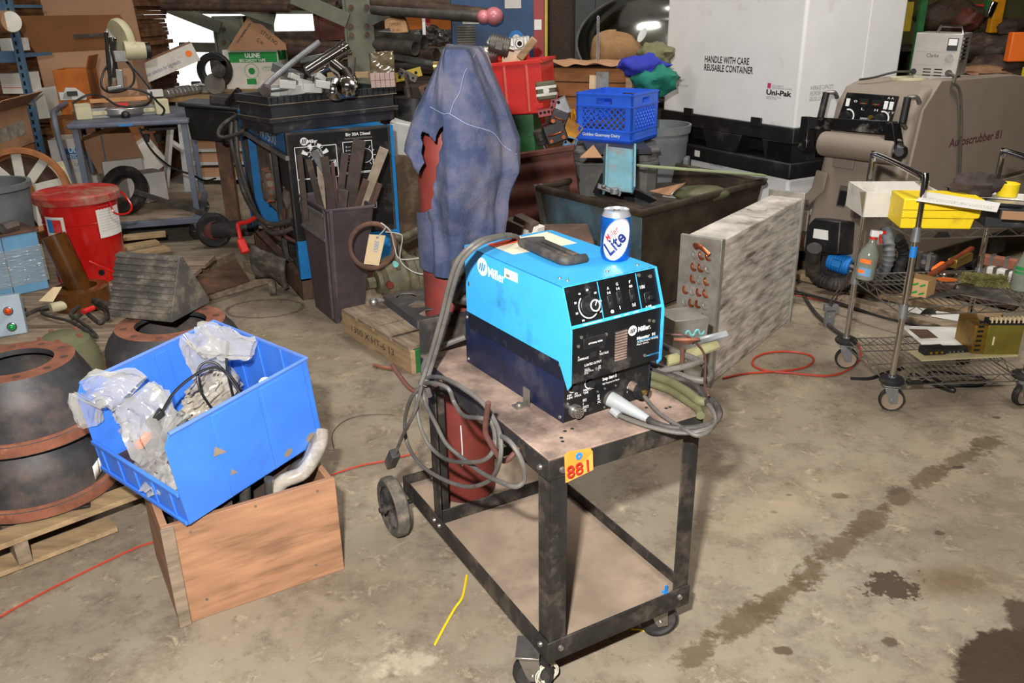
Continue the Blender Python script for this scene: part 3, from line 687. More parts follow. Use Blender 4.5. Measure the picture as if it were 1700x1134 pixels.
# ------------------------------------------------------------------ blue welder
WZ = WX @ T(0, 0, BH)
HH = .339 - BH; cz = .136 ; oy = -.035; hx0, hx1 = -.005, WW + .005
wel = thing('welding_machine', 'bright blue portable welding machine with black control panel on the cart top', 'welder', WZ)
prof = [(.012, HH), (oy, cz), (oy + .004, -.004 + .0), (oy + .02, -.02), (.0, -.004), (WL - .02, .045), (WL - .02, HH)]
# housing: wrap of top and two sides with a rolled top edge, flared at the front
hs = MB()
topy0 = .0
side = [(topy0, HH), (oy, cz), (oy, .004), (oy + .012, -.012), (.012, .048), (WL - .02, .048), (WL - .02, HH)]
for xx in (hx0, hx1 - .003): hs.prism([(y, z) for y, z in side], -xx - .003, -xx, R('Z', 90))
hs.box(hx0, topy0, HH - .003, hx1, WL - .02, HH)
hs.box(hx0, topy0, HH - .003, hx1, topy0 + .003, HH)
hs.build('housing', 'blue_paint', wel, bev=.0018, sm=40)
cw = MB()
cw.prism([(topy0 + .004, HH - .003), (oy + .008, cz), (oy + .008, .002), (WL - .022, .002), (WL - .022, HH - .003)], -hx1 + .003, -hx0 - .003, R('Z', 90)); cw.build('control_panel', 'black_face', wel, sm=30)
# panel frame: upper slanted face
A0 = Vector((hx0 + .003, oy + .008, cz)); U0 = Vector((0, topy0 + .004 - oy - .008, HH - .003 - cz)); UPN = basis(A0, (1, 0, 0), U0)
LOW = T(hx0 + .003, oy + .008, 0)
PWd = hx1 - hx0 - .006; SL = U0.length
def up(px, py):
    X0 = WZ @ UPN; h = plane_hit(X0, px, py, 1, 0); return h
def lo(px, py): return plane_hit(WZ @ LOW, px, py, 1, 0)
st = MB(UPN); st.box(0, -.0012, .001, PWd, 0, .0085)
for px in (995, 1052 + 9):
    c = up(px, 490); st.box(c.x - .001, -.0008, .0085, c.x + .001, 0, SL - .004)
st.build('blue_stripe', 'blue_paint', wel)
c = up(977, 508); kk = MB(UPN); kk.cyl((c.x, 0, c.z), (c.x, -.004, c.z), .0225, n=32).cyl((c.x, -.004, c.z), (c.x, -.026, c.z), .0155, .0135, n=28)
ko = kk.build('amperage_knob', 'black_plastic', wel, bev=.001)
k2 = MB(UPN); k2.ring((c.x, -.026, c.z), (c.x, -.0268, c.z), .0138, .011, 32); k2.box(-.0008, -.0268, 0, .0008, -.026, .011, T(c.x, 0, c.z) @ R('Y', 30)); k2.build('knob_marking', 'white_ink', ko)
ds = MB(UPN); ds.lathe([(.026, 0), (.0285, 0)], 40, T(c.x, -.0009, c.z) @ R('X', 90), a0=130, a1=350)
ds.build('dial_scale', 'white_ink', wel)
for i, s in enumerate(('10', '20', '30', '40', '50', '60', '70', '80')):
    a = math.radians(235 - i * 38 + 0); r = .036
    txt(s, 'white_ink', wel, UPN @ T(c.x + r * math.cos(a) - .004, 0, c.z + r * math.sin(a) - .002), .0065, .0045, bold=.02)
for px, py in ((1009, 503), (1022 + 2, 496), (1041 + 4, 492)):
    c = up(px + 4, py - 2); s_ = MB(UPN); s_.box(c.x - .0075, -.003, c.z - .015, c.x + .0075, 0, c.z + .015).box(c.x - .005, -.0055, c.z - .010, c.x + .005, -.003, c.z + .0, R('X', 0)).build('rocker_switch', 'black_plastic', wel, bev=.001)
    txt('A' if px == 1009 else ('G' if px < 1030 else 'f'), 'white_ink', wel, UPN @ T(c.x - .003, 0, c.z + .028), .006, .007)
    txt('on' if px > 1030 else '14', 'white_ink', wel, UPN @ T(c.x - .004, 0, c.z + .018), .009, .006, bold=.02)
    txt('O off' if px > 1030 else ('I' if px > 1015 else '@'), 'white_ink', wel, UPN @ T(c.x - .004, 0, c.z - .027), .01 if px != 1024 else .002, .008, bold=.02)
c = up(1074, 494); s_ = MB(UPN); s_.box(c.x - .009, -.003, c.z - .012, c.x + .009, 0, c.z + .012).box(c.x - .0075, -.016, c.z - .006, c.x + .0075, -.003, c.z + .003).build('power_switch', 'black_plastic', wel, bev=.0015)
txt('I ON', 'white_ink', wel, UPN @ T(c.x - .016, 0, c.z + .023), .014, .008, bold=.02); txt('O OFF', 'white_ink', wel, UPN @ T(c.x - .009, 0, c.z - .026), .018, .007, bold=.02)
for s, px, w in (('AMPERAGE ADJUSTMENT', 965, .055), ('AMPERAGE', 1016, .02), ('OUTPUT', 1033, .015), ('LIFT-ARC', 1048, .016), ('POWER', 1078, .013)):
    c = up(px, 530 - (px - 965) * .29); txt(s, 'white_ink', wel, UPN @ T(c.x, -.0012, .003), w, .0032, bold=.02)
# lower face
lw = LOW
c1, c2 = lo(968, 572), lo(1006, 562); f_ = MB(LOW); f_.ring((0, 0, 0), (0, 0, .0001), .0001, .00005, 4)
w_ = c2.x - c1.x; zc = lo(985, 568).z; f_ = MB(LOW); f_.box(c1.x, -.0022, zc - .014, c1.x + w_, 0, zc + .014); f_.build('meter_blank', 'black_plastic', wel, bev=.001)
txt('OPTIONAL METER', 'white_ink', wel, LOW @ T(c1.x + w_ * .2, -.0024, zc - .002), w_ * .62, .004, bold=.02)
c1, c2 = lo(1019, 600), lo(1041, 545); v_ = MB(LOW); v_.box(c1.x, -.001, c1.z, c2.x, 0, c2.z); vo = v_.build('vent', 'dark_hole', wel)
n = 11; sl = MB(LOW)
for i in range(n):
    zz = c1.z + (c2.z - c1.z) * (i + .5) / n; sl.box(c1.x + .001, -.004, zz - .0028, c2.x - .001, -.001, zz + .001, None)
sl.build('vent_slats', 'cart_top', vo)
def badge(par, X0, c, r, m1='white_ink', m2='black_face', rel=.001):
    o = MB(X0); o.cyl((c.x, 0, c.z), (c.x, -rel, c.z), r, n=36); ob = o.build('badge', m1, par, sm=0)
    s = MB(X0)
    for i in (-1, 0, 1):
        k = r * (.62 if i == 0 else .5)
        s.prism([(c.x + i * r * .42 - r * .3, c.z - k * .8), (c.x + i * r * .42 - r * .04, c.z - k * .8), (c.x + i * r * .42 + r * .3, c.z + k * .8), (c.x + i * r * .42 + r * .04, c.z + k * .8)], -rel - .0006, -rel + .0001)
    s.build('badge_bars', m2, ob); return ob
c = lo(1050, 549); badge(wel, LOW, c, .0125)
def ltxt(s, x0, y0, x1, y1, h, m='white_ink', **k):
    a, b_ = lo(x0, y0), lo(x1, y1); return txt(s, m, wel, LOW @ T(a.x, 0, a.z), abs(b_.x - a.x), h, **k)
ltxt('Miller.', 1059, 551, 1080, 545, .0125, bold=.03); ltxt('Maxstar  91', 1057, 565, 1087, 556, .0085, bold=.03, shear=0)
ltxt('CC-DC Inverter Welding\nPower Source', 1057, 574, 1092, 565, .0105); ltxt('MADE IN U.S.A.', 1073, 592, 1094, 586, .004, 'blue_paint', bold=.02)
a = lo(1058, 567); b_ = lo(1092, 557); u_ = MB(LOW); u_.box(a.x, -.0008, a.z, b_.x, 0, a.z + .0012); u_.build('underline', 'blue_paint', wel)
ltxt('A\nAMPERAGE', 959, 600, 977, 595, .012); ltxt('V\nVOLTAGE', 995, 590, 1010, 585, .012); ltxt('G-RATED OUTPUT', 970, 609, 998, 600, .006); ltxt('VOLTS\nAMPERES\nDUTY CYCLE\n60 HZ', 970, 622, 985, 618, .014); ltxt('230\n20%\n1', 993, 616, 997, 614, .014)
a, b_ = lo(980, 594), lo(990, 584); MB(LOW).box(a.x, -.001, a.z, b_.x, 0, a.z + .013).build('slot', 'dark_hole', wel)
sc_ = MB(LOW)
for px, py in ((965, 560), (1006, 555), (990, 612), (1070, 590), (1078, 520 + 12), (1085, 533), (960, 575)):
    c = lo(px, py); sc_.cyl((c.x, 0, c.z), (c.x, -.002, c.z), .004, n=10)
sc_.buildn('screw', 'screw', wel)
sc_ = MB(UPN)
for px, py in ((1060, 457), (1079, 459)):
    c = up(px, py); sc_.cyl((c.x, 0, c.z), (c.x, -.0025, c.z), .0045, n=10)
sc_.buildn('screw', 'screw', wel)
# side badge and lettering (left side)
LS = Matrix(((0, 1, 0, hx0), (-1, 0, 0, 0), (0, 0, 1, 0), (0, 0, 0, 1)))   # x runs towards the front
def ls(px, py):
    h = plane_hit(WZ @ LS, px, py, 1, 0); return h
c = ls(801, 443); badge(wel, LS, c, .0235, 'white_ink', 'blue_print')
a, b_ = ls(811, 459), ls(838, 470); txt('Miller', 'white_ink', wel, LS @ T(a.x, 0, a.z), b_.x - a.x, .026, bold=.02)
a, b_ = ls(838, 460), ls(859, 452); lb = MB(LS); lb.box(a.x, -.0008, a.z, b_.x, 0, a.z + .023); lo_ = lb.build('asset_label', 'paper', wel)
br_ = MB(LS)
for i in range(9): br_.box(a.x + .008 + i * .0017, -.0011, a.z + .004, a.x + .0088 + i * .0017, -.0008, a.z + .011)
br_.build('barcode', 'black_ink', lo_)
txt('00881', 'grey_ink', lo_, LS @ T(a.x + .006, -.0009, a.z + .015), .018, .004)
# top: screws, warning label, handle
tp = MB()
def tz(px, py): return (WZ.inverted() @ G(px, py, zt + .339))
for px, py in ((864, 393), (929, 462), (942, 466), (1008, 451), (1058, 440), (803, 404), (913, 387), (890, 420)):
    c = tz(px, py); tp.cyl((c.x, c.y, HH), (c.x, c.y, HH + .003), .0045, .003, n=10)
tp.buildn('screw', 'screw', wel)
lbl = MB(); a, b_, c, d = [tz(*q) for q in ((808, 406), (908, 385), (958, 404), (852, 423))]
lbl.face([lbl.v((q.x, q.y, HH + .0005)) for q in (a, b_, c, d)]); lo_ = lbl.build('warning_label', mat('label_cream', '#d8cdb4', .6, dirt='#a5967c', da=.2), wel, sm=0)
lbl = MB(); e, f_ = a + (b_ - a) * .55, d + (c - d) * .0; g1 = a + (d - a) * .3; g2 = g1 + (b_ - a) * .5
lbl.face([lbl.v((q.x, q.y, HH + .001)) for q in (a, a + (b_ - a) * .5, g2, g1)]); lbl.build('warning_band', mat('warn_orange', '#e2552a', .6), lo_, sm=0)
TX = basis((a.x, a.y, HH + .0012), b_ - a, (d.x - a.x, d.y - a.y, 0)); 
XL = (b_ - a).normalized(); YL = Vector((-XL.y, XL.x, 0)) * -1
TB = Matrix((XL, Vector((0, 0, -1)), -YL)).transposed().to_4x4(); TB.translation = a + (d - a) * .2 + XL * .01; TB.translation.z = HH + .0012
txt('! WARNING', 'black_ink', lo_, TB, .06, .008)
for k in range(5):
    TB2 = TB.copy(); TB2.translation = a + (d - a) * (.42 + .12 * k) + XL * .008; TB2.translation.z = HH + .001
    txt('Electric shock can kill. Do not touch live parts. Welding fumes are hazardous. Read the manual.', 'grey_ink', lo_, TB2, (b_ - a).length * .88, .0032)
hd = MB(); h1, h2, h3, h4 = tz(868, 412), tz(914, 402), tz(985, 430), tz(938, 446)
zh = HH
pA, pB = (h1 + h2) / 2, (h3 + h4) / 2
base = MB(); axx = (pB - pA); axx.z = 0; sdv = Vector((-axx.y, axx.x, 0)).normalized()
HX = Matrix((axx.normalized(), sdv, Vector((0, 0, 1)))).transposed().to_4x4(); HX.translation = Vector((pA.x, pA.y, HH)); HLn = axx.length; HWd = .05
base = MB(HX); base.box(.005, -.005, 0, HLn - .02, HWd * .62, .010, taper=-.004).box(.012, .004, .010, HLn - .035, HWd * .4, .016)
ho = base.build('handle', 'dusty_black', wel, bev=.004, seg=3)
gr = MB(HX); gr.tube([(0.0, .02, .010), (-.004, -.02, .013), (.0, -.042, .014), (.02, -.048, .015), (HLn - .03, -.048, .015), (HLn - .004, -.042, .014), (HLn + .002, -.02, .013), (HLn - .004, .02, .010)], .0115, 12, flat=.85); gr.build('grip', 'dusty_black', ho)

# ------------------------------------------------------------------ drinks can
cc = tz(1021, 430); cc.z = HH
CX_ = WZ @ T(cc.x, cc.y, HH)
CX_ = Matrix.Translation(CX_.translation)
can = thing('drinks_can', 'dented blue and silver beer can standing on the blue welding machine', 'can', CX_)
R_ = .0365; Hc = .124
b = MB(); b.lathe([(0, .004), (R_ * .72, .004), (R_ * .78, 0), (R_ * .86, .003), (R_ * .99, .014), (R_, .02), (R_, Hc * .82), (R_ * .96, Hc * .88)], 48).build('body', 'can_blue', can)
b = MB(); b.lathe([(R_ * .96, Hc * .88), (R_ * .82, Hc * .97), (R_ * .84, Hc), (R_ * .80, Hc), (R_ * .78, Hc - .004), (0, Hc - .005)], 48).build('lid', 'can_silver', can)
MB().box(-.008, -.014, Hc - .004, .008, .008, Hc - .002).build('pull_tab', 'steel', can, bev=.001)
cang = math.degrees(math.atan2(-CX_.translation.y, -CX_.translation.x))   # direction towards the photographer
def wrap(r, off=0):
    def f(p):
        a = math.radians(cang + off) + p.x / r; return Vector((r * math.cos(a), r * math.sin(a), p.z))
    return f
el = MB(); sv = wrap(R_ + .0006)
def ell(rx, rz, cxx, czz, tilt, r, name, m, inner=None, n=44):
    f = wrap(r); mb = MB(); out = []
    k = 8
    for j in range(k + 1):
        s = (inner or 0) + (1 - (inner or 0)) * j / k; row = []
        for i in range(n):
            a = 2 * math.pi * i / n; u = rx * s * math.cos(a); v = rz * s * math.sin(a); t = math.radians(tilt)
            row.append(mb.v(f(Vector((cxx + u * math.cos(t) - v * math.sin(t), 0, czz + u * math.sin(t) + v * math.cos(t))))))
        out.append(row)
    for q, w in zip(out[:-1], out[1:]):
        for i in range(n): mb.face([q[i], q[(i + 1) % n], w[(i + 1) % n], w[i]])
    return mb.build(name, m, can)
ell(.033, .052, .003, Hc * .47, -20, R_ + .0005, 'label_oval', 'white_ink')
ell(.0345, .0535, .003, Hc * .47, -20, R_ + .0007, 'label_rim', 'can_silver', inner=.93)
def curved(s, m, x0, z0, w, h, ang, r, bold=0, shear=0, name='lettering'):
    f = wrap(r); t = math.radians(ang)
    def g(p): return f(Vector((x0 + p.x * math.cos(t) - p.z * math.sin(t), 0, z0 + p.x * math.sin(t) + p.z * math.cos(t))))
    return txt(s, m, can, Matrix.Identity(4), w, h, bold=bold, shear=shear, sag=g, name=name)
curved('Lite', 'can_navy', -.011, .016, .060, .034, 47, R_ + .0026, bold=.03, shear=.15)
curved('Miller', 'can_red', -.019, .052, .042, .016, 46, R_ + .0042, bold=.015, shear=.3)

# ------------------------------------------------------------------ cables on the cart
def cxl(pts, xc): return [CXP(px, py, xc if not isinstance(xc, (list, tuple)) else xc[i]) for i, (px, py) in enumerate(pts)]
pc = thing('coiled_cable', 'grey power cord with plug, coiled over two hooks on the left of the cart', 'cord', CART)
co = MB()
co.tube(cxl([(700, 640), (682, 662), (672, 700), (676, 735), (695, 768), (730, 793), (775, 808), (812, 798), (829, 768), (831, 730), (822, 700), (800, 668), (762, 640), (728, 626), (700, 632), (692, 660), (697, 705), (715, 742), (745, 764), (790, 767), (814, 756), (822, 730), (815, 700), (796, 694), (770, 690), (754, 668), (744, 645), (720, 636), (703, 640), (706, 668), (724, 705), (742, 738), (770, 762), (800, 785), (835, 802), (858, 808), (871, 795), (866, 765), (848, 735), (828, 722)], [-.07 - .012 * math.sin(i * 1.7) for i in range(40)]), .0055, 8, 6)
co.build('cord', 'cable_grey', pc)
co = MB(); co.tube(cxl([(700, 640), (690, 680), (678, 705), (668, 725), (655, 757)], [-.075, -.09, -.095, -.09, -.09]), .005, 8).build('cord', 'cable_grey', pc)
pA, pB = CXP(656, 752, -.09), CXP(647, 772, -.09); co = MB(); dd = (pB - pA); co.bar(pA, pB, .028, .03); pg = co.build('plug', 'dusty_black', pc, bev=.004)
dn = dd.normalized(); bl = MB()
for s in (-.006, .006): o_ = Vector((0, s, 0)); bl.bar(pB + o_, pB + o_ + dn * .018 + Vector((0, 0, -.002)), .0015, .006)
bl.build('blade', 'brass', pg)
p0 = CART @ CXP(698, 640, -.08); wy = p0.y
up_ = MB(); pts = [p0, D(712, 598, wy + .02), D(732, 528, wy + .0), D(744, 478, wy - .03), D(760, 432, wy - .06), D(790, 403, wy - .06), D(820, 393, wy + .02), D(848, 390, wy + .12), D(855, 400, wy + .2)]
up_.tube(pts, .006, 8).tube([p + Vector((.011, 0, -.003)) for p in pts], .006, 8)
single('welder_cable', up_, 'cable_grey', 'pair of thin grey leads running from the cart hook up behind the welding machine', 'cable')
up_ = MB(); up_.tube([CART @ Vector(p) for p in ((-.06, .5, .66), (-.03, .6, .70), (.03, .63, .73), (.1, .6, .76))], .008, 8)
single('welder_cable', up_, 'cable_grey', 'short grey cable from the hook to the back of the dark navy box', 'cable')
rc = MB()
bk = WX @ Vector((0, WL, 0)); 
for (a_, b_, c_) in (((778, 443), (760, 455), (775, 475)), ((776, 470), (755, 492), (778, 498))):
    rc.tube([D(788, a_[1], bk.y - .03), D(*a_, bk.y + .02), D(*b_, bk.y + .04), D(*c_, bk.y + .05), D(786, c_[1] + 8, bk.y + .05)], .017, 12)
rc.tube([D(763, 460, bk.y + .05), D(752, 440, bk.y + .05), D(765, 425, bk.y + .06), D(782, 418, bk.y + .06)], .006, 8)
single('rear_cable', rc, 'cable_dark', 'thick dark cables bending out of the back of the blue welding machine', 'cable')

def cz(pts, z): return [CART @ CZP(px, py, z[i] if isinstance(z, (list, tuple)) else z) for i, (px, py) in enumerate(pts)]
tz0_ = zt + .012
tc = thing('torch_cable', 'grey torch cable with tapered connector plugged into the front of the dark box', 'cable', CART)
s0 = CINV @ (WX @ sf(1013, 662, -.022)); e0 = CZP(1076, 696, zt + .016)
cn = MB(); dv = e0 - s0
cn.tube([s0, s0 + dv * .15, s0 + dv * .45, s0 + dv * .75, e0], .019, 16, 4, rf=lambda t: 1.0 if t < .25 else (1.0 - (t - .25) * .72)); cn.build('connector', mat('connector_grey', '#8b8f90', .5, var=.1, dirt='#8a8040', da=.25, dsc=16), tc)
cn = MB(); cn.tube([CINV @ p for p in cz([(1016, 680), (1028, 690)], [zt + .02, zt + .012])], .010, 10, smooth=False); cn.build('boot', 'connector_grey', tc)
cn = MB(); cn.tube([e0] + [CINV @ p for p in cz([(1085, 702), (1110, 710), (1140, 712), (1170, 708), (1187, 700), (1194, 688), (1190, 674), (1176, 660), (1160, 646), (1140, 634), (1115, 624), (1085, 616)], [zt + .016, zt + .015, zt + .015, zt + .018, zt + .02, zt + .03, zt + .03, zt + .03, zt + .03, zt + .03, zt + .025, zt + .02])], .0085, 10); cn.build('cord', 'cable_dark', tc)
cn = MB(); cn.tube([CINV @ p for p in cz([(1026, 689), (1060, 703), (1100, 714), (1135, 719), (1165, 715), (1185, 706), (1188, 690), (1178, 672)], [zt + .012, zt + .01, zt + .01, zt + .012, zt + .02, zt + .02, zt + .02, zt + .025])], .0055, 8); cn.build('control_cord', 'cable_grey', tc)
sc2 = thing('trigger_cord', 'thin grey cord with round black screw collar looping over the cart edge', 'cord', CART)
col_c = CINV @ (WX @ (cg2)); dirn = (CINV.to_3x3() @ (WX.to_3x3() @ Vector((0, -1, 0))))
k = MB(); k.cyl(col_c, col_c + dirn * .018, .0185, .0175, 28); A = dirn.to_track_quat('Z', 'Y').to_matrix().to_4x4(); A.translation = col_c
for i in range(14): k.box(.0165, -.0022, .001, .0198, .0022, .016, A @ R('Z', i * 360 / 14))
k.build('collar', 'black_plastic', sc2)
MB().cyl(col_c + dirn * .018, col_c + dirn * .022, .0065).build('gland', 'brass', sc2)
k = MB(); k.tube([col_c + dirn * .02] + [CINV @ p for p in cz([(1068, 656), (1090, 682), (1112, 698), (1135, 712), (1156, 723), (1172, 719), (1186, 704), (1186, 688), (1176, 672)], [zt + .035, zt + .02, zt + .02, zt + .02, zt + .015, zt + .015, zt + .02, zt + .03, zt + .035])], .0052, 8); k.build('cord', 'cable_grey', sc2)
hz = zt + .03
k = MB(); k.tube(cz([(1080, 562), (1108, 578), (1148, 594), (1169, 606), (1180, 622), (1169, 632), (1137, 626), (1106, 613), (1080, 603)], hz), .0095, 10)
single('welding_lead', k, 'cable_grey', 'thick grey welding lead bent double around the right cart hook', 'cable')
k = MB(); k.tube(cz([(1090, 617), (1120, 612), (1145, 607), (1165, 600)], [hz, hz + .015, hz + .02, hz + .02]), .0085, 10)
single('welding_lead', k, 'cable_grey', 'short grey lead crossing in front of the right cart hook', 'cable')
k = MB(); k.tube(cz([(1078, 612), (1114, 626), (1143, 634), (1158, 645), (1168, 660), (1176, 672)], hz + .005), .006, 10)
single('welding_lead', k, 'cable_dark', 'thin dark lead between the grey lead and the green hose', 'cable')
k = MB(); k.tube(cz([(1078, 622), (1112, 634), (1140, 650), (1158, 664), (1172, 668)], hz), .0115, 12)
single('green_hose', k, 'hose_green', 'olive green hose lying over the right rear of the cart top, upper one', 'hose')
k = MB(); k.tube(cz([(1078, 636), (1110, 647), (1138, 664), (1158, 678), (1163, 690)], zt + .012), .0105, 12)
single('green_hose', k, 'hose_green', 'olive green hose lying on the cart top beneath the other green hose', 'hose')
k = MB(); k.tube(cz([(1105, 556), (1137, 557), (1159, 572), (1170, 591), (1171, 612), (1170, 640), (1176, 656)], hz + .03), .003, 8)
single('red_wire', k, 'copper_hook', 'thin brown-red wire arcing over the cables right of the welding machine', 'wire')
k = MB(); k.tube(cz([(1150, 568), (1175, 562), (1207, 554)], [hz + .02, hz + .02, hz + .03]), .011, 10, flat=.6)
single('tube_end', k, 'galv', 'dented pale metal tube sticking out right of the welding cart', 'tube')
k = MB(); k.tube(cz([(1105, 600), (1148, 587), (1190, 571)], [hz - .01, hz - .01, hz]), .016, 10, flat=.6)
single('flat_hose', k, mat('hose_cream', '#84805c', .7, var=.12), 'pale yellow-green flat hose beneath the dented metal tube', 'hose')
# ------------------------------------------------------------------ helpers for placed boxes
def fb(fl, fr, z0, top=None, h=.3, yaw=None):
    """frame at the front left bottom corner; x runs along the front edge, y away. returns frame, width, height"""
    a = G(*fl, z0); b = G(*fr, z0)
    w = (b - a).length; an = math.atan2(b.y - a.y, b.x - a.x)
    if yaw is not None: an = math.radians(yaw); w = (b - a).length
    X = Matrix.Translation(a) @ Matrix.Rotation(an, 4, 'Z')
    if top is not None: h = plane_hit(X, top[0], top[1], 1, 0).z
    return X, w, h
def fbY(bl, br, tl, Yl, Yr=None):
    """frame of an upright or leaning face from three photo points at given distances"""
    Yr = Yl if Yr is None else Yr
    a = D(*bl, Yl); b = D(*br, Yr); c = D(*tl, Yl)
    X = basis(a, b - a, (0, 0, 1)); p = plane_hit(X, tl[0], tl[1], 1, 0)
    return X, (b - a).length, p.z
def carton(X, w, d, h, m, label, cat='cardboard box', group=None, t=.006, flaps=(), tape=None, name='cardboard_box', open_=False, inside='cardboard_dark'):
    o = thing(name, label, cat, X, group)
    b = MB()
    if open_:
        b.box(0, 0, 0, w, d, t).box(0, 0, t, w, t, h).box(0, d - t, t, w, d, h).box(0, t, t, t, d - t, h).box(w - t, t, t, w, d - t, h)
    else: b.box(0, 0, 0, w, d, h)
    b.build('box_body', m, o, bev=.003)
    for (side, ln, ang) in flaps:
        f = MB()
        if side == 'f': f.box(0, -t, 0, w, 0, ln, T(0, 0, h) @ R('X', ang))
        if side == 'b': f.box(0, 0, 0, w, t, ln, T(0, d, h) @ R('X', -ang))
        if side == 'l': f.box(0, 0, 0, t, d, ln, T(0, 0, h) @ R('Y', -ang))
        if side == 'r': f.box(-t, 0, 0, 0, d, ln, T(w, 0, h) @ R('Y', ang))
        f.build('flap', m, o)
    if tape: MB().box(w / 2 - .025, -.0012, 0, w / 2 + .025, 0, h).build('tape', tape, o)
    return o
# ------------------------------------------------------------------ wooden crate under the blue bin
KX, kw, kh = fb((300, 1040), (572, 945), 0, h=.325); kd = .40
cr = thing('wooden_crate', 'stained plywood crate standing on the floor under the big blue bin', 'crate', KX)
t = .018
MB().box(0, 0, 0, kw, t, kh).build('front_board', 'crate_wood', cr, bev=.002)
MB().box(0, kd - t, 0, kw, kd, kh).build('back_board', 'crate_wood', cr, bev=.002)
MB().box(-.001, t, 0, t, kd - t, kh).build('side_board', 'crate_wood', cr, bev=.002)
MB().box(kw - t, t, 0, kw, kd - t, kh - .01).build('side_board', 'crate_wood', cr, bev=.002)
MB().box(t, t, .01, kw - t, kd - t, .025).build('bottom_board', 'crate_wood', cr)
MB().box(-.004, -.010, 0, .03, 0, kh).build('corner_batten', 'grey_wood', cr, bev=.002)
nl = MB()
for x, z in ((.07, .29), (.08, .06), (.43, .3), (.4, .05), (.25, .31)): nl.cyl((x, 0, z), (x, -.002, z), .004, n=8)
nl.buildn('nail', 'screw', cr)
# silver tubes and clutter in the crate
def crate_tube(p, r, label, m='steel', name='metal_tube'):
    k = MB(); k.tube([KX @ Vector(q) for q in p], r, 14); single(name, k, m, label, 'tube', group='metal tubes in the plywood crate')
crate_tube([(.30, .12, .05), (.33, .07, .30), (.41, .05, .345), (.48, .10, .39), (.50, .13, .42)], .022, 'bent plastic-wrapped silver tube sticking out over the crate corner', 'poly_dusty')
crate_tube([(.38, .2, .06), (.39, .12, .30), (.44, .09, .36), (.49, .14, .42)], .02, 'bent bright silver tube behind the wrapped one in the crate')
crate_tube([(.22, .1, .05), (.24, .06, .345)], .016, 'short upright silver tube in the crate under the blue bin')
crate_tube([(.30, .1, .05), (.31, .06, .35)], .014, 'slim upright silver tube beside the short one in the crate')
k = MB(KX); k.box(.04, .06, .03, .2, .34, .33).box(.2, .16, .03, .40, .36, .345)
single('packed_parts', k, 'bar_dark', 'dark metal parts filling the plywood crate under the bin', 'metal parts')

# ------------------------------------------------------------------ big blue hopper bin
KS = 1.06
RM = Matrix(((-.618, .785, -.049), (-.776, -.618, -.123), (-.127, -.038, .991)))
p0 = Vector((-.886, 2.409, .475)); cam0 = Vector((0, 0, CAMZ)); p0 = cam0 + (p0 - cam0) * KS
BXX = RM.to_4x4(); BXX.translation = p0
bn = thing('storage_bin', 'large scuffed blue plastic hopper bin tilted on top of the plywood crate', 'bin', BXX)
L_, W_, H_ = .443 * KS, .428 * KS, .269 * KS; t = .004; lip = .105
side = [(0, 0), (L_, 0), (L_, H_ - .032), (L_ - .02, H_), (0, H_)]
bb = MB()
bb.prism(side, W_ - t, W_)
for x0, x1 in ((.02, .17), (.18, .33)): bb.box(x0, W_ - .001, .004, x1, W_ + .003, H_ - .012)
bb.prism(side, 0, t)
bb.box(0, t, 0, t, W_ - t, H_); bb.box(0, t, 0, L_, W_ - t, t)
bb.box(L_ - t, t, 0, L_, W_ - t, lip)
for k in range(5):
    y = .05 + k * (W_ - .1) / 4; bb.box(L_, y - .003, .012, L_ + .006, y + .003, lip - .01)
bb.box(L_, t, .0, L_ + .008, W_ - t, .012).box(L_, t, lip - .012, L_ + .008, W_ - t, lip)
for k in range(1, 4): bb.box(.0 + t, k * W_ / 4 - .004, .02, t + .006, k * W_ / 4 + .004, H_)
for x in (.10, .20, .30): bb.box(x - .02, t, .02, x + .02, t + .004, H_ - .015)
bb.build('bin_body', 'bin_blue', bn, bev=.0015, seg=2)
rm = MB(); rm.tube([(L_ - .02, W_, H_), (0, W_, H_), (0, 0, H_), (L_ - .02, 0, H_)], .006, 8, smooth=False); rm.build('rim', 'bin_edge', bn)
sl = MB()
for x, z, s in ((.335, .16, .022), (.31, .075, .013)): sl.prism([(x - s, z - s * .6), (x + s * .9, z - s * .2), (x + s * .3, z + s)], W_ + .0032, W_ + .0037)
for x, z, s in ((.13, .03, .02), (.045, .035, .022)): sl.lathe([(0, 0), (s * .8, 0)], 9, T(x, W_ + .0036, z) @ R('X', -90) @ R('Z', 20), sy=.7)
sl.buildn('sticker_residue', 'dust_edge', bn, sm=0)
def bp(x, y, z): return BXX @ Vector((x, y, z))
# contents: clear plastic bags, black cord, grey fittings
def bag(pts, radii, label, seed, m='poly'):
    k = MB()
    P = smooth_path([bp(*p) for p in pts], 7); n = 22
    def f(u, v):
        i = min(int(v * (len(P) - 1)), len(P) - 2); p = P[i].lerp(P[i + 1], v * (len(P) - 1) - i); tdir = (P[i + 1] - P[i]).normalized()
        a = tdir.orthogonal().normalized(); b = tdir.cross(a); j = v * (len(radii) - 1); q = min(int(j), len(radii) - 2); r = radii[q] + (radii[q + 1] - radii[q]) * (j - q)
        an = 2 * math.pi * u; w = 1 + .45 * noise.noise(Vector((math.cos(an) * 2.2, math.sin(an) * 2.2, v * 7 + seed))) + .3 * noise.noise(Vector((math.cos(an) * 6, math.sin(an) * 6, v * 16 + seed)))
        return p + (a * math.cos(an) + b * math.sin(an) * .55) * r * w
    k.grid(f, n * 2, 40, wrap=True)
    return single('plastic_bag', k, m, label, 'bag', sm=0 if False else 50)
bag([(.10, .12, .10), (.12, .13, .2), (.13, .12, .29), (.12, .14, .315), (.09, .20, .30), (.05, .27, .285)], [.06, .055, .05, .05, .045, .03], 'crumpled clear plastic bag standing up at the back of the blue bin', 3)
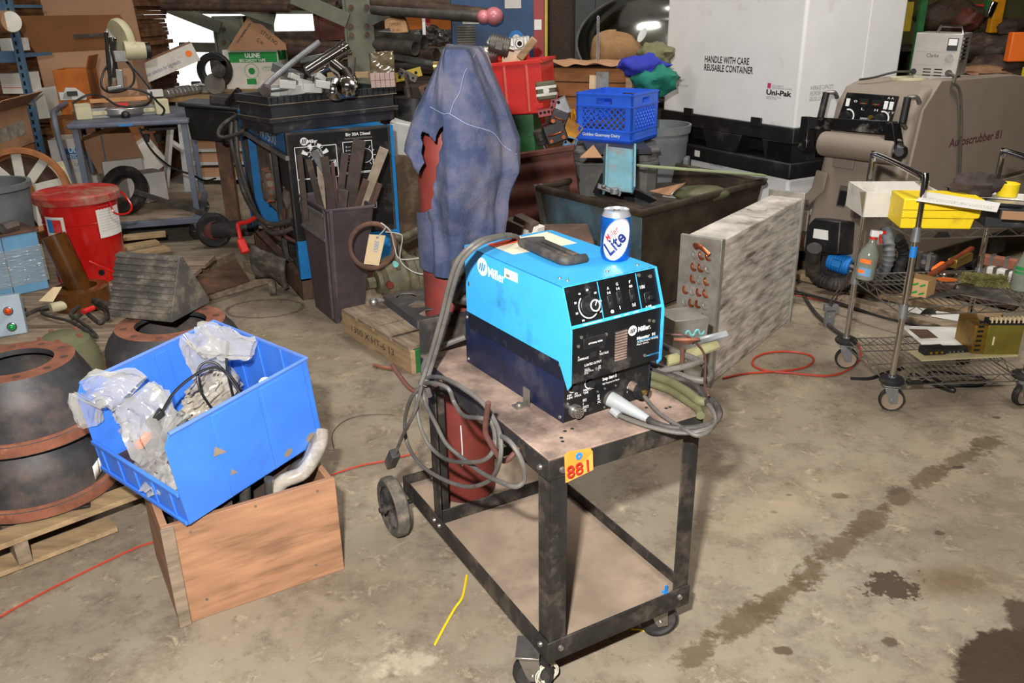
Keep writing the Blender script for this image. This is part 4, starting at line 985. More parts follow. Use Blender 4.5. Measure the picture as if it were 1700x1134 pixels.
bag([(.16, .16, .06), (.17, .17, .15), (.19, .19, .21)], [.09, .085, .05], 'dusty plastic bag of parts lying in the middle of the blue bin', 8, 'poly_dusty')
bag([(.30, .12, .06), (.36, .18, .12), (.35, .12, .18), (.37, .06, .24), (.44, .02, .25), (.465, .015, .16)], [.07, .085, .075, .06, .05, .03], 'crumpled clear plastic bag hanging over the left wall of the blue bin', 14)
bag([(.40, .16, .06), (.42, .28, .07), (.43, .38, .06)], [.05, .06, .03], 'clear plastic bag lying along the low front lip of the blue bin', 20)
k = MB(); k.tube([bp(.335, .19, .19), bp(.28, .20, .24), bp(.2, .22, .27), bp(.15, .24, .26), bp(.13, .27, .2), bp(.14, .29, .12)], .0042, 8).tube([bp(.2, .24, .12), bp(.22, .22, .22), bp(.19, .2, .275), bp(.15, .23, .27), bp(.13, .29, .16)], .004, 8).tube([bp(.13, .23, .14), bp(.12, .22, .24), bp(.09, .21, .315)], .004, 8)
pc2 = thing('appliance_cord', 'black appliance cord with moulded plug looping out of the blue bin', 'cord', Matrix.Translation(bp(.335, .19, .19)))
k.build('cord', 'black_plastic', pc2, world=True); k = MB(); k.bar(bp(.33, .19, .195), bp(.375, .17, .165), .026, .02); k.build('plug', 'black_plastic', pc2, world=True, bev=.003)
for i, (x, y, z, an) in enumerate(((.07, .32, .13, 20), (.05, .29, .17, 60), (.09, .35, .12, -30))):
    k = MB(BXX @ T(x, y, z) @ R('Z', an) @ R('Y', 60)); k.cyl((0, 0, -.035), (0, 0, .03), .016, n=14).ring((0, 0, .03), (0, 0, .042), .02, .012, 14).cyl((-.02, 0, 0), (.02, 0, 0), .007)
    single('pipe_fitting', k, 'steel', 'small dusty metal fitting in the right corner of the blue bin', 'fitting', group='fittings in the corner of the blue bin')
k = MB(BXX); k.box(0, 0, 0, .12, .02, .012, T(.06, .36, .17) @ R('Z', 12) @ R('Y', 8)); single('wood_piece', k, 'pale_wood', 'pale sliver of wood against the right wall of the blue bin', 'wood')
k = MB(BXX)
for i in range(26):
    x, y = random.uniform(.04, .4), random.uniform(.05, .37); k.box(-.02, -.014, 0, .02, .014, random.uniform(.02, .05), T(x, y, .005) @ R('Z', random.uniform(0, 180)) @ R('X', random.uniform(-20, 20)))
k.box(.01, .02, .003, L_ - .02, W_ - .02, .03)
single('small_parts', k, 'bar_dark', 'layer of small dusty parts covering the bottom of the blue bin', 'parts', kind='stuff')
k = MB(BXX); k.box(-.03, -.01, -.01, .03, .01, .01, T(.40, .17, .125) @ R('Z', 30)); single('orange_label', k, 'orange_tag', 'small orange label inside the plastic bag at the bin front', 'label', bev=.002)

# ------------------------------------------------------------------ pallet and brake drums on the left
def board(mb, p, q, w, h): mb.bar(p, q, w, h)
pl = thing('wooden_pallet', 'old wooden pallet carrying the brake drums at the left edge', 'pallet', Matrix.Translation((-1.9, 2.4, 0)))
e0, e1 = G(2, 905, .118), G(238, 818, .118); ed = (e1 - e0).normalized(); pr = Vector((-ed.y, ed.x, 0))
e0 = e0 - ed * .75
for k in range(4):
    b_ = MB(); off = pr * (.045 + k * .17); board(b_, e0 + off + Vector((0, 0, -.008)), e0 + off + ed * ((e1 - e0).length + .12) + Vector((0, 0, -.008)), .09, .018); b_.build('deck_board', 'grey_wood' if k else 'pale_wood', pl, world=True, bev=.002)
for k in range(3):
    b_ = MB(); s_ = e0 + ed * (.35 + k * .45) + Vector((0, 0, -.055)); board(b_, s_, s_ + pr * .62, .04, .075); b_.build('stringer', 'grey_wood', pl, world=True, bev=.002)
b_ = MB(); board(b_, e0 + pr * .05 + Vector((0, 0, -.1)), e0 + pr * .05 + ed * ((e1 - e0).length - .1) + Vector((0, 0, -.1)), .09, .016); b_.build('bottom_board', 'pale_wood', pl, world=True)
k = MB(); q0, q1 = G(112, 845, .125), G(150, 838, .125); k.bar(q0, q1, .022, .008); single('black_strip', k, 'black_plastic', 'short black plastic strip lying on the pallet edge by the brake drums', 'strip', bev=.001)
def drum(cx, cy, z, label, r=.262, h=.225, a0=20):
    o = thing('brake_drum', label, 'brake drum', place((cx, cy, z), a0), group=None)
    b_ = MB(); s = r / .262
    ro, rh = .196 * s, .128 * s
    b_.lathe([(.225 * s, 0), (r, 0), (r, .035), (r - .008, .04), (r - .018, .042), (r - .02, h * .55), (r - .024, h * .66), (r - .038, h * .8), (ro + .01, h * .9), (ro, h), (rh, h), (rh, h - .018), (.19 * s, h - .03), (.215 * s, h * .6), (.215 * s, .0)], 72)
    bo_ = b_.build('shell', ['drum_black'], o, sm=35)
    rg_ = MB(); rg_.ring((0, 0, h - .001), (0, 0, h + .001), ro, rh, 60); rg_.build('hub_face', 'rust', o)
    rg_ = MB(); rg_.lathe([(r + .0005, .002), (r + .001, .034), (r - .008, .0405), (r - .0225, .0425)], 72); rg_.build('flange', 'rust', o)
    hb = MB()
    for i in range(10):
        a = math.radians(36 * i); hb.cyl((.163 * s * math.cos(a), .163 * s * math.sin(a), h + .0005), (.163 * s * math.cos(a), .163 * s * math.sin(a), h + .0016), .013 * s, n=16)
    hb.buildn('bolt_hole', 'rust_brown', o)
    return o
dc = Vector((-1.60, 2.47, .128))
drum(dc.x, dc.y, dc.z, 'rusty black brake drum at the left edge, lowest of its stack on the pallet', a0=0, r=.242)
drum(dc.x + .005, dc.y, dc.z + .227, 'rusty brake drum with bolt holes in its top at the left edge, stacked on another', a0=13, r=.238)
k = MB(); q = Vector((dc.x, dc.y, dc.z)); a1 = math.atan2(-dc.y, -dc.x) + .55
for i in range(2):
    k2 = MB(); rr_ = .246; seg_ = [(a1 + .08 + i * .11 + j * .02) for j in range(6)]
    vs = [[k2.v((q.x + rr_ * math.cos(a), q.y + rr_ * math.sin(a), q.z + .055 + .05 * jz + (a - a1) * .12)) for a in seg_] for jz in (0, 1)]
    for j in range(5): k2.face([vs[0][j], vs[0][j + 1], vs[1][j + 1], vs[1][j]])
    single('paper_label', k2, 'paper', ('torn paper barcode label stuck on the lower brake drum', 'small white label stuck beside the barcode label on the drum')[i], 'label', solid=.001)
c2 = D(285, 545, 2.95)
d2z = .128
drum(c2.x, c2.y, d2z, 'black brake drum behind the blue bin, lowest of its stack', a0=5, h=.2)
drum(c2.x, c2.y, d2z + .202, 'dusty brake drum with rusty top behind the blue bin, under the wheel chock', a0=25, h=.2)
dt = d2z + .403
# wheel chock
XA, ww_, hh_ = fb((183, 530), (287, 540), dt, top=(195, 432))
CKX = XA @ T(.0, .0, 0)
ck = thing('wheel_chock', 'dusty ribbed grey rubber wheel chock resting on the rusty brake drum', 'wheel chock', CKX)
k = MB(); cw_ = ww_; chh = .235; cdp = .235
k.prism([(0, .01), (0, .035), (cdp * .42, chh), (cdp * .5, chh), (cdp, .03), (cdp, .01)], -cw_, 0, R('Z', 90)); k.build('wedge', 'dusty_rubber', ck, bev=.003)
rb = MB()
for i in range(9):
    f_ = (i + .5) / 9; y = cdp * .42 * f_; z = .035 + (chh - .035) * f_; n_ = Vector((0, -(chh - .035), cdp * .42)).normalized()
    rb.bar((.002, y + n_.y * .004, z + n_.z * .004), (cw_ - .002, y + n_.y * .004, z + n_.z * .004), .013, .012, up=n_)
rb.buildn('rib', 'dusty_rubber', ck, bev=.003)

# ------------------------------------------------------------------ red oily waste can
rc_ = D(150, 405, 4.75); rcx = rc_.x - .045
RZ = .16
r_ = .215; ctr = Vector((D(143, 400, 4.8).x, 4.8, RZ)); hcan = D(130, 322, 4.8).z - RZ
oc = thing('waste_can', 'red round steel oily waste can with dusty lid and white labels', 'can', place(ctr, 0))
b_ = MB(); b_.lathe([(0, .05), (r_ * .86, .05), (r_ * .86, 0), (r_ * .88, 0), (r_ * .88, .11), (r_ * .9, .12), (r_ * .94, hcan * .7), (r_ * .96, hcan * .71), (r_ * .94, hcan * .72), (r_ * .97, hcan * .9), (r_ * .97, hcan)], 64); b_.build('can_body', 'red_can', oc)
b_ = MB(); b_.lathe([(r_ * 1.06, hcan - .03), (r_ * 1.07, hcan - .028), (r_ * 1.07, hcan + .01), (r_ * 1.03, hcan + .022), (r_ * .9, hcan + .018), (0, hcan + .03)], 64); b_.build('lid', 'red_lid', oc)
b_ = MB(); ca = math.degrees(math.atan2(-ctr.y, -ctr.x))
def on(r, deg, z): a = math.radians(ca + deg); return Vector((r * math.cos(a), r * math.sin(a), z))
b_.tube([on(r_ * 1.0, 48, hcan * .93), on(r_ * 1.12, 46, hcan * .80), on(r_ * 1.25, 62, hcan * .76), on(r_ * 1.3, 78, hcan * .80), on(r_ * 1.2, 88, hcan * .9), on(r_ * 1.08, 88, hcan * .98)], .006, 8); b_.build('lid_handle', 'red_can', oc)
b_ = MB(); b_.tube([on(r_ * .92, -2, .14), on(r_ * 1.15, 30, .05), on(r_ * 1.35, 50, -.05)], .006, 8, smooth=False); b_.build('foot_lever', 'red_can', oc)
for dg in (14, 44, -20): b_ = MB(); p, q = on(r_ * .883, dg, .06), on(r_ * .889, dg, .06); b_.cyl(p, q, .018, n=20); b_.build('vent_hole', 'dark_hole', oc)
def wraplabel(par, r, d0, d1, z0, z1, m, name, sl=0.0):
    k = MB(); n = 10; vs = [[k.v(on(r, d0 + (d1 - d0) * i / n, z + sl * 0)) for i in range(n + 1)] for z in (z0, z1)]
    for i in range(n): k.face([vs[0][i], vs[0][i + 1], vs[1][i + 1], vs[1][i]])
    return k.build(name, m, par)
rl = r_ * .945
def curl(par, s, m, r, deg, z, w, h, bold=0):
    a0 = math.radians(ca + deg)
    def g(p): a = a0 + p.x / r; return Vector((r * math.cos(a), r * math.sin(a), z + p.z))
    return txt(s, m, par, Matrix.Identity(4), w, h, bold=bold, sag=g)
lb1 = wraplabel(oc, rl + .003, -62, -26, .17, .40, 'paper', 'hazard_label')
for (a, b, z0, z1, m) in ((-57, -46, .31, .385, 'blue_print'), (-46, -31, .31, .385, 'part_red'), (-46, -31, .225, .31, 'yellow')): wraplabel(lb1, rl + .005, a, b, z0, z1, m, 'label_square')
lb2 = wraplabel(oc, rl + .004, 22, 72, .26, .48, 'paper', 'instruction_label')
curl(lb2, 'WARNING', 'black_ink', rl + .006, 38, .455, .05, .008, .02)
for k in range(10): curl(lb2, 'Keep lid closed. Empty every night. For oily rags'[:48 - (k * 7) % 11], 'grey_ink', rl + .006, 26, .435 - k * .0155, .15 - (k * 7 % 3) * .01, .007)

# ------------------------------------------------------------------ light blue box, flanged pipe, control box
LBX, lw_, lh_ = fb((20, 492), (82, 478), .16, top=(12, 392))
lb = thing('steel_box', 'light blue sheet steel box partly wrapped in clear film at the left edge', 'box', LBX)
MB().box(-.22, 0, 0, lw_, .3, lh_).build('box_body', 'light_blue', lb, bev=.003)
MB().box(.012, -.002, 0, .016, 0, lh_).build('panel_joint', 'rust_brown', lb)
MB().box(-.24, -.012, lh_, lw_ + .01, .31, lh_ + .012).build('top_plate', 'rust_brown', lb, bev=.002)
fl = MB(); fl.grid(lambda u, v: (-.1 + u * (lw_ + .11), -.004 - .006 * abs(noise.noise(Vector((u * 5, v * 22, 1)))), .05 + v * (lh_ * .62)), 40, 60); fl.build('film', 'poly', lb, sm=20)
k = MB(); q0, q1 = LBX @ Vector((.0, .05, lh_ + .04)), LBX @ Vector((lw_ * .6, .06, lh_ + .04)); k.cyl(q0 - Vector((.06, 0, 0)), q0 + Vector((.05, 0, 0)), .022).cyl(q0 + Vector((.05, 0, 0)), q1, .032, n=6).cyl(q1, q1 + Vector((.03, 0, 0)), .015)
single('pipe_plug', k, 'steel', 'greasy steel hose fitting lying on the light blue box', 'fitting')
fp = G(118, 520, .16); fpc = fp + Vector((-.0, .14, 0))
o = thing('flanged_pipe', 'brown film-wrapped flanged pipe standing beside the light blue box', 'pipe', place(fpc, 0))
k = MB(); k.lathe([(0, 0), (.15, 0), (.15, .02), (.14, .025), (.14, .1), (.12, .105), (.085, .105), (.085, .06), (0, .06)], 48); k.build('flange', mat('grease_brown', '#5a3512', .25, var=.3, dirt='#2c1a0a', da=.3, dsc=8), o)
tilt = T(0, -.0, .06) @ R('Y', -14)
k = MB(tilt); k.lathe([(.06, 0), (.06, .33), (.045, .33), (.045, 0)], 32); k.build('pipe', 'grease_brown', o)
k = MB(); tgp = [LBX.inverted() @ G(0, 0, .2)]
t0 = D(88, 477, fpc.y - .16); t1 = D(103, 476, fpc.y - .15); t2 = D(88, 501, fpc.y - .2); t3 = D(64, 500, fpc.y - .2)
vs = [k.v(p) for p in (t0, t1, t2, t3)]; k.face(vs); single('paper_tag', k, 'tag_manila', 'blank manila tag hanging on the flanged brown pipe', 'tag', solid=.001, sm=0)
CBX, cw_, ch_ = fb((2, 560), (46, 553), .16, top=(5, 494))
cb = thing('control_box', 'pale blue-grey control box with red and green lamps at the left edge', 'control box', CBX @ T(0, 0, 0) @ R('X', -12))
MB().box(-.12, 0, 0, cw_, .12, ch_).build('box_body', mat('pale_blue', '#a4b4bf', .55, var=.06), cb, bev=.005)
for i, (x, z, m) in enumerate(((cw_ * .48, ch_ * .62, 'glass_amber'), (-.018, ch_ * .60, 'glass_amber'), (cw_ * .48, ch_ * .22, 'glass_green'), (-.018, ch_ * .22, 'glass_green'))):
    k = MB(); k.cyl((x, 0, z), (x, -.012, z), .022, n=20).cyl((x, -.012, z), (x, -.02, z), .018, n=20); l_ = k.build('lamp_ring', 'chrome', cb)
    k = MB(); k.lathe([(.015, 0), (.0165, .012), (.013, .022), (.006, .028), (0, .029)], 20, T(x, -.02, z) @ R('X', 90)); k.build('lamp_lens', m, l_)
GM = D(105, 575, 3.35); k = MB(); gx = GM
o = thing('green_motor', 'dusty green rounded motor housing lying behind the left brake drums', 'motor', place((GM.x, GM.y, .13), 0))
k.lathe([(0, 0), (.13, 0), (.14, .06), (.135, .12), (.11, .18), (.06, .21), (0, .215)], 40).build('housing', 'green_motor', o)
for i in range(5): a = i * 1.256; MB().cyl((.08 * math.cos(a), .08 * math.sin(a), .19), (.08 * math.cos(a), .08 * math.sin(a), .21), .012, n=6).build('bolt', 'rust', o)
# cords among the drums
def cordpx(name, pts, z, r, m, label, cat='cord', n=8, flat=1):
    k = MB(); k.tube([G(px, py, z[i] if isinstance(z, (list, tuple)) else z) for i, (px, py) in enumerate(pts)], r, n, flat=flat); return single(name, k, m, label, cat)
z_ = .19
cordpx('extension_cord', [(30, 530), (60, 515), (90, 508), (125, 500), (150, 500), (170, 512), (178, 525), (165, 535), (150, 525), (140, 518), (125, 528), (118, 520), (135, 508), (160, 505)], z_, .011, 'cable_dark', 'black cord with grey inline connector tangled behind the brake drums')
k = MB(); k.cyl(G(84, 512, z_ + .01), G(113, 505, z_ + .01), .026, n=16); single('cord_connector', k, 'saw_cream', 'grey and clear inline cord connector behind the left drums', 'connector')
cordpx('extension_cord', [(118, 522), (130, 532), (148, 545), (160, 560), (120, 535), (90, 527), (70, 520), (75, 510), (88, 510)], z_ - .01, .008, 'cable_dark', 'thin black cord knotted beside the red-taped lead')
cordpx('welding_lead', [(148, 496), (165, 502), (180, 510), (190, 520)], z_ + .02, .02, 'cable_dark', 'ribbed dark cable ending beneath the wheel chock', 'cable')
k = MB(); k.cyl(G(138, 518, z_ + .03), G(155, 511, z_ + .03), .014, n=12); single('red_sleeve', k, 'part_red', 'short red sleeve on the tangled black cords', 'sleeve')
pl2 = thing('wooden_pallet', 'low wooden pallet under the red waste can and the light blue box', 'pallet', Matrix.Translation((-2.9, 4.4, 0)))
for k_ in range(7):
    yy = 3.45 + k_ * .26; MB().box(-3.9, yy, .13, -1.9 - .10 * k_ * 0, yy + .2, .158).build('deck_board', 'grey_wood', pl2, world=True, bev=.003)
for x in (-3.8, -2.9, -2.0): MB().box(x, 3.45, .0, x + .05, 5.2, .13).build('stringer', 'pale_wood', pl2, world=True)
for i, (a, b, w_) in enumerate((((205, 395), (275, 388), .10), ((203, 412), (262, 402), .09), ((212, 425), (278, 412), .1), ((205, 432), (265, 428), .08))):
    k = MB(); k.bar(G(*a, .16), G(*b, .16), w_, .025); single('loose_board', k, 'pale_wood', ('loose wood slat right of the red waste can, farthest', 'loose wood slat right of the red waste can, second from the back', 'loose wood slat right of the red waste can, third from the back', 'loose wood slat right of the red waste can, nearest')[i], 'board', bev=.002)
k = MB(); p = [G(305, 467, .1), G(392, 430, .1), G(415, 465, .07), G(330, 492, .07)]; vs = [k.v(q) for q in p]; k.face(vs); single('steel_plate', k, 'rust_brown', 'dark steel plate lying tilted on wood left of the generator', 'plate', solid=.008, sm=0)
k = MB(); k.bar(G(320, 497, .03), G(470, 455, .03), .05, .05).bar(G(300, 462, .03), G(385, 424, .03), .05, .05).bar(G(410, 440, .03), G(470, 470, .03), .05, .05); single('timber_frame', k, 'grey_wood', 'grey timber frame lying under the dark steel plate', 'timber')
# dark tub far left
q = G(-20, 375, .35); k = MB(Matrix.Translation((D(-20, 340, 4.9).x, 4.9, .2))); k.lathe([(.0, 0), (.2, 0), (.235, .46), (.25, .47), (.25, .5), (.225, .5), (.21, .1), (0, .08)], 40); single('grey_tub', k, 'can_grey', 'dark grey round tub at the left edge below the spoked wheel', 'tub')

# ------------------------------------------------------------------ spoked wheel
sw = D(38, 318, 5.6); rw = 68 / FPX * 5.9
SX = Matrix.Translation(sw) @ R('Z', 20) @ R('X', 78)
o = thing('spoked_wheel', 'big rust-orange rimmed wheel with pale spokes leaning at the left edge', 'wheel', SX)
k = MB(); k.lathe([(rw * .84, -.03), (rw * .98, -.035), (rw, -.02), (rw, .03), (rw * .97, .045), (rw * .86, .04), (rw * .84, -.03)], 64); k.build('rim', 'rust_ring', o)
for i in range(9):
    k = MB(R('Z', i * 40)); k.box(-.03, .05, -.012, .03, rw * .86, .012, None); k.build('spoke', 'spoke_white', o, bev=.004)
k = MB(); k.cyl((0, 0, -.06), (0, 0, .05), .075, n=28).cyl((0, 0, .05), (0, 0, .14), .035, n=20); k.build('hub', 'rust_ring', o)
k = MB(); k.lathe([(rw * .3, -.05), (rw * .8, -.05)], 40); k.build('brake_disc', 'rust_brown', o, solid=.01)
bx_ = fbY((86, 312), (118, 305), (84, 272), 5.9); k = MB(bx_[0]); k.box(0, 0, 0, bx_[1], .015, bx_[2]).cyl((bx_[1] * .5, 0, bx_[2] * .5), (bx_[1] * .5, -.05, bx_[2] * .5), .07, n=24); single('flange_plate', k, 'saw_cream', 'cream cast flange plate right of the spoked wheel', 'flange', bev=.002)
def quad(mb, pts): return mb.face([mb.v(p) for p in pts])
def hitter(X): return lambda px, py, y=0.0: plane_hit(X, px, py, 1, y)
def wtext(s, m, par, X, px0, py0, px1, hpx, **k):
    """lettering on the y=0 face of X between photo columns px0 and px1, baseline at py0"""
    a = plane_hit(X, px0, py0, 1, 0); b = plane_hit(X, px1, py0, 1, 0); c = plane_hit(X, px0, py0 - hpx, 1, 0)
    I = PM[par.name].inverted() @ X if par is not None else X
    return txt(s, m, par, I @ T(a.x, 0, a.z), abs(b.x - a.x), abs(c.z - a.z), **k)
def wbox(mb, X, px0, py0, px1, py1, y0, y1):
    a = plane_hit(X, px0, py0, 1, y0); b = plane_hit(X, px1, py1, 1, y0)
    mb.box(min(a.x, b.x), y0, min(a.z, b.z), max(a.x, b.x), y1, max(a.z, b.z)); return mb
# ------------------------------------------------------------------ grey steel cart with mitre saw
CZ = .90
GX, gw, _ = fb((110, 216), (314, 206), CZ - .035); 
zg = CZ
gc = thing('utility_cart', 'blue-grey steel table cart on casters carrying a mitre saw', 'cart', Matrix.Translation((GX.translation.x, GX.translation.y, 0)) @ GX.to_3x3().to_4x4())
gd = 1.05
MB().box(0, 0, CZ - .035, gw, gd, CZ).build('table_top', 'cart_grey', gc, bev=.012, seg=3)
for x, y in ((.03, .02), (gw - .06, .02), (.03, gd - .05), (gw - .06, gd - .05)): MB().box(x, y, .16, x + .04, y + .04, CZ - .03).build('leg', 'cart_grey', gc, bev=.002)
MB().box(0, 0, .14, gw, gd, .185).build('lower_shelf', 'cart_grey', gc, bev=.004)
k = MB(); k.box(.04, .04, .185, gw - .04, gd - .04, .188).build('shelf_dust', 'cart_shelf', gc)
wl_ = hitter(PM[gc.name]); 
MB().box(gw * .42, -.001, CZ - .028, gw * .53, 0, CZ - .012).build('name_plate', 'blue_print', gc)
k = MB(); k.tube([(-.03, .02, .35), (-.06, .02, .75), (-.07, .05, .93), (-.10, .3, .97), (-.07, gd - .1, .93), (-.05, gd - .05, .4)], .019, 10).build('push_handle', 'cart_grey', gc)
for x, y, a in ((.06, .07, 60), (gw - .07, .07, 30), (.06, gd - .07, 80), (gw - .07, gd - .07, 20)): caster(gc, x, y, .065, .065, .035, a, 'rubber', 'galv', .14, 'dusty_black', brake=(x > .3))
# mitre saw
SX_, sw_, _ = fb((128, 200), (283, 189), CZ)
ms = thing('mitre_saw', 'cream and chrome compound mitre saw standing on the blue-grey cart', 'mitre saw', SX_)
h_ = hitter(SX_); P_ = lambda px, py, y=0.0: h_(px, py, y)
def pbox(mb, px0, py0, px1, py1, y0, y1): return wbox(mb, SX_, px0, py0, px1, py1, y0, y1)
k = MB(); pbox(k, 128, 200, 150, 172, 0, .12).box(sw_ - .10, 0, 0, sw_, .12, .11).box(.0, .02, .02, sw_, .25, .05); k.build('base', 'saw_cream', ms, bev=.006)
k = MB(); k.box(.08, .03, .0, sw_ - .08, .1, .075); k.lathe([(.2, .0), (.22, .02), (.22, .06), (.2, .075), (0, .08)], 40, T(sw_ * .52, .2, 0)); k.build('turntable', 'saw_metal', ms, bev=.003)
k = MB(); pbox(k, 150, 172, 244, 160, .0, .05); k.build('wood_fence', mat('fence_wood', '#c8905f', .7, var=.12), ms, bev=.003)
k = MB(); pbox(k, 100, 167, 118, 153, .06, .12); k.prism([(q.x, q.z) for q in (P_(110, 147), P_(127, 147), P_(146, 160), P_(146, 167), P_(104, 167))], .06, .1); k.build('left_fence', 'saw_white', ms, bev=.003)
k = MB(); pbox(k, 112, 160, 128, 151, .056, .058); k.build('warning_label', 'uni_black', ms)
k = MB(); pbox(k, 246, 162, 270, 148, .06, .1); k.build('right_fence', 'saw_white', ms, bev=.003)
k = MB(); pbox(k, 193, 178, 212, 170, -.002, .0); k.build('brand_label', 'part_red', ms)
k = MB(); c = P_(206, 190); k.cyl((c.x, .0, c.z), (c.x, -.06, c.z), .012).sphere((c.x, -.07, c.z), .032, 16); k.build('lock_knob', 'black_plastic', ms)
ar = MB(); y = .18
for (a, b) in (((176, 52), (184, 148)), ((190, 62), (190, 130)), ((182, 60), (195, 128))):
    p, q = P_(*a, y), P_(*b, y); ar.bar(p, q, .03, .022)
ar.build('guard_arm', 'chrome', ms, bev=.006)
k = MB(); k.prism([(q.x, q.z) for q in (P_(174, 56, y), P_(178, 47, y), (P_(184, 54, y)), P_(194, 66, y), P_(197, 125, y), P_(186, 140, y), P_(178, 128, y))], y + .02, y + .03); k.build('saw_blade', 'saw_metal', ms)
k = MB(); p, q = P_(178, 150, y), P_(202, 146, y); k.bar(p, q, .08, .05); k.bar(P_(200, 150, y), P_(197, 115, y), .05, .03); k.build('pivot', 'saw_metal', ms, bev=.006)
k = MB(); c = P_(204, 65, y); k.lathe([(0, -.03), (.13, -.03), (.14, -.015), (.14, .015), (.13, .03), (0, .03)], 36, T(c.x + .005, y + .1, c.z) @ R('Z', 24) @ R('Y', 82), sx=1.05, sy=.95) ; k.build('blade_guard', 'saw_cream', ms)
k = MB(); p, q = P_(206, 84, y), P_(241, 84, y); k.cyl(p, q, .068, .062, 28); pbox(k, 206, 76, 246, 70, y, y + .06); k.build('motor', 'saw_cream', ms, bev=.003)
k = MB(); k.cyl(q, P_(249, 84, y), .058, n=28); k.build('motor_cap', 'black_plastic', ms)
k = MB(); pbox(k, 192, 103, 210, 84, y - .03, y + .03); k.build('gear_case', 'saw_metal', ms, bev=.003)
k = MB(); k.tube([P_(210, 102, y), P_(222, 120, y - .05), P_(220, 140, y - .06), P_(200, 152, y - .1), P_(178, 152, y - .15), P_(168, 140, y - .15), P_(172, 120, y - .1), P_(178, 110, y - .05)], .008, 8).tube([P_(213, 104, y), P_(236, 130, y - .05), P_(250, 150, y - .1), P_(248, 170, -.05), P_(225, 177, -.08), P_(195, 175, -.09), P_(170, 160, -.09), P_(145, 158, -.1), P_(120, 172, -.08)], .008, 8).tube([P_(180, 152, -.1), P_(215, 147, -.1), P_(245, 155, -.1), P_(262, 170, -.1), P_(272, 187, -.08), P_(240, 177 + 38, -.06), P_(232, 214, -.06), P_(252, 250, -.06), P_(285, 278, -.05), P_(318, 290, -.05), P_(340, 300, 0), P_(358, 296, .1)], .008, 8)
k.build('power_cord', 'black_plastic', ms)
k = MB(); c = P_(262, 215, .1); k.box(c.x - .08, .02, CZ * 0 - .12, c.x + .12, .2, -.045); k.cyl((c.x - .1, .04, -.14), (c.x - .1, .04, -.2), .03, .015).cyl((c.x - .02, .04, -.14), (c.x - .02, .04, -.21), .03, .015)
single('vice', k, 'dusty_black', 'black clamp bracket hanging under the blue-grey cart top', 'clamp', X=SX_, bev=.004)
# black hose ring, white mailing boxes on the lower shelf
c = D(206, 316, 6.35); k = MB(Matrix.Translation(c) @ R('X', 62) @ R('Y', -12)); k.lathe([(.11, -.03), (.14, -.045), (.18, -.04), (.19, 0), (.18, .04), (.14, .045), (.11, .03), (.11, -.03)], 44)
single('rubber_ring', k, 'rubber', 'thick black rubber ring leaning on the lower shelf of the blue-grey cart', 'rubber ring')
X, w, h = fb((219, 341), (281, 331), .19, top=(217, 292)); o = carton(X, w, .22, h, 'white_board', 'small white mailing carton with red stripes on the lower cart shelf', name='mailing_box')
k = MB(X); k.box(0, -.001, h * .82, w, 0, h * .85).box(0, -.001, h * .1, w, 0, h * .13); PM[o.name] = X; k.X = Matrix.Identity(4); k.build('red_stripe', 'part_red', o)
MB().box(0, -.0012, .01, w * .12, 0, h * .2).build('blue_logo', 'blue_print', o)
X, w, h = fb((181, 331), (246, 323), .19, top=(180, 268)); X = X @ T(0, .0, 0); carton(X, w, .2, h, 'white_board', 'dusty grey-white carton behind the white mailing carton on the lower shelf')
X, w, h = fbY((99, 318), (166, 314), (97, 232), 7.25, 7.3); h += X.translation.z; X = T(0, 0, -X.translation.z) @ X
o = carton(X, w, .35, h, 'white_board', 'white carton with blue stretch wrap print standing behind the cart leg', name='stretch_wrap_box')
k = MB(); wbox(k, X, 102, 265, 159, 244, -.0015, 0); k.build('blue_panel', 'blue_print', o)
for s, a, b_, c_, hh in (('ULINE', 114, 254, 148, 9), ('STRETCH WRAP', 105, 264, 157, 7)):
    wtext(s, 'white_ink', o, X @ T(0, -.002, 0), a, b_, c_, hh, bold=.03)
wtext('CAST', 'blue_print', o, X, 124, 276, 140, 5); wtext('20 X 5 LBS', 'blue_print', o, X, 124, 285, 142, 4)
# white steel bench legs behind the cart
wb = thing('steel_stand', 'pale steel stand with punched legs behind the blue-grey cart', 'stand', Matrix.Translation((-2.6, 6.8, 0)))
for (a, b, w_) in (((284, 200), (276, 300), .07), ((303, 205), (317, 342), .08), ((283, 235), (305, 250), .05)):
    k = MB(); p, q = D(*a, 7.5), D(*b, 7.4); k.bar(p, q + (q - p) * (.12 if w_ > .06 else 0), w_, .03); k.build('leg', 'saw_white', wb, world=True, bev=.003)
# ------------------------------------------------------------------ cartons on the left
X, w, h = fbY((85, 192), (236, 182), (72, 87), 7.6, 7.75); 
o = carton(X, w, .5, h, 'cardboard_pink', 'large open brown carton behind the mitre saw with its front flap standing up', flaps=(), open_=True)
k = MB(); a = plane_hit(X, 70, 86, 1, 0); b_ = plane_hit(X, 180, 96, 1, 0); quad(k, [Vector((0, 0, h)), Vector((w * .98, 0, h)), Vector((w * .98 + .02, -.10, h + .27)), Vector((-.09, -.12, h + .30))]); k.build('front_flap', 'cardboard_dark', o, solid=.006, sm=0)
carton(T(0, 0, -X.translation.z) @ X, w, .5, X.translation.z - .005, 'cardboard_dark', 'plain brown carton on the floor under the large open carton')
k = MB(); quad(k, [Vector((w * .7, .5, h)), Vector((w, .5, h)), Vector((w * .98, .5, h + .12)), Vector((w * .75, .45, h + .38))]); k.build('side_flap', 'cardboard', o, solid=.006, sm=0)

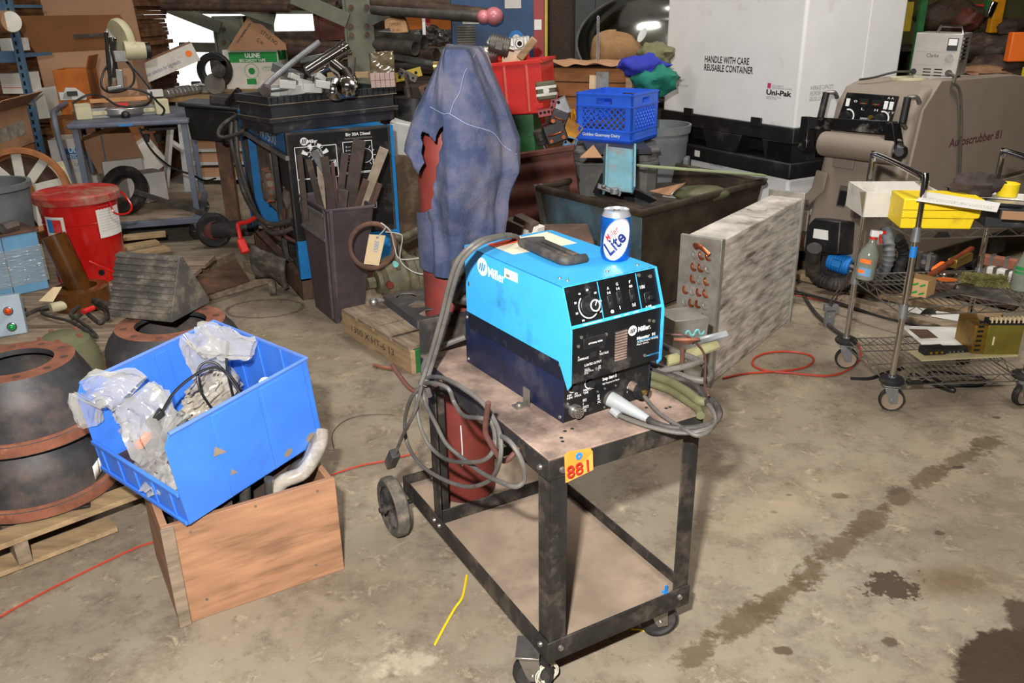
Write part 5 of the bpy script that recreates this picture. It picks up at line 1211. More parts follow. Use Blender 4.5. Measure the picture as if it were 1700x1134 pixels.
k = MB(); k.box(w * .45, -.055, h + .10, w * .78, -.052, h + .15, R('X', 0)); k.build('printed_strip', 'bar_dark', o)
X, w, h = fbY((92, 100), (238, 90), (90, -14), 8.35, 8.35); single('cardboard_sheet', MB().box(0, 0, -.6, w, .02, h + .2), 'cardboard_pink', 'big flat brown cardboard sheet standing upright behind the open carton', 'cardboard', X=X)
X, w, h = fb((92, 193), (146, 191), CZ, top=(78, 126)); X = X @ T(.03, .06, 0); carton(X, w * 1.02, .32, h * 1.12, 'cardboard_old', 'small stained orange-brown open carton standing on the cart behind the saw', open_=True, flaps=(('r', .1, 20),))
X, w, h = fb((2, 258), (58, 236), .72, top=(0, 205)); X = X @ T(-.12, 0, 0)
o = carton(X, w + .12, .4, .28, 'cardboard', 'open brown carton with pale paper label at the left edge above the wheel', flaps=(('f', .16, 55), ('r', .14, 100)), open_=True)
k = MB(); wbox(k, X, 0, 238, 40, 200, -.0015, 0); k.build('paper_label', 'poly_dusty', o)
X2 = Matrix.Translation((X.translation.x, X.translation.y, 0)) @ X.to_3x3().to_4x4(); carton(X2, w + .1, .4, .715, 'cardboard_dark', 'tall plain carton under the carton with the paper label')
X, w, h = fbY((165, 290), (238, 262), (160, 225), 6.9, 7.1); carton(X, w, .3, h, 'cardboard', 'scrunched open carton lying under the blue-grey cart', open_=True, flaps=(('f', .15, 70), ('b', .12, -10)))
X, w, h = fbY((45, 200), (84, 196), (42, 150), 6.9, 6.9); carton(X, w, .3, h, 'white_board', 'white dusty carton between the rack and the small orange-brown carton', name='cardboard_box')
X, w, h = fbY((238, 300), (280, 270), (238, 235), 7.5, 7.6); carton(X, w, .3, h, 'white_board', 'pale carton seen through the legs of the pale steel stand')
# flat stack of cardboard, blue rack
fs_ = MB(); A, B = D(42, 160, 8.7), D(244, 60, 8.7)
for i in range(46):
    z = .0 + i * .04; fs_.box(A.x - 1.4 + random.uniform(-.04, .04), 8.7 + random.uniform(0, .06), z, B.x + random.uniform(-.07, .0), 9.4, z + .038)
single('cardboard_stack', fs_, 'flat_stack', 'tall stack of flattened brown cardboard behind the blue rack at the left', 'cardboard', kind='stuff')
br = thing('storage_rack', 'blue slotted steel rack at the far left edge', 'rack', Matrix.Translation((-4, 7, 0)))
k = MB(); p, q = D(10, -20, 6.6), D(46, 150, 6.6); q = Vector((p.x, 6.6, 0)); p = Vector((p.x - 0, 6.6, 2.1)); 
xx = D(28, 80, 6.6).x; k.box(xx - .025, 6.6, 0, xx + .025, 6.64, 2.1); k.build('upright', mat('rack_blue', '#4c6a84', .5, var=.1, dirt='#37424c', da=.2), br, world=True)
k = MB()
for i in range(34): k.box(xx - .008, 6.598, .15 + i * .057, xx + .008, 6.6, .18 + i * .057)
k.build('slots', 'dark_hole', br, world=True).__setitem__('kind', 'stuff')
for py in (92, 8): z = D(10, py, 6.62).z; MB().box(-5.6, 6.62, z - .05, xx, 6.66, z + .03).build('beam', 'rack_blue', br, world=True); MB().box(-5.6, 6.66, z - .02, xx, 7.1, z).build('shelf', 'rack_blue', br, world=True)
k = MB(); p = D(19, 36, 6.5); k.cyl(p, p + Vector((-.7, .4, 0)), .075, n=28); single('cardboard_tube', k, 'cardboard', 'cardboard tube with pale round end on the blue rack', 'tube'); 
k = MB(); k.cyl(p + Vector((.004, -.003, 0)), p, .07, n=28); k.build('end_cap', 'white_board', bpy.data.objects['cardboard_tube'], world=False)
for i, (px, py, w_, hpx, m, lab) in enumerate(((2, 86, .12, 22, 'white_board', 'white carton on the blue rack shelf, upper one'), (5, 156, .2, 34, 'white_board', 'white mailing carton with red lines on the blue rack, lower one'))):
    X, w, h = fbY((px, py), (px + (20 if i == 0 else 38), py), (px, py - hpx), 6.75); o = carton(X, w, .25, h, m, lab, name='mailing_box')
    if i: MB().box(.01, -.001, h * .3, w - .01, 0, h * .33).build('red_line', 'part_red', o)

# ------------------------------------------------------------------ workbench
WBZ = .86
X, w, h = fb((270, 168), (480, 168), WBZ - .03); X = X @ T(0, 0, 0)
wk = thing('workbench', 'dusty wooden-topped workbench with pale cabinet behind the generator', 'workbench', Matrix.Translation((X.translation.x, X.translation.y, 0)))
MB().box(0, 0, WBZ - .04, w, 1.35, WBZ).build('bench_top', mat('bench_wood', '#9c7c50', .8, var=.15, dirt='#6b5436', da=.3), wk, bev=.004)
MB().box(.1, .05, WBZ - .12, w - .02, .85, WBZ - .04).build('apron', 'saw_white', wk)
MB().box(.15, .1, .45, w - .1, .8, WBZ - .12).build('cabinet', 'saw_white', wk, bev=.003)
for z in (.05, .2, .33): MB().box(.15, .1, z, w - .1, .8, z + .03).build('shelf', 'saw_white', wk)
for x in (.12, w - .15): MB().box(x, .06, 0, x + .05, .12, WBZ - .04).build('leg', 'saw_white', wk)
for i, z in enumerate((.08, .23, .36)): carton(PM[wk.name] @ T(.2, .12, z), w - .5, .5, .09, 'cardboard', ('flat brown carton on the lowest shelf of the workbench', 'flat brown carton on the middle shelf of the workbench', 'flat brown carton on the top shelf of the workbench')[i])
X, w, h = fb((377, 148), (467, 147), WBZ, top=(374, 83))
o = carton(X, w, .35, h, 'white_board', 'white tape carton with green print standing on the workbench', name='tape_box')
k = MB(); wbox(k, X, 381, 104, 459, 86, -.0015, 0); k.build('green_panel', 'green_print', o)
wtext('ULINE', 'white_ink', o, X @ T(0, -.002, 0), 407, 96, 432, 8, bold=.03); wtext('BIG DADDY TAPE', 'white_ink', o, X @ T(0, -.002, 0), 398, 103, 441, 5, bold=.02)
c = plane_hit(X, 418, 118, 1, 0); k = MB(); k.ring((c.x, 0, c.z), (c.x, -.0015, c.z), .075, .071, 36).cyl((c.x, 0, c.z), (c.x, -.0016, c.z), .035, n=9); c = plane_hit(X, 418, 135, 1, 0); k.box(c.x - .05, -.0015, c.z - .03, c.x + .05, 0, c.z + .025); k.build('green_drawing', 'green_print', o, sm=0)
wtext('JUMBO ROLLS\n3" X 110 YDS', 'green_print', o, X, 436, 118, 456, 8)
MB().box(w + .0, .02, h * .72, w + .001, .3, h - .02).build('green_panel', 'green_print', o)
X, w, h = fbY((388, 84), (476, 84), (388, 28), X.translation.y - .06)
k = MB(X); A_ = [plane_hit(X, *p, 1, 0) for p in ((376, 84), (412, 27), (420, 38), (434, 40), (474, 73), (476, 83))]; k.prism([(p.x, p.z) for p in A_], 0, .008)
o = single('carton_flap', k, 'cardboard', 'torn brown carton flap with black stencilled letters standing on the tape carton', 'cardboard', sm=0); PM[o.name] = Matrix.Identity(4)
XR = X @ T(0, -.002, 0)
a = plane_hit(XR, 432, 55, 1, 0); txt('STYLE NO.', 'uni_black', o, XR @ T(a.x, 0, a.z) @ R('Y', 38), .2, .04); a = plane_hit(XR, 425, 68, 1, 0); txt('G.W.', 'uni_black', o, XR @ T(a.x, 0, a.z) @ R('Y', 38), .08, .04)
for i, (px, py) in enumerate(((395, 72), (402, 62))): a = plane_hit(XR, px, py, 1, 0); txt('MADE IN CHINA', 'bar_dark', o, XR @ T(a.x, 0, a.z) @ R('Y', -50), .17, .02)
# long printed carton leaning
X, w, h = fbY((236, 142), (338, 98), (236, 112), 8.2, 8.6)
a, b_, c_, d_ = D(238, 141, 8.3), D(333, 100, 8.5), D(336, 72, 8.5), D(236, 112, 8.3)
XX = basis(a, b_ - a, (0, 0, 1)); o = thing('long_carton', 'long white carton with purple lettering leaning on the workbench', 'cardboard box', XX)
w = (b_ - a).length; h = .17; MB().box(-.1, 0, 0, w, .5, h).build('box_body', 'white_board', o, bev=.003); MB().box(-.1, 0, h, w, .5, h + .003).build('top', 'cardboard_pink', o)
txt('the finest selection for big results', mat('purple_ink', '#4b4578', .6), o, T(.0, 0, h * .2), w * .7, .05); MB().cyl((w * .88, 0, h * .55), (w * .88, -.002, h * .55), .03).build('red_seal', 'orange_tag', o)
# circular saw, blade
c = D(352, 98, 8.6); c.z = WBZ + .222; o = thing('circular_saw', 'black circular saw with looped handles standing on the workbench', 'saw', Matrix.Translation(c))
k = MB(); k.ring((0, 0, 0), (0, .07, 0), .17, .10, 36); k.build('handle_loop', 'black_plastic', o, bev=.01); k = MB(); k.cyl((.06, -.05, 0), (.06, .12, .0), .07, n=24).box(-.03, 0, -.02, .14, .08, .1); k.build('motor', 'dusty_black', o, bev=.01)
k = MB(); k.cyl((0, -.02, -.12), (0, -.01, -.12), .1, n=32); k.build('blade', 'saw_metal', o)
c = G(333, 153, WBZ); k = MB(Matrix.Translation(c)); k.lathe([(0, .09), (.14, .06), (.17, 0)], 32, a0=0, a1=360, sx=1, sy=.5); single('blade_guard', k, 'saw_metal', 'half round steel guard lying on the workbench before the circular saw', 'guard')
junk('motor', 'hand_tool', G(275, 156, WBZ + .045), G(330, 148, WBZ + .045), .08, .06, 'saw_metal', 'pale long power tool lying at the left of the workbench', 'tool', up=(0, 0, -1))
junk('case', 'tool_case', G(318, 143, WBZ + .05), G(372, 141, WBZ + .05), .1, .09, 'bar_dark', 'dark tool case lying behind the round guard on the bench', 'tool case', up=(0, 0, 1))
k = MB(); p = D(301, 138, 8.2); p = PM[wk.name] @ Vector((.22, .95, WBZ)); k.cyl(p, p + Vector((0, 0, .11)), .03); single('red_bottle', k, 'part_red', 'small red bottle standing at the left of the workbench', 'bottle')
# black bucket seat with handle in front of the bench
X, w, h = fbY((335, 235), (395, 240), (335, 180), 6.3, 6.3)
o = thing('black_bucket', 'black square-sided bucket hanging on the left end of the blue generator', 'bucket', X)
k = MB(); k.box(-.12, 0, 0, w + .0, .3, h, taper=.03).box(-.16, -.02, h, w + .03, .33, h + .03); k.build('bucket_body', 'black_plastic', o, bev=.012); k = MB(); k.cyl(D(378, 172, 6.25), D(397, 150, 6.2), .025); k.build('grip_rod', 'black_plastic', o, world=True)
k = MB(); k.box(w * .2, .05, h + .03, w * .8, .25, h + .09); k.build('block', 'dusty_black', o, bev=.006)
k = MB(); p = D(368, 236, 6.4); k.box(p.x - .05, 6.4, 0, p.x + .05, 6.46, p.z); single('stand_post', k, 'rust_brown', 'dark narrow post standing under the black bucket', 'post')

# ------------------------------------------------------------------ engine generator
g0 = G(513, 497, 0); gy = 27.0
NX = Matrix.Translation(g0) @ rot(gy); nh = hitter(NX); tl, trr = nh(480, 222), nh(637, 208)
nw = nh(637, 300).x + .06; nz = (tl.z + trr.z) / 2 - .0; nx0 = nh(482, 300).x
nL = 1.45
gen = thing('engine_generator', 'blue engine-driven welding generator with black dial panel and open sides', 'generator', NX)
MB().box(nw, 0, .30, nw + .02, .06, nz).build('edge_strip', 'machine_blue', gen)
MB().box(nx0, 0, .30, nw, .05, nz).build('front_panel', 'dusty_black', gen, bev=.004)
MB().box(nx0 + .008, -.004, .36, nw - .015, 0, nz - .01).build('black_panel', 'black_face', gen, bev=.003)
MB().box(nx0, .05, nz - .12, nw, nL, nz).build('top_cover', 'machine_blue', gen, bev=.01)
MB().box(nx0 - .012, .0, nz - .15, nx0 + .012, nL, nz - .125).build('side_rail', 'galv', gen)
MB().box(nx0, nL - .04, .15, nw, nL, nz - .1).build('rear_panel', 'machine_blue', gen, bev=.004)
k = MB(); k.box(nx0, 0, 0, nx0 + .06, nL, .12).box(nw - .06, 0, 0, nw, nL, .12).box(nx0, 0, 0, nw, .08, .12).box(nx0, nL - .08, 0, nw, nL, .12); k.build('skid_frame', 'rust_brown', gen, bev=.004)
MB().box(nx0 + .0, -.003, .13, nx0 + .06, .05, .36).build('corner_strip', 'machine_blue', gen); MB().box(nw - .25, -.002, .13, nw, .05, .36).build('lower_panel', 'machine_blue', gen)
for y in (.02, .42, nL - .1): MB().box(nx0, y, .12, nx0 + .03, y + .035, nz - .12).build('post', 'dusty_black', gen, bev=.002)
e = MB(); e.box(nx0 + .12, .1, .3, nw - .05, .38, nz - .15).box(nx0 + .08, .9, .35, nw - .05, 1.35, nz - .18); e.build('engine_block', 'engine_grey', gen, bev=.02)
e = MB(); e.cyl((nx0 + .25, .16, .38), (nx0 + .25, .75, .38), .2, n=28).cyl((nx0 + .22, .75, .4), (nx0 + .22, .9, .4), .13, n=24); e.build('alternator', 'engine_grey', gen, bev=.01)
e = MB(); e.lathe([(.03, 0), (.10, 0), (.11, .02), (.10, .05), (.07, .06), (.03, .06)], 28, T(nx0 + .06, .82, .55) @ R('Y', -90)); e.build('flywheel', 'engine_grey', gen)
for i in range(12): a = i * 30; e = MB(T(nx0 + .03, .82, .55) @ R('X', a)); e.box(-.02, -.008, .07, .02, .008, .115); e.build('fan_blade', 'rust', gen)
e = MB(); e.box(nx0 + .03, .15, .62, nx0 + .12, .38, .95); e.build('air_box', 'tote_black', gen, bev=.006)
e = MB(); e.tube([(nx0 + .05, .2, .3), (nx0 - .01, .3, .34), (nx0 + .03, .4, .45), (nx0 + .04, .5, .5)], .012, 8); e.build('fuel_hose', 'copper_hook', gen)
for y, z in ((.3, .14), (.62, .14)):
    e = MB(); e.lathe([(0, 0), (.055, 0), (.06, .01), (.06, .03), (.05, .04), (0, .04)], 20, T(nx0 + .09, y, z)); e.box(nx0 + .02, y - .06, z + .04, nx0 + .16, y + .06, z + .06); e.build('engine_mount', 'rubber', gen)
# panel art
PX_ = NX @ T(0, -.005, 0); nh2 = hitter(PX_)
def lines(rects, m='white_ink', par=gen, X=PX_, wd=.004):
    for (a, b_, c_, d_) in rects:
        p = plane_hit(X, a, b_, 1, 0); q = plane_hit(X, c_, d_, 1, 0); k = MB(); x0, x1, z0, z1 = min(p.x, q.x), max(p.x, q.x), min(p.z, q.z), max(p.z, q.z); k.X = PM[par.name].inverted() @ X
        for r in ((x0, z0, x1, z0 + wd), (x0, z1 - wd, x1, z1), (x0, z0, x0 + wd, z1), (x1 - wd, z0, x1, z1)): k.box(r[0], -.0012, r[1], r[2], 0, r[3])
        k.build('panel_outline', m, par)
lines([(488, 245, 563, 293), (568, 236, 621, 283), (494, 298, 563, 345), (569, 289, 626, 345)])
c = nh2(504.5, 235); 
kk = MB(NX); kk.X = T(0, -.005, 0); kk.cyl((c.x, 0, c.z), (c.x, -.002, c.z), .022, n=28); kk.build('badge', 'white_ink', gen, sm=0)
kk = MB(T(0, -.007, 0))
for i in (-1, 0, 1): r = .022; kk.prism([(c.x + i * r * .42 - r * .3, c.z - .013), (c.x + i * r * .42 - r * .04, c.z - .013), (c.x + i * r * .42 + r * .3, c.z + .013), (c.x + i * r * .42 + r * .04, c.z + .013)], -.001, 0)
kk.build('badge_bars', 'black_face', gen)
wtext('Miller', 'white_ink', gen, PX_, 511, 238, 527, 6, bold=.03); wtext('Big 30A Diesel', 'white_ink', gen, PX_, 574, 228, 615, 7, bold=.02); wtext('ENGINE DRIVEN WELDING GENERATOR', 'grey_ink', gen, PX_, 572, 232, 618, 2.5)
def dial(cx, cy, r, lab, knob=True):
    c = nh2(cx, cy); X = T(0, -.005, 0)
    if knob: k = MB(X); k.cyl((c.x, 0, c.z), (c.x, -.02, c.z), r * .55, r * .5, 24); k.build('dial_knob', 'black_plastic', gen)
    k = MB(X); k.ring((c.x, 0, c.z), (c.x, -.001, c.z), r * .68, r * .62, 30)
    for i in range(11): k.box(-.0015, -.001, r * .75, .0015, 0, r, T(c.x, 0, c.z) @ R('Y', -150 + i * 30))
    k.build(lab, 'white_ink', gen)
dial(607, 258, .062, 'dial_scale'); dial(524, 252, .05, 'dial_scale')
k = MB(T(0, -.005, 0)); c = nh2(524, 263)
for i in range(4): k.prism([(-.006, .05), (.006, .05), (.012, .085), (-.012, .085)], -.001, 0, T(c.x, 0, c.z) @ R('Y', -60 + i * 40))
k.build('range_wedges', 'white_ink', gen)
for i in range(7): wtext('o ---', 'white_ink', gen, PX_, 574, 246 + i * 6, 582, 3)
wtext('RANGE SWITCH', 'white_ink', gen, PX_, 545, 268, 558, 2.5); wtext('Diesel', 'white_ink', gen, PX_, 524, 318, 531, 8); 
k = MB(T(0, -.005, 0)); 
for i in range(5): c = nh2(548 + i * 2.5, 277); k.box(c.x - .003, -.001, c.z, c.x + .003, 0, c.z + .01 + .008 * i)
k.build('bar_scale', 'white_ink', gen)
# side lettering on the generator's top cover
LG = NX @ Matrix(((0, 1, 0, nx0), (-1, 0, 0, 0), (0, 0, 1, 0), (0, 0, 0, 1))); 
a = plane_hit(LG, 428, 232, 1, 0); b_ = plane_hit(LG, 459, 241, 1, 0)
txt('BW7500', 'white_ink', gen, NX.inverted() @ LG @ T(a.x, -.001, nz - .10), b_.x - a.x, .06, bold=.0)
k = MB(); k.tube([D(430, 190, 5.6), D(400, 190, 5.5), D(372, 205, 5.4), D(362, 222, 5.3), D(372, 228, 5.3), D(400, 220, 5.3), D(415, 208, 5.3)], .012, 8).tube([D(385, 205, 5.4), D(384, 235, 5.3), D(395, 280, 5.2), D(405, 320, 5.1), D(425, 355, 4.95), D(450, 372, 4.85), D(485, 367, 4.8)], .015, 8).tube([D(392, 203, 5.4), D(395, 260, 5.2), D(412, 320, 5.1), D(430, 362, 4.95), D(450, 386, 4.85), D(470, 385, 4.8), D(487, 378, 4.8)], .015, 8)
single('battery_cable', k, 'cable_dark', 'heavy black cables hanging in loops over the left side of the generator', 'cable')
X, w, h = fbY((407, 210), (416, 210), (407, 165), 5.35); k = MB(); k.box(0, 0, 0, w + .02, .08, h); o = single('amber_relay', k, 'amber', 'amber plastic block beside the left end of the black tote', 'block', X=X, bev=.004)
k = MB(); c = D(398, 180, 5.4); k.cyl(c, c + Vector((.06, .02, 0)), .045, n=20); single('round_cap', k, 'rust_brown', 'round dark cap left of the amber block', 'cap')
k = MB(); k.tube([D(428, 358, 4.95), D(412, 368, 5.0), D(396, 372, 5.05), D(397, 385, 5.0), D(400, 400, 4.95)], .013, 8); o = thing('jumper_clamp', 'red handled jumper clamp hanging at the lower left of the generator', 'clamp', Matrix.Translation(D(400, 400, 4.95)))
k.build('red_lead', 'part_red', o, world=True); k = MB(); k.bar(D(399, 398, 4.95), D(408, 420, 4.9), .05, .035); k.build('clamp_handle', 'part_red', o, world=True, bev=.008)
X, w, h = fbY((415, 440), (470, 455), (410, 418), 4.9); k = MB(); k.grid(lambda u, v: (u * .24 - .01, .02 + .10 * v * v, .10 - v * .22 + .05 * math.sin(u * 3.1) * v + .01 * noise.noise(Vector((u * 6, v * 6, 0)))), 16, 14); o = single('rubber_flap', k, 'dusty_rubber', 'dusty grey rubber sheet draped over the timber left of the generator', 'rubber sheet', X=X @ T(0, -.02, .03) @ R('Z', -20), solid=.03)
c = G(452, 478, .045); k = MB(); k.cyl(c + Vector((-.02, 0, 0)), c + Vector((.02, .01, 0)), .045, n=24); single('floor_roller', k, 'dusty_rubber', 'small grey wheel on the floor under the rubber sheet', 'wheel', bev=.004)
c = D(353, 365, 6.0); o = thing('trolley_wheel', 'black rubber trolley wheel with red hub left of the generator', 'wheel', Matrix.Translation((c.x, c.y, 0)) @ rot(20))
cz_ = .13; k = MB(T(0, 0, cz_) @ R('X', 90)); k.lathe([(.07, -.03), (.11, -.035), (.125, -.02), (.125, .02), (.11, .035), (.07, .03)], 36); k.build('tyre', 'rubber', o); k = MB(T(0, 0, cz_) @ R('X', 90)); k.lathe([(0, -.02), (.03, -.03), (.07, -.01), (.07, .01), (0, .02)], 30); k.build('hub', 'red_tank', o)
k = MB(); k.cyl((0, 0, cz_), (.25, -.12, cz_ + .02), .06, n=20); k.build('axle_sleeve', 'dusty_black', o); k = MB(); k.bar((.05, .05, .2), (-.5, .2, .42), .03, .03); k.build('frame_tube', 'cable_dark', o)
# ------------------------------------------------------------------ black tote of fittings on the generator
tz_ = nz + .0
a = G(454, 222, tz_ + .0); b_ = G(655, 198, tz_ + .0); X = basis(a, b_ - a, (0, 0, 1)); tw = (b_ - a).length; td = .36; X = X @ T(0, 0, 0)
hh = plane_hit(X, 455, 160, 1, 0).z
to = thing('parts_tote', 'dusty black plastic tote of metal fittings on top of the generator', 'tote', X)
k = MB(); t = .006
k.box(0, 0, 0, tw, td, t).box(0, 0, 0, tw, t, hh, ).box(0, td - t, 0, tw, td, hh).box(0, 0, 0, t, td, hh).box(tw - t, 0, 0, tw, td, hh); k.build('tote_body', 'tote_black', to, bev=.004)
for z0, z1, e_ in ((hh - .045, hh, .016), (hh * .28, hh * .42, .02)):
    k = MB(); k.box(-e_, -e_, z0, tw + e_, 0, z1).box(-e_, td, z0, tw + e_, td + e_, z1).box(-e_, 0, z0, 0, td, z1).box(tw, 0, z0, tw + e_, td, z1); k.build('rim', 'tote_black', to, bev=.003)
    k = MB(); k.box(-e_, -e_ - .001, z1 - .003 if z1 < hh else z0, tw + e_, -e_, z1 if z1 < hh else z0 + .004).box(-e_ - .001, -e_, z1 - .003 if z1 < hh else z0, -e_, td, z1 if z1 < hh else z0 + .004); k.build('dust_line', 'dust_edge', to)
k = MB()
for i in range(22): k.box(i * tw / 21 - .002, -.02, hh - .04, i * tw / 21 + .002, -.016, hh - .002)
o = k.build('rim_ribs', 'black_plastic', to)
k = MB(); k.box(.01, .01, .01, tw - .01, td - .01, hh - .05); single('scrap_parts', k, 'bar_dark', 'dark mixed metal parts filling the black tote', 'scrap', X=X, kind='stuff')
ty = X.translation.y
def tD(px, py, dy=.1): return D(px, py, ty + dy)
k = MB(); k.tube([tD(530, 70, .3), tD(480, 108, .2), tD(438, 145, .1), tD(440, 149, .05), tD(500, 143, .12), tD(520, 143, .15)], .017, 12, k=5); single('bent_conduit', k, 'galv', 'bent galvanised conduit tube sticking out of the black tote', 'conduit')
o = thing('stainless_tee', 'polished stainless steel pipe tee and valve in the black tote', 'pipe fitting', Matrix.Translation(tD(570, 140, .15)))
k = MB(); p, q = tD(511, 121, .1), tD(577, 79, .2); k.cyl(p, q, .042, n=28); d_ = (q - p).normalized(); k.ring(q - d_ * .02, q, .048, .038, 28).ring(q - d_ * .045, q - d_ * .03, .047, .04, 28).ring(p + d_ * .1, p + d_ * .12, .044, .04, 28); k.build('tee_body', 'chrome', o, world=True)
k = MB(); m_ = (p + q) / 2; k.cyl(m_, tD(572, 122, .14), .036, .038, n=24).cyl(tD(570, 118, .14), tD(581, 138, .12), .042, .05, n=24); k.build('branch', 'chrome', o, world=True)
k = MB(); e = tD(576, 146, .1); k.lathe([(.03, 0), (.055, .015), (.062, .02), (.062, .035), (.045, .045), (.035, .06), (0, .07)], 32, Matrix.Translation(e) @ R('Y', 30) @ R('X', 60)).lathe([(0, -.02), (.04, 0), (.06, .015), (.06, .03), (.03, .045)], 32, Matrix.Translation(tD(560, 150, .12)) @ R('Y', -40) @ R('X', 70)); k.build('valve_body', 'chrome', o, world=True)
for i, (px, py, s, an) in enumerate(((478, 140, .045, 10), (494, 149, .05, -15), (505, 138, .04, 30), (488, 128, .03, 50), (520, 146, .05, 5), (470, 152, .045, -8), (535, 140, .04, 22), (452, 152, .045, 15), (530, 128, .035, 60))):
    p = tD(px, py, .08 + .02 * (i % 3)); k = MB(Matrix.Translation(p) @ R('Z', an) @ R('Y', an * .5)); k.box(-s, -s * .6, -s * .5, s, s * .6, s * .5); single('plastic_block', k, 'saw_white', 'small grey-white plastic block lying in the black tote', 'block', group='grey-white blocks in the black tote', bev=.004)
X2, w, h = fbY((616, 143), (656, 141), (613, 87), ty + .14); k = MB(); k.grid(lambda u, v: (u * w, .01 * noise.noise(Vector((u * 4, v * 6, 2))), v * h), 14, 20); single('plastic_bag', k, mat('bag_brown', '#6a5c44', .2, var=.4, dirt='#2f2517', da=.4, dsc=12, spec=.9), 'clear bag standing up at the right end of the black tote', 'bag', X=X2 @ T(0, .05, 0), solid=.01)
for i in range(10):
    k = MB(); bx0 = (i % 5) * w / 5; bz0 = (i // 5) * h * .22 - .01; k.box(bx0 + .001, 0, bz0, bx0 + w / 5 - .001, .03, bz0 + h * .21); single('tile_chip', k, mat('tile_pink', '#b39a92', .7, var=.1), 'small pinkish white tile in the bag at the right end of the black tote', 'tile', group='tiles in the bag in the black tote', X=X2, bev=.001)
k = MB(); k.bar(tD(586, 128, .1), tD(589, 96, .2), .01, .02); single('thin_bar', k, 'bar_dark', 'thin dark bar standing in the tote behind the stainless tee', 'bar')
k = MB(); k.bar(tD(545, 125, .3), tD(612, 124, .3), .06, .03); single('wood_strip', k, 'pale_wood', 'strip of orange-brown wood in the tote behind the stainless tee', 'wood')
for i, (a, b_, w_) in enumerate((((500, 100), (545, 92), .03), ((455, 110), (500, 130), .05), ((512, 134), (560, 132), .03))):
    k = MB(); k.bar(tD(*a, .28), tD(*b_, .22), w_, w_); single('metal_bar', k, 'galv', ('short grey bar behind the conduit in the tote', 'grey metal piece under the bent conduit', 'grey tube lying before the stainless tee')[i], 'bar', bev=.003)
k = MB(); c = tD(440, 152, .02); k.cyl(c, c + Vector((0, .03, .01)), .03, n=20); single('round_cap', k, 'steel', 'small shiny round cap at the left rim of the black tote', 'cap')

# ------------------------------------------------------------------ tall brown bin of metal bars
bA, bB, bC = G(558, 538, 0), G(606, 510, 0), G(524, 510, 0); bD_ = bB + bC - bA
zt_ = plane_hit(Matrix.Translation(bA) @ rot(30), 543, 351, 1, .0).z; 
tA, tB, tC = G(543, 351, zt_), G(620, 342, zt_), G(497, 324, zt_); tD_ = tB + tC - tA
BCN = (bA + bB + bC + bD_) / 4
o = thing('tall_bin', 'tall tapered dusty brown plastic bin full of metal bars', 'bin', Matrix.Translation(BCN)); tb = o
k = MB(); Bc = (bA + bB + bC + bD_) / 4; Tc_ = (tA + tB + tC + tD_) / 4
low = [k.v(p) for p in (bC, bA, bB, bD_)]; hi_ = [k.v(p) for p in (tC, tA, tB, tD_)]; hin = [k.v(p.lerp(Tc_, .06)) for p in (tC, tA, tB, tD_)]; lin_ = [k.v(p.lerp(Bc, .08) + Vector((0, 0, .05))) for p in (bC, bA, bB, bD_)]
for i in range(4):
    j = (i + 1) % 4; k.face([low[i], low[j], hi_[j], hi_[i]]); k.face([hi_[i], hi_[j], hin[j], hin[i]]); k.face([hin[i], hin[j], lin_[j], lin_[i]])
k.face(low[::-1]); k.face(lin_); k.build('bin_body', 'bin_brown', o, world=True, bev=.006, sm=30)
k = MB(); k.tube([tC, tA, tB, tD_, tC], .009, 8, smooth=False); k.build('rim', 'bin_brown', o, world=True)
k = MB(); k.bar(bA.lerp(bC, .1) + Vector((0, 0, .02)), tA.lerp(tC, .1), .02, .02).bar(bA.lerp(bB, .08), tA.lerp(tB, .08), .02, .02); k.build('corner_rib', 'bin_brown', o, world=True, bev=.004)
fx = basis(tC.lerp(tA, .08), tA - tC, (0, 0, 1)); k = MB(fx @ T(0, -.008, 0)); wq = (tA - tC).length; k.box(0, -.003, -.17, wq * .85, 0, -.02).box(0, -.012, -.035, wq * .85, 0, -.02).box(0, -.012, -.17, wq * .85, 0, -.155); k.build('label_plate', 'galv', o, world=True)
bars = [((497, 258), (505, 330), .03, .006, 'bar_dark'), ((512, 264), (532, 342), .035, .006, 'bar_dark'), ((522, 250), (535, 272), .05, .03, 'galv'), ((531, 276), (535, 330), .035, .006, 'bar_pale'), ((538, 260), (553, 350), .045, .008, 'bar_dark'),
        ((552, 270), (559, 348), .02, .006, 'copper_hook'), ((573, 254), (562, 345), .04, .008, 'bar_dark'), ((597, 232), (579, 350), .07, .01, 'bar_dark'), ((571, 315), (567, 350), .05, .008, 'bar_dark'), ((638, 246), (600, 345), .05, .012, 'bar_pale'),
        ((626, 285), (610, 345), .03, .008, 'rust_brown'), ((629, 304), (616, 342), .04, .008, 'rust_brown'), ((608, 298), (592, 345), .035, .01, 'rust_brown'), ((588, 325), (586, 350), .04, .008, 'bar_dark')]
bd = ['leaning dark flat bar at the left corner of the tall brown bin', 'black-brown flat bar second from the left in the brown bin', 'grey scoop-shaped metal piece standing in the brown bin', 'pale short bar below the grey scoop in the brown bin', 'dark flat bar right of the grey scoop in the brown bin', 'thin rusty bar in the middle of the brown bin', 'dark flat bar leaning right in the middle of the brown bin', 'tallest wide dark bar in the brown bin', 'short dark bar before the tallest bar in the brown bin', 'long pale wooden strip leaning right out of the brown bin', 'rusty bar crossing behind the pale strip in the brown bin', 'short rusty bar at the right corner of the brown bin', 'rusty bar left of the pale strip in the brown bin', 'short dark bar in the middle front of the brown bin']
mid = (tA + tB + tC + tD_) / 4
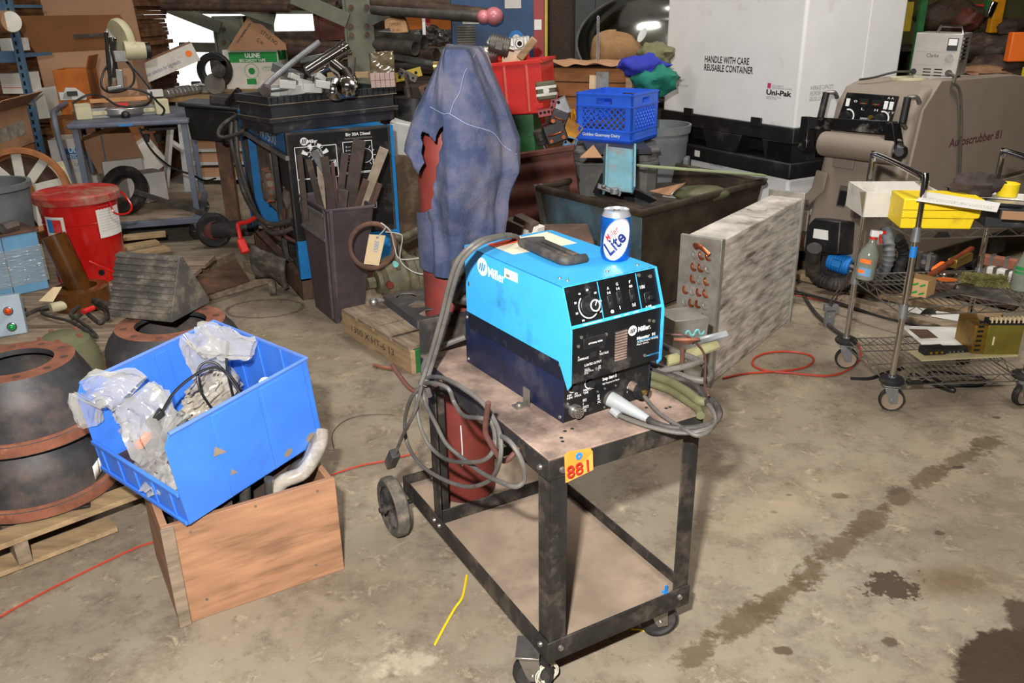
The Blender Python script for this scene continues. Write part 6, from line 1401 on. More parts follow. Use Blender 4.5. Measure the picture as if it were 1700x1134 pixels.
for i, (a, b_, w_, h_2, m) in enumerate(bars):
    f_ = (i % 4) / 4; yy = mid.y - .08 + .12 * f_; p = D(*a, yy); q = D(*b_, yy + .0); q = q + (q - p) * .5
    k = MB(); k.bar(p, q, w_, h_2, up=(0, 1, .2)); single('metal_bar', k, m, bd[i], 'bar', bev=.002)

# ------------------------------------------------------------------ small wooden crate, valve with tag
wA, wB = G(570, 552, 0), G(684, 622, 0); X = basis(wA, wB - wA, (0, 0, 1)); ww2 = (wB - wA).length; wh = plane_hit(X, 568, 519, 1, 0).z
o = thing('wooden_skid', 'small pale wooden skid crate with stencilled side behind the welding cart', 'crate', X)
MB().box(0, 0, .0, ww2, .025, wh).build('side_board', 'pale_wood', o, bev=.002); MB().box(0, .55, .0, ww2, .575, wh).build('side_board', 'pale_wood', o, bev=.002)
for i in range(4): MB().box(i * ww2 / 4 + .005, 0, wh, (i + 1) * ww2 / 4 - .02, .575, wh + .018).build('deck_board', 'grey_wood', o, bev=.002)
for x in (0, ww2 - .025): MB().box(x, .025, 0, x + .025, .55, wh).build('end_board', 'pale_wood' if x == 0 else 'cab_green', o, bev=.002)
txt('1300 X HT-6 13', 'bar_dark', o, T(ww2 * .15, 0, wh * .35), ww2 * .62, .035); 
vz = wh + .018; c = G(665, 500, vz); VX = Matrix.Translation(Vector((c.x + .05, c.y + .0, vz))) @ rot(28)
vo = thing('hydraulic_valve', 'greasy olive-brown cast pump with handwheel lying on the wooden skid', 'pump', VX)
k = MB(); k.lathe([(0, -.02), (.06, -.02), (.065, 0), (.1, .02), (.115, .06), (.115, .12), (.13, .13), (.13, .17), (.115, .18), (.11, .5), (0, .52)], 32, T(-.16, .0, .135) @ R('Z', 0) @ R('Y', 90)); k.build('body', 'valve', vo)
k = MB(); k.lathe([(0, -.04), (.032, -.04), (.034, 0)], 6, T(-.19, 0, .135) @ R('Y', 90)); k.build('hex_plug', 'valve', vo)
k = MB(); c = plane_hit(VX, 618, 408, 1, -.05); k.lathe([(.115 + .013 * math.cos(a * math.pi / 4), .013 * math.sin(a * math.pi / 4)) for a in range(9)], 40, Matrix.Translation(c) @ R('X', 62) @ R('Y', -25)); k.build('handwheel', 'rust_brown', vo)
k = MB(); f_ = lambda px, py, y=0: plane_hit(VX, px, py, 1, y); k.tube([f_(716, 372, .1), f_(690, 385, .06), f_(668, 395, 0), f_(655, 395, 0), f_(658, 410, 0), f_(672, 425, 0), f_(690, 440, .02)], .022, 12); k.tube([f_(640, 430, 0), f_(655, 452, 0), f_(700, 450, .05)], .04, 14); k.build('bent_pipe', 'valve', vo)
k = MB(); k.lathe([(.03, 0), (.05, .01), (.05, .04), (.03, .05)], 24, Matrix.Translation(f_(690, 430, .0)) @ R('Y', 90)).lathe([(.03, 0), (.06, .01), (.06, .03), (.03, .04)], 24, Matrix.Translation(f_(650, 440, -.03)) @ R('Y', 90)); k.build('flange', 'valve', vo)
k = MB(); c = f_(646, 472, -.13); k.cyl(c, c + Vector((0, -.02, 0)), .018, n=20); k.build('red_cap', 'red_tank', vo)
k = MB(); c = f_(655, 438, -.09); k.cyl(c, c + Vector((0, -.02, 0)), .015, n=16); k.build('green_cap', 'coil_cyan', vo)
yb = VX.translation.y - .2
tagp = [D(613, 389, yb), D(640, 391, yb), D(629, 441, yb - .01), D(604, 438, yb - .01)]; k = MB(); quad(k, tagp); tgo = single('price_tag', k, 'tag_manila', 'manila tag reading 15005 tied to the greasy pump', 'tag', solid=.0008, sm=0)
XT = basis(tagp[3].lerp(tagp[0], .45) + (tagp[2] - tagp[3]) * .75, tagp[0] - tagp[3], tagp[3] - tagp[2]); txt('15005', 'blue_print', tgo, XT @ T(0, -.002, 0), .055, .022)
k = MB(); k.cyl(D(626.5, 394, yb - .004), D(626.5, 394, yb - .006), .006, n=14); k.build('eyelet', 'red_tank', tgo)
k = MB(); k.tube([D(626, 394, yb - .005), D(640, 378, yb), D(632, 370, yb), D(648, 384, yb), D(655, 410, yb), D(664, 430, yb), D(700, 428, yb + .05), D(712, 427, yb + .05)], .003, 6).tube([D(640, 385, yb), D(662, 388, yb), D(668, 396, yb), D(664, 430, yb), D(680, 448, yb), D(700, 455, yb), D(715, 450, yb + .03)], .003, 6)
single('tag_wire', k, 'saw_white', 'thin pale wire tying the manila tag to the greasy pump', 'wire')
# leaning old board and rusty hopper side behind the pump
X, w, h = fbY((640, 440), (720, 440), (648, 250), 5.15, 5.3); k = MB(); k.box(-.05, 0, -.25, w, .03, h * .98); single('leaning_board', k, mat('board_brown', '#4c3a2a', .8, var=.35, sc=5, dirt='#7a6a54', da=.35, dsc=5), 'dark weathered board leaning behind the greasy pump', 'board', X=X @ R('X', 6), bev=.003)
# ------------------------------------------------------------------ pipe rack across the back
RY = 9.6
rk_ = thing('pipe_rack', 'grey-green steel cantilever rack holding pipes and lumber at the back', 'rack', Matrix.Translation((D(500, 60, RY).x, RY, 0)))
def rp(px, py, dy=0): return D(px, py, RY + dy)
for x0, x1, y0, y1 in ((362, 408, 26, 98), (410, 452, 26, 98), (575, 617, -6, 73)):
    dy = -1.3 if x0 > 500 else 0; RQ = RY + dy; a, b = rp(x0, y1, dy), rp(x1, y0, dy); k = MB(); k.box(a.x, RQ, 0 if x0 != 410 else a.z, b.x, RQ + .03, b.z); k.box(a.x, RQ - .04, a.z, a.x + .02, RQ, b.z); k.build('upright', 'rack_green', rk_, world=True)
for pts in ((372, 70), (386, 71), (372, 48), (430, 70), (444, 71), (583, 12), (609, 11), (583, 43), (609, 43), (584, 58), (610, 57)):
    c = rp(*pts, -.005 - (1.3 if pts[0] > 500 else 0)); MB().cyl(c, c + Vector((0, -.02, 0)), .022, n=12).build('bolt', 'rust_brown', rk_, world=True)
for a, b, w_ in (((255, 2), (366, 46), .12), ((350, -6), (456, 32), .13), ((485, -6), (578, 34), .13), ((614, 34), (655, 14), .1)):
    dy = -1.34 if b[0] > 500 else -.08; k = MB(); k.bar(rp(*a, dy), rp(*b, dy), .05, w_, up=(0, 0, 1)); k.build('brace', 'rack_green', rk_, world=True, bev=.004)
for py in (15, 78): a, b = rp(300, py, .2), rp(745, py + (8 if py > 20 else 0), .2); MB().bar(a, b, .1, .1).build('beam', 'rack_green', rk_, world=True)
random.seed(21)
def pipes(lst, group):
    for (a, b, r, m, lab, *dd) in lst:
        dy = dd[0] if dd else 0; p, q = rp(*a, dy), rp(*b, dy - .4); k = MB()
        if r > .045: k.ring(p, q, r, r * .86, 24)
        else: k.cyl(p, q, r, n=14)
        single('steel_pipe', k, m, lab, 'pipe', group=group)
pipes([((240, 2), (560, 10), .05, 'pipe_rust', 'rusty pipe along the top of the rack at the left', -.3), ((245, 10), (480, 14), .04, 'pipe_rust', 'thinner rusty pipe below the top one at the left of the rack', -.3), ((440, 8), (840, 2), .05, 'pipe_rust', 'long dark pipe along the top of the rack', -.2),
       ((618, 14), (803, 28), .05, 'pipe_grey', 'grey pipe ending in the small pink wrapper', -1.45), ((618, 2), (820, 26), .055, 'pipe_rust', 'rusty pipe ending in the large pink wrapper', -1.45), ((560, 22), (790, 20), .035, 'pipe_rust', 'thin rusty pipe above the paper bag', -.35),
       ((470, 72), (690, 84), .05, 'pipe_rust', 'rusty pipe behind the bent conduit', -.3), ((480, 84), (640, 92), .05, 'pipe_rust', 'dark pipe below the one behind the conduit', -.4), ((500, 100), (730, 112), .04, 'pipe_grey', 'thin grey pipe behind the black tote', -.4)], 'steel pipes on the back rack')
pipes([((600, 62), (705, 70), .065, 'pipe_grey', 'open ended grey pipe with dark mouth, upper of the two', -.9), ((590, 70), (690, 80), .065, 'pipe_grey', 'open ended grey pipe with dark mouth, lower of the two', -1.1), ((600, 92), (725, 92), .07, 'pipe_rust', 'thick rusty pipe below the two open pipe mouths', -.7), ((590, 82), (730, 108), .03, 'galv', 'thin bright pipe sloping down behind the denim cover', -1.0)], 'steel pipes on the back rack')
for i, (px, py) in enumerate(((707, 70), (691, 80))):
    p = rp(px, py, -1.3 - .2 * i)
for i, (px, py, r, lab) in enumerate(((803, 28, .065, 'small pink plastic wrapped pipe end beside the large one'), (820, 27, .085, 'large pink plastic wrapped pipe end above the red bin'))):
    c = rp(px, py, -1.9); k = MB(); k.sphere(c, r * .9, 20, sx=1.05, sy=1.1); o = single('wrapped_pipe_end', k, 'pink', lab, 'pipe end')
X, w, h = fbY((640, 57), (678, 54), (643, 20), RY - .5); k = MB(); k.prism([(0, 0), (w, 0), (w * .95, h * .5), (w * .88, h * .95), (w * .6, h), (w * .3, h * .93), (w * .06, h * .98), (0, h * .5)], 0, .15)
o = single('paper_bag', k, mat('bag_paper', '#c3966a', .85, var=.1), 'tan paper bag with black stencilling on the pipe rack', 'bag', X=X, bev=.01); PM[o.name] = X; txt('COPPERS', 'bar_dark', o, T(w * .1, 0, h * .35), w * .6, h * .15); txt('25 LBS', 'bar_dark', o, T(w * .3, 0, h * .1), w * .35, h * .1)
X, w, h = fbY((528, 68), (572, 66), (523, 22), RY + .2); single('plywood_box', MB().box(0, 0, 0, w * 1.1, .5, h).box(-.02, -.02, 0, .03, 0, h), 'rust_corr', 'dark red-brown wooden box seen between the rack uprights', 'box', X=X)
X, w, h = fbY((640, 66), (760, 66), (640, 12), RY + .9); k = MB(); k.box(0, 0, -.4, w * 1.5, .4, h); single('cardboard_box', k, 'cardboard_old', 'orange-brown carton behind the paper bag on the rack', 'cardboard box', X=X, bev=.01)
X, w, h = fbY((672, 76), (756, 76), (672, 44), RY - .6); k = MB(); k.grid(lambda u, v: (u * w, .1 * noise.noise(Vector((u * 9, v * 5, 3))), v * h * (.5 + .5 * math.sin(u * 3.14) + .2 * noise.noise(Vector((u * 8, 1, 1))))), 40, 14); single('plastic_film', k, mat('film_dark', '#5a5854', .15, var=.4, spec=1.0, alpha=.8, dirt='#c9c9c6', da=.3, dsc=14), 'crumpled clear plastic film on the pipe rack', 'film', X=X, solid=.02, sm=40)
k = MB(); k.bar(rp(703, 20, -.7), rp(705, 70, -.7), .03, .03); single('white_strip', k, 'white_ink', 'narrow white upright strip on the rack beside the red one', 'strip')
k = MB(); k.bar(rp(709, 30, -.6), rp(710, 70, -.6), .06, .03); single('red_strip', k, 'red_post', 'short dark red upright strip beside the white strip on the rack', 'strip')
k = MB(); k.bar(rp(612, 62, -.95), rp(648, 50, -.9), .02, .05); single('bright_rod', k, 'chrome', 'bright metal rod lying over the grey pipes', 'rod')
# dark lumber mass behind the rack
k = MB()
for i in range(14): z = .001 + i * .1; k.box(D(385, 100, 10.6).x, 10.5 + random.uniform(-.1, .1), z, D(900, 100, 10.6).x, 10.9, z + .09)
single('lumber_stack', k, 'pipe_rust', 'dark stacked lumber filling the lower part of the back rack', 'lumber', kind='stuff')
# odds and ends between tote and cover
for i, (a, b, w_, m, lab, y) in enumerate((((705, 140), (722, 180), .10, 'rust_brown', 'rusty wide flat bar leaning behind the denim cover', 6.3), ((673, 120), (681, 172), .02, 'bar_dark', 'thin dark rod standing right of the black tote', 6.0), ((655, 130), (700, 118), .07, 'yellow_post', 'yellow metal piece behind the black tote', 7.0), ((662, 118), (692, 132), .05, 'pipe_grey', 'grey lever shape over the yellow metal piece', 6.6))):
    junk('angle', 'metal_piece', D(*a, y), D(*b, y), w_, .04, m, lab, 'metal')
k = MB(); c = D(690, 215, 6.0); k.cyl((c.x, c.y, .5), (c.x, c.y, c.z + .22), .13, n=28); single('dark_drum', k, 'black_plastic', 'dark drum standing behind the denim cover right of the tote', 'drum')
X, w, h = fbY((640, 260), (690, 262), (640, 200), 5.75); k = MB(); k.box(0, 0, -.3, w, .2, h); single('grey_carton', k, 'saw_white', 'pale grey housing right of the generator behind the denim cover', 'housing', X=X @ R('Y', 8), bev=.01)
k = MB(); a, b = D(655, 200, 6.1), D(725, 200, 6.1); k.box(a.x, 6.1, 0, b.x, 7.3, .88).box(a.x, 6.75, .88, b.x + .1, 7.3, 1.06); single('dark_bench', k, 'bg_dark', 'low dark bench standing behind the denim cover under the metal pieces', 'bench', bev=.01)
# ------------------------------------------------------------------ blue machine with posts
BY = 8.0
X, w, h = fbY((752, 135), (903, 133), (752, -12), BY)
o = thing('blue_machine', 'dark blue power source with round arch logo behind the red bin', 'machine', X)
MB().box(0, 0, -.9, w, .6, h).build('housing', mat('deep_blue', '#123f68', .5, var=.12, dirt='#0c2740', da=.2), o, bev=.01)
hb_ = hitter(X)
for (a, b) in (((760, 80), (789, 42)),):
    p, q = hb_(*a), hb_(*b); MB().box(p.x, -.01, p.z, q.x, 0, q.z).build('vent_grille', 'pipe_grey', o)
    k = MB()
    for i in range(9): k.box(p.x, -.014, p.z + (q.z - p.z) * i / 9, q.x, -.01, p.z + (q.z - p.z) * (i + .35) / 9)
    k.build('vent_slats', 'bar_dark', o)
for a, b in (((768, 40), (795, 25)), ((838, 14), (865, -4))): p, q = hb_(*a), hb_(*b); MB().box(p.x, -.006, p.z, q.x, 0, q.z).build('white_panel', 'white_board', o)
c = hb_(857, 64); k = MB(); k.lathe([(.0, 0), (.07, 0)], 30, T(c.x, -.004, c.z) @ R('X', 90), a0=0, a1=180); k.build('arch_logo', 'blue_print', o); k = MB(); k.lathe([(.0, 0), (.035, 0)], 30, T(c.x, -.006, c.z) @ R('X', 90), a0=0, a1=180); k.build('arch_logo', 'white_ink', o); txt('miller', 'white_ink', o, T(c.x - .06, -.006, c.z - .035), .12, .03)
for (px, m, w_, lab, nm) in ((895, 'red_post', .09, 'dark red square steel post with white label', 'red_post'), (906, 'yellow_post', .03, 'thin yellow vertical edge strip beside the red post', 'yellow_strip')):
    p = D(px, 60, 7.4); k = MB(); k.box(p.x - w_ / 2, 7.4, 0, p.x + w_ / 2, 7.44, 2.4); o = single(nm, k, m, lab, 'post')
    if m == 'red_post': q = D(893, 41, 7.4); k = MB(); k.box(q.x - .03, 7.396, q.z - .04, q.x + .03, 7.4, q.z + .04); k.build('label', 'paper', o)
# mesh partition behind
mp_ = thing('mesh_partition', 'dark brown mesh partition with vertical steel posts at the back', 'partition', Matrix.Translation((1.4, 9.2, 0)))
a, b = D(912, 60, 9.2), D(1120, 60, 9.2); MB().box(a.x, 9.2, 0, b.x + .6, 9.24, 2.6).build('panel', mat('mesh_brown', '#3a2b1e', .8, var=.4, sc=60, dirt='#55422c', da=.3, dsc=3), mp_, world=True)
for px in (970, 1003): p = D(px, 60, 9.15); MB().box(p.x - .1, 9.1, 0, p.x + .1, 9.2, 2.6).build('post', mat('post_dark', '#3b3d3e', .6, var=.1), mp_, world=True)
# mirror dome, jacket, cloths
c = D(1108, 66, 6.9); DX = Matrix.Translation(c) @ R('Z', -8) @ R('X', 32)
o = thing('steel_bowl', 'large polished steel bowl tipped on its side behind the wooden crate', 'bowl', DX)
k = MB(); k.lathe([((.70) * math.cos(a * math.pi / 32), -.40 * math.sin(a * math.pi / 32)) for a in range(17)], 64); k.build('bowl_shell', 'mirror', o, sm=80); k = MB(); k.ring((0, 0, -.008), (0, 0, .008), .712, .695, 64); k.build('rim', 'steel', o)
k = MB(); JX = Matrix.Translation(D(1022, 84, 6.55)); k.grid(lambda u, v: (.19 * math.cos(6.283 * u) * math.sin(3.14 * v) * (1 + .25 * noise.noise(Vector((math.cos(6.28 * u) * 1.5, math.sin(6.28 * u) * 1.5, v * 3)))), .12 * math.sin(6.283 * u) * math.sin(3.14 * v), -.135 * math.cos(3.14 * v) * (1 + .3 * noise.noise(Vector((u * 3, 5, v * 2))))), 40, 24, wrap=True)
single('brown_bag', k, 'jacket', 'brown leathery bag lying in the big steel bowl on the crates', 'bag', X=JX)
k = MB(); k.lathe([(0, -.003), (.026, 0), (0, .003)], 20, Matrix.Translation(D(1066, 58, 6.7)) @ R('Y', 30) @ R('X', 80), sy=2.2); single('white_card', k, 'white_ink', 'small white oval card in the big steel bowl', 'card')
k = MB()
for i in range(26):
    p = D(993 - i * .02, 30 + i * 2.7, 6.1); k.lathe([(.008 + .0025 * math.cos(a * 1.0472), .0025 * math.sin(a * 1.0472)) for a in range(7)], 8, Matrix.Translation(p) @ R('Z', 90 * (i % 2)) @ R('X', 90), sy=1.6)
single('chain', k, 'galv', 'thin chain hanging before the big steel bowl', 'chain', kind='stuff')
def heap(name, px, py, Y, sx, sy, sz, m, label, cat, seed, amp=.35, zb=None, n=36):
    c = D(px, py, Y); k = MB(Matrix.Translation(c))
    def f(u, v):
        a = 6.28318 * u; s = math.sin(math.pi * v); d = 1 + amp * noise.noise(Vector((math.cos(a) * s * 1.8 + seed, math.sin(a) * s * 1.8, math.cos(math.pi * v) * 2))) + amp * .5 * noise.noise(Vector((math.cos(a) * s * 5 + seed, math.sin(a) * s * 5, math.cos(math.pi * v) * 5)))
        return (sx * math.cos(a) * s * d, sy * math.sin(a) * s * d, -sz * math.cos(math.pi * v) * d)
    k.grid(f, n, n // 2, wrap=True); return single(name, k, m, label, cat, sm=60)
heap('blue_cloth', 1068, 110, 5.7, .15, .12, .07, 'cloth_blue', 'crumpled dark blue cloth on the crate beside the white container', 'cloth', 2)
heap('teal_cloth', 1088, 133, 5.65, .14, .12, .10, 'cloth_teal', 'crumpled teal cloth under the dark blue one', 'cloth', 5)
heap('olive_cloth', 1090, 92, 5.95, .12, .1, .08, 'cloth_olive', 'olive grey cloth above the dark blue cloth', 'cloth', 9)
# wooden crate with brown paper
X, w, h = fbY((903, 185), (1048, 190), (904, 112), 6.1, 5.9)
o = thing('wood_crate', 'weathered brown wooden crate behind the blue milk crate', 'crate', X)
MB().box(0, 0, -.7, w, .6, h).build('boards', mat('crate_old', '#8c5a30', .8, var=.2, sc=3, stretch=(1, 1, 6), dirt='#4f3420', da=.35, dsc=4, dirt2='#c49a70', da2=-.1, dsc2=6), o, bev=.006)
for z in (h * .35, h * .68, -.1): MB().box(0, -.003, z, w, 0, z + .006).build('board_gap', 'dark_hole', o)
MB().box(w * .52, -.008, h * .55, w * .62, 0, h * .85).build('paper_label', 'tag_manila', o); k = MB(); k.box(w * .60, -.02, 0 - .1, w * .74, 0, h * .93); k.build('metal_strap', 'galv', o); MB().box(w * .93, -.02, -.7, w, 0, h).build('corner_post', 'pale_wood', o)
k = MB(); k.grid(lambda u, v: (u * w * .85, v * .5, .03 * noise.noise(Vector((u * 5, v * 4, 0))) + .012), 30, 12); single('kraft_paper', k, 'cardboard', 'crumpled kraft paper lying on the brown wooden crate', 'paper', X=X @ T(0, -.03, h + .012), solid=.004)
# red bin on green cabinet
X, w, h = fbY((805, 193), (899, 187), (800, 106), 5.7, 5.6)
RBX = X @ T(-.14, 0, 0); w += .14
o = thing('parts_bin', 'bright red plastic bin of parts standing on the green cabinet', 'bin', RBX)
k = MB(); k.box(0, 0, 0, w, .35, .008).box(-.02, -.015, 0, w + .02, 0, h, taper=0).box(-.02, .35, 0, w + .02, .365, h).box(-.02, 0, 0, 0, .35, h).box(w, 0, 0, w + .02, .35, h); k.build('bin_body', 'part_red', o, bev=.004)
k = MB(); k.box(-.035, -.03, h - .02, w + .035, -.012, h).box(w + .015, -.03, h - .02, w + .035, .38, h).box(-.035, .36, h - .02, w + .035, .38, h).box(-.035, -.03, h - .02, -.02, .38, h); k.build('rim', 'part_red', o, bev=.003)
for x in (w * .58, w * .86): MB().box(x - .008, -.024, .01, x + .008, -.015, h - .02).build('rib', mat('red_pale', '#d9605a', .4), o, bev=.003)
MB().box(w * .2, .30, h, w * .75, .33, h + .05).build('stacking_tab', 'part_red', o, bev=.003)
def rb(px, py, dy=.15): return D(px, py, 5.65 + dy)
for i, (nm, a, b, w_, h_2, m, lab) in enumerate((('wood_stick', (862, 98), (888, 64), .05, .03, 'pale_wood', 'pale wooden stick leaning out of the red bin'), ('grey_casting', (812, 72), (845, 80), .12, .09, 'pipe_grey', 'ribbed grey metal casting on top of the red bin'), ('grey_block', (822, 62), (812, 76), .06, .06, 'galv', 'small grey block on the ribbed casting'), ('grey_casting', (845, 74), (880, 70), .08, .06, 'coil_plate', 'flat grey fin block at the back of the red bin'), ('metal_piece', (832, 92), (868, 92), .1, .05, 'amber', 'yellow brown wires lying in the red bin'), ('metal_piece', (855, 86), (875, 84), .06, .04, 'part_red', 'small red part lying in the red bin'))):
    if nm in ('grey_casting', 'grey_block'): junk('motor' if i == 1 else 'cast', nm, rb(*a, .1 + .02 * i), rb(*b, .1 + .02 * i), w_, h_2, m, lab, 'casting'); continue
    k = MB(); k.bar(rb(*a, .1 + .02 * i), rb(*b, .1 + .02 * i), w_, h_2, up=(0, 1, 0)); single(nm, k, m, lab, 'scrap', bev=.008)
k = MB(); k.cyl(rb(800, 90, .12), rb(824, 90, .14), .055, .05, 20); single('metal_can', k, 'steel', 'shiny grey metal cylinder at the left of the red bin', 'cylinder', bev=.008)
X, w, h = fbY((800, 250), (888, 247), (800, 190), 5.75, 5.68); k = MB(); k.box(0, 0, -.35, w, .32, h); k.cyl((w - .03, -.004, .1), (w - .03, 0, .1), .02)
single('green_cabinet', k, 'cab_green', 'scratched green steel cabinet under the red bin', 'cabinet', X=X, bev=.006)
# junk between green cabinet and milk crate
jk = [('battery', (905, 225), (938, 213), .12, .13, 'black_plastic', 'black battery with copper terminals before the blue milk crate'), ('battery', (915, 190), (940, 200), .09, .1, 'tote_black', 'dark grey angled housing above the black battery'), ('red_bracket', (893, 188), (915, 184), .05, .05, 'red_post', 'dark red angle bracket beside the red bin, lower arm'), ('red_bracket', (915, 184), (922, 152), .04, .04, 'red_post', 'dark red angle bracket beside the red bin, upright arm'), ('grey_tray', (925, 165), (936, 190), .1, .02, 'galv', 'grey metal tray leaning beside the red bracket'), ('olive_case', (905, 135), (908, 165), .12, .06, 'hose_green', 'small olive green case beside the red bin'), ('plastic_sheet', (930, 205), (958, 225), .12, .03, 'amber', 'yellow-brown plastic panel behind the milk crate'), ('motor', (893, 215), (902, 240), .07, .1, 'dusty_black', 'black small motor beside the green cabinet'), ('carton_piece', (935, 235), (955, 240), .08, .05, 'light_blue', 'pale blue scrap at the lip of the rusty hopper')]
KD = ['battery', 'battery', 'angle', 'angle', 'tray', 'case', 'tray', 'motor', 'tray']
for kd, (nm, a, b, w_, h_2, m, lab) in zip(KD, jk): junk(kd, nm, D(*a, 5.35), D(*b, 5.35), w_, h_2, m, lab, nm.replace('_', ' '), m2='copper' if nm == 'battery' else 'steel')
for i in range(5):
    k = MB(); k.tube([D(935 + i * 3, 200, 5.5), D(925 + i * 8, 188 + i * 3, 5.4), D(940 + i * 3, 182, 5.5), D(955, 190 + i * 5, 5.45)], .006, 6); single('yellow_wire', k, 'amber', 'orange-yellow wire tangled beside the blue milk crate', 'wire', group='orange-yellow wires beside the milk crate')
# corrugated rusty hopper
X, w, h = fbY((838, 345), (962, 328), (838, 258), 5.2, 5.1)
o = thing('rusty_hopper', 'rust-red corrugated steel hopper full of scrap', 'hopper', X)
k = MB(); n = 40
pts = [(-.012 + .012 * math.cos(i * 2 * math.pi / 8), -.45 + i * (h + .42) / n) for i in range(n + 1)]
vs = [[k.v((x, y, z)) for (y, z) in pts] for x in (-.25, w)]
for i in range(n): k.face([vs[0][i], vs[1][i], vs[1][i + 1], vs[0][i + 1]])
k.box(-.25, .01, -.45, w, .02, h - .03); k.build('side_panel', 'rust_corr', o, solid=0)
MB().box(-.25, .02, -.45, w, .8, h - .10).build('scrap_fill', 'bar_dark', o); MB().box(-.26, -.03, h - .03, w + .02, .03, h).build('top_rail', 'rust_corr', o, bev=.004)
# ------------------------------------------------------------------ blue milk crate
X, w, h = fb((956, 233), (1048, 240), .83, top=(961, 152)); w, h, d = .335, .275, .335
w = (G(1048, 240, .83) - G(956, 233, .83)).length; h = plane_hit(X, 962, 153, 1, 0).z; d = w
o = thing('milk_crate', 'bright blue dairy crate with lattice sides stacked on the grey tote', 'crate', X)
def lattice(mb, A, W, H):
    """one side of the crate in x,z of A"""
    mb.box(0, 0, 0, W, .012, H * .27, A); mb.box(0, 0, H * .27, W * .12, .012, H, A); mb.box(W * .88, 0, H * .27, W, .012, H, A)
    mb.box(W * .12, 0, H * .70, W * .88, .012, H * .78, A); mb.box(W * .12, 0, H * .78, W * .36, .012, H * .90, A); mb.box(W * .64, 0, H * .78, W * .88, .012, H * .90, A); mb.box(W * .12, 0, H * .90, W * .88, .012, H, A)
    x0, x1, z0, z1 = W * .12, W * .88, H * .27, H * .70; st = .040
    for s in (1, -1):
        t = -(z1 - z0)
        while t < (x1 - x0):
            ax, az = x0 + t, (z0 if s > 0 else z1); bx, bz = x0 + t + (z1 - z0), (z1 if s > 0 else z0)
            if ax < x0: az += s * (x0 - ax); ax = x0
            if bx > x1: bz -= s * (bx - x1); bx = x1
            if bx - ax > .004: mb.bar(A @ Vector((ax, .006, az)), A @ Vector((bx, .006, bz)), .010, .004, up=A.to_3x3() @ Vector((1, 0, 1)))
            t += st
    for z in (.02, H * .24, H * .74, H * .97): mb.box(-.003, -.004, z - .003, W + .003, 0, z + .003, A)
for nm, A in (('front_side', Matrix.Identity(4)), ('right_side', T(w, 0, 0) @ R('Z', 90)), ('back_side', T(w, d, 0) @ R('Z', 180)), ('left_side', T(0, d, 0) @ R('Z', -90))):
    k = MB(); lattice(k, A, w, h); k.build(nm, 'crate_blue', o)
MB().box(0, 0, 0, w, d, .012).build('base', 'crate_blue', o); txt('Golden Guernsey Dairy', 'white_ink', o, T(w * .12, 0, h * .10), w * .68, h * .085, bold=.02)
txt('PROPERTY OF\nMILWAUKEE WI', 'bin_edge', o, T(w, 0, 0) @ R('Z', 90) @ T(w * .15, 0, h * .06), w * .7, h * .14)
k = MB(); k.box(.03, .03, .012, w - .03, d - .03, .10); single('crate_contents', k, 'bar_dark', 'dark parts lying inside the blue milk crate', 'parts', X=X)
# grey tote beneath, copper carton, trash can, channel
X, w, h = fbY((946, 300), (1090, 300), (946, 250), 5.15, 5.1)
o = thing('grey_tote', 'dusty dark grey octagonal tote under the blue milk crate', 'tote', X)
k = MB(); pts = [(0, .06), (.06, 0), (w - .06, 0), (w, .06), (w, .40), (w - .06, .46), (.06, .46), (0, .40)]
for z0, z1, e in ((-.5, h * .5, .0), (h * .5, h * .62, .012), (h * .62, h * .9, .0), (h * .9, h, .014)):
    lo_ = [k.v((x + (e if x > w / 2 else -e), y + (e if y > .2 else -e), z0)) for x, y in pts]; hi2 = [k.v((x + (e if x > w / 2 else -e), y + (e if y > .2 else -e), z1)) for x, y in pts]
    for i in range(8): k.face([lo_[i], lo_[(i + 1) % 8], hi2[(i + 1) % 8], hi2[i]])
    k.face(hi2); k.face(lo_[::-1])
k.build('tote_body', 'grey_tote', o, bev=.004)
ctop = X.translation.z + h
k = MB(); p = [D(962, 262, 4.6), D(1000, 262, 4.6), D(985, 240, 4.72), D(975, 258, 4.8)]; v_ = [k.v(q) for q in p]; k.face([v_[0], v_[1], v_[2]]); k.face([v_[0], v_[2], v_[3]]); k.face([v_[1], v_[3], v_[2]]); k.face([v_[0], v_[3], v_[1]]); single('carton_corner', k, 'cardboard', 'folded tan carton corner sticking up left of the blue channel', 'cardboard', sm=0)
k = MB(); k.box(D(975, 250, 5.0).x, 4.98, ctop, D(1080, 250, 5.0).x, 5.3, .829); single('support_block', k, 'tote_black', 'dark block between the grey tote and the blue milk crate', 'block')
c = D(1085, 250, 5.75); tcr = (1137 - 1083) / FPX * 6.0 * 1.02; zt3 = D(1130, 205, 5.75).z
o = thing('trash_can', 'large round grey plastic trash can behind the blue milk crate', 'trash can', Matrix.Translation((c.x, 5.75, 0)))
k = MB(); k.lathe([(0, 0), (tcr * .8, 0), (tcr * .93, zt3 - .12), (tcr * .95, zt3 - .11), (tcr * .95, zt3 - .05), (tcr, zt3 - .05), (tcr * 1.02, zt3), (tcr * .96, zt3), (tcr * .9, zt3 - .1), (tcr * .75, .05), (0, .05)], 56); k.build('can_body', 'can_grey', o); k = MB(); k.box(tcr * .9, -.1, zt3 - .35, tcr * 1.05, .0, zt3 - .2, R('Z', -20)); k.build('handle', 'can_grey', o, bev=.01)
k = MB(); a, b = D(1030, 246, 4.55), D(1028, 318, 4.35); sd = Vector((.155, .03, 0)); nn_ = Vector((.0, .0, 0))
k.bar(a, b, .14, .008, up=(0, 1, 0)); k.bar(a + Vector((.075, .02, 0)), b + Vector((.075, .02, 0)), .012, .07, up=(0, 1, 0)); k.bar(a - Vector((.075, -.02, 0)), b - Vector((.075, -.02, 0)), .012, .07, up=(0, 1, 0))
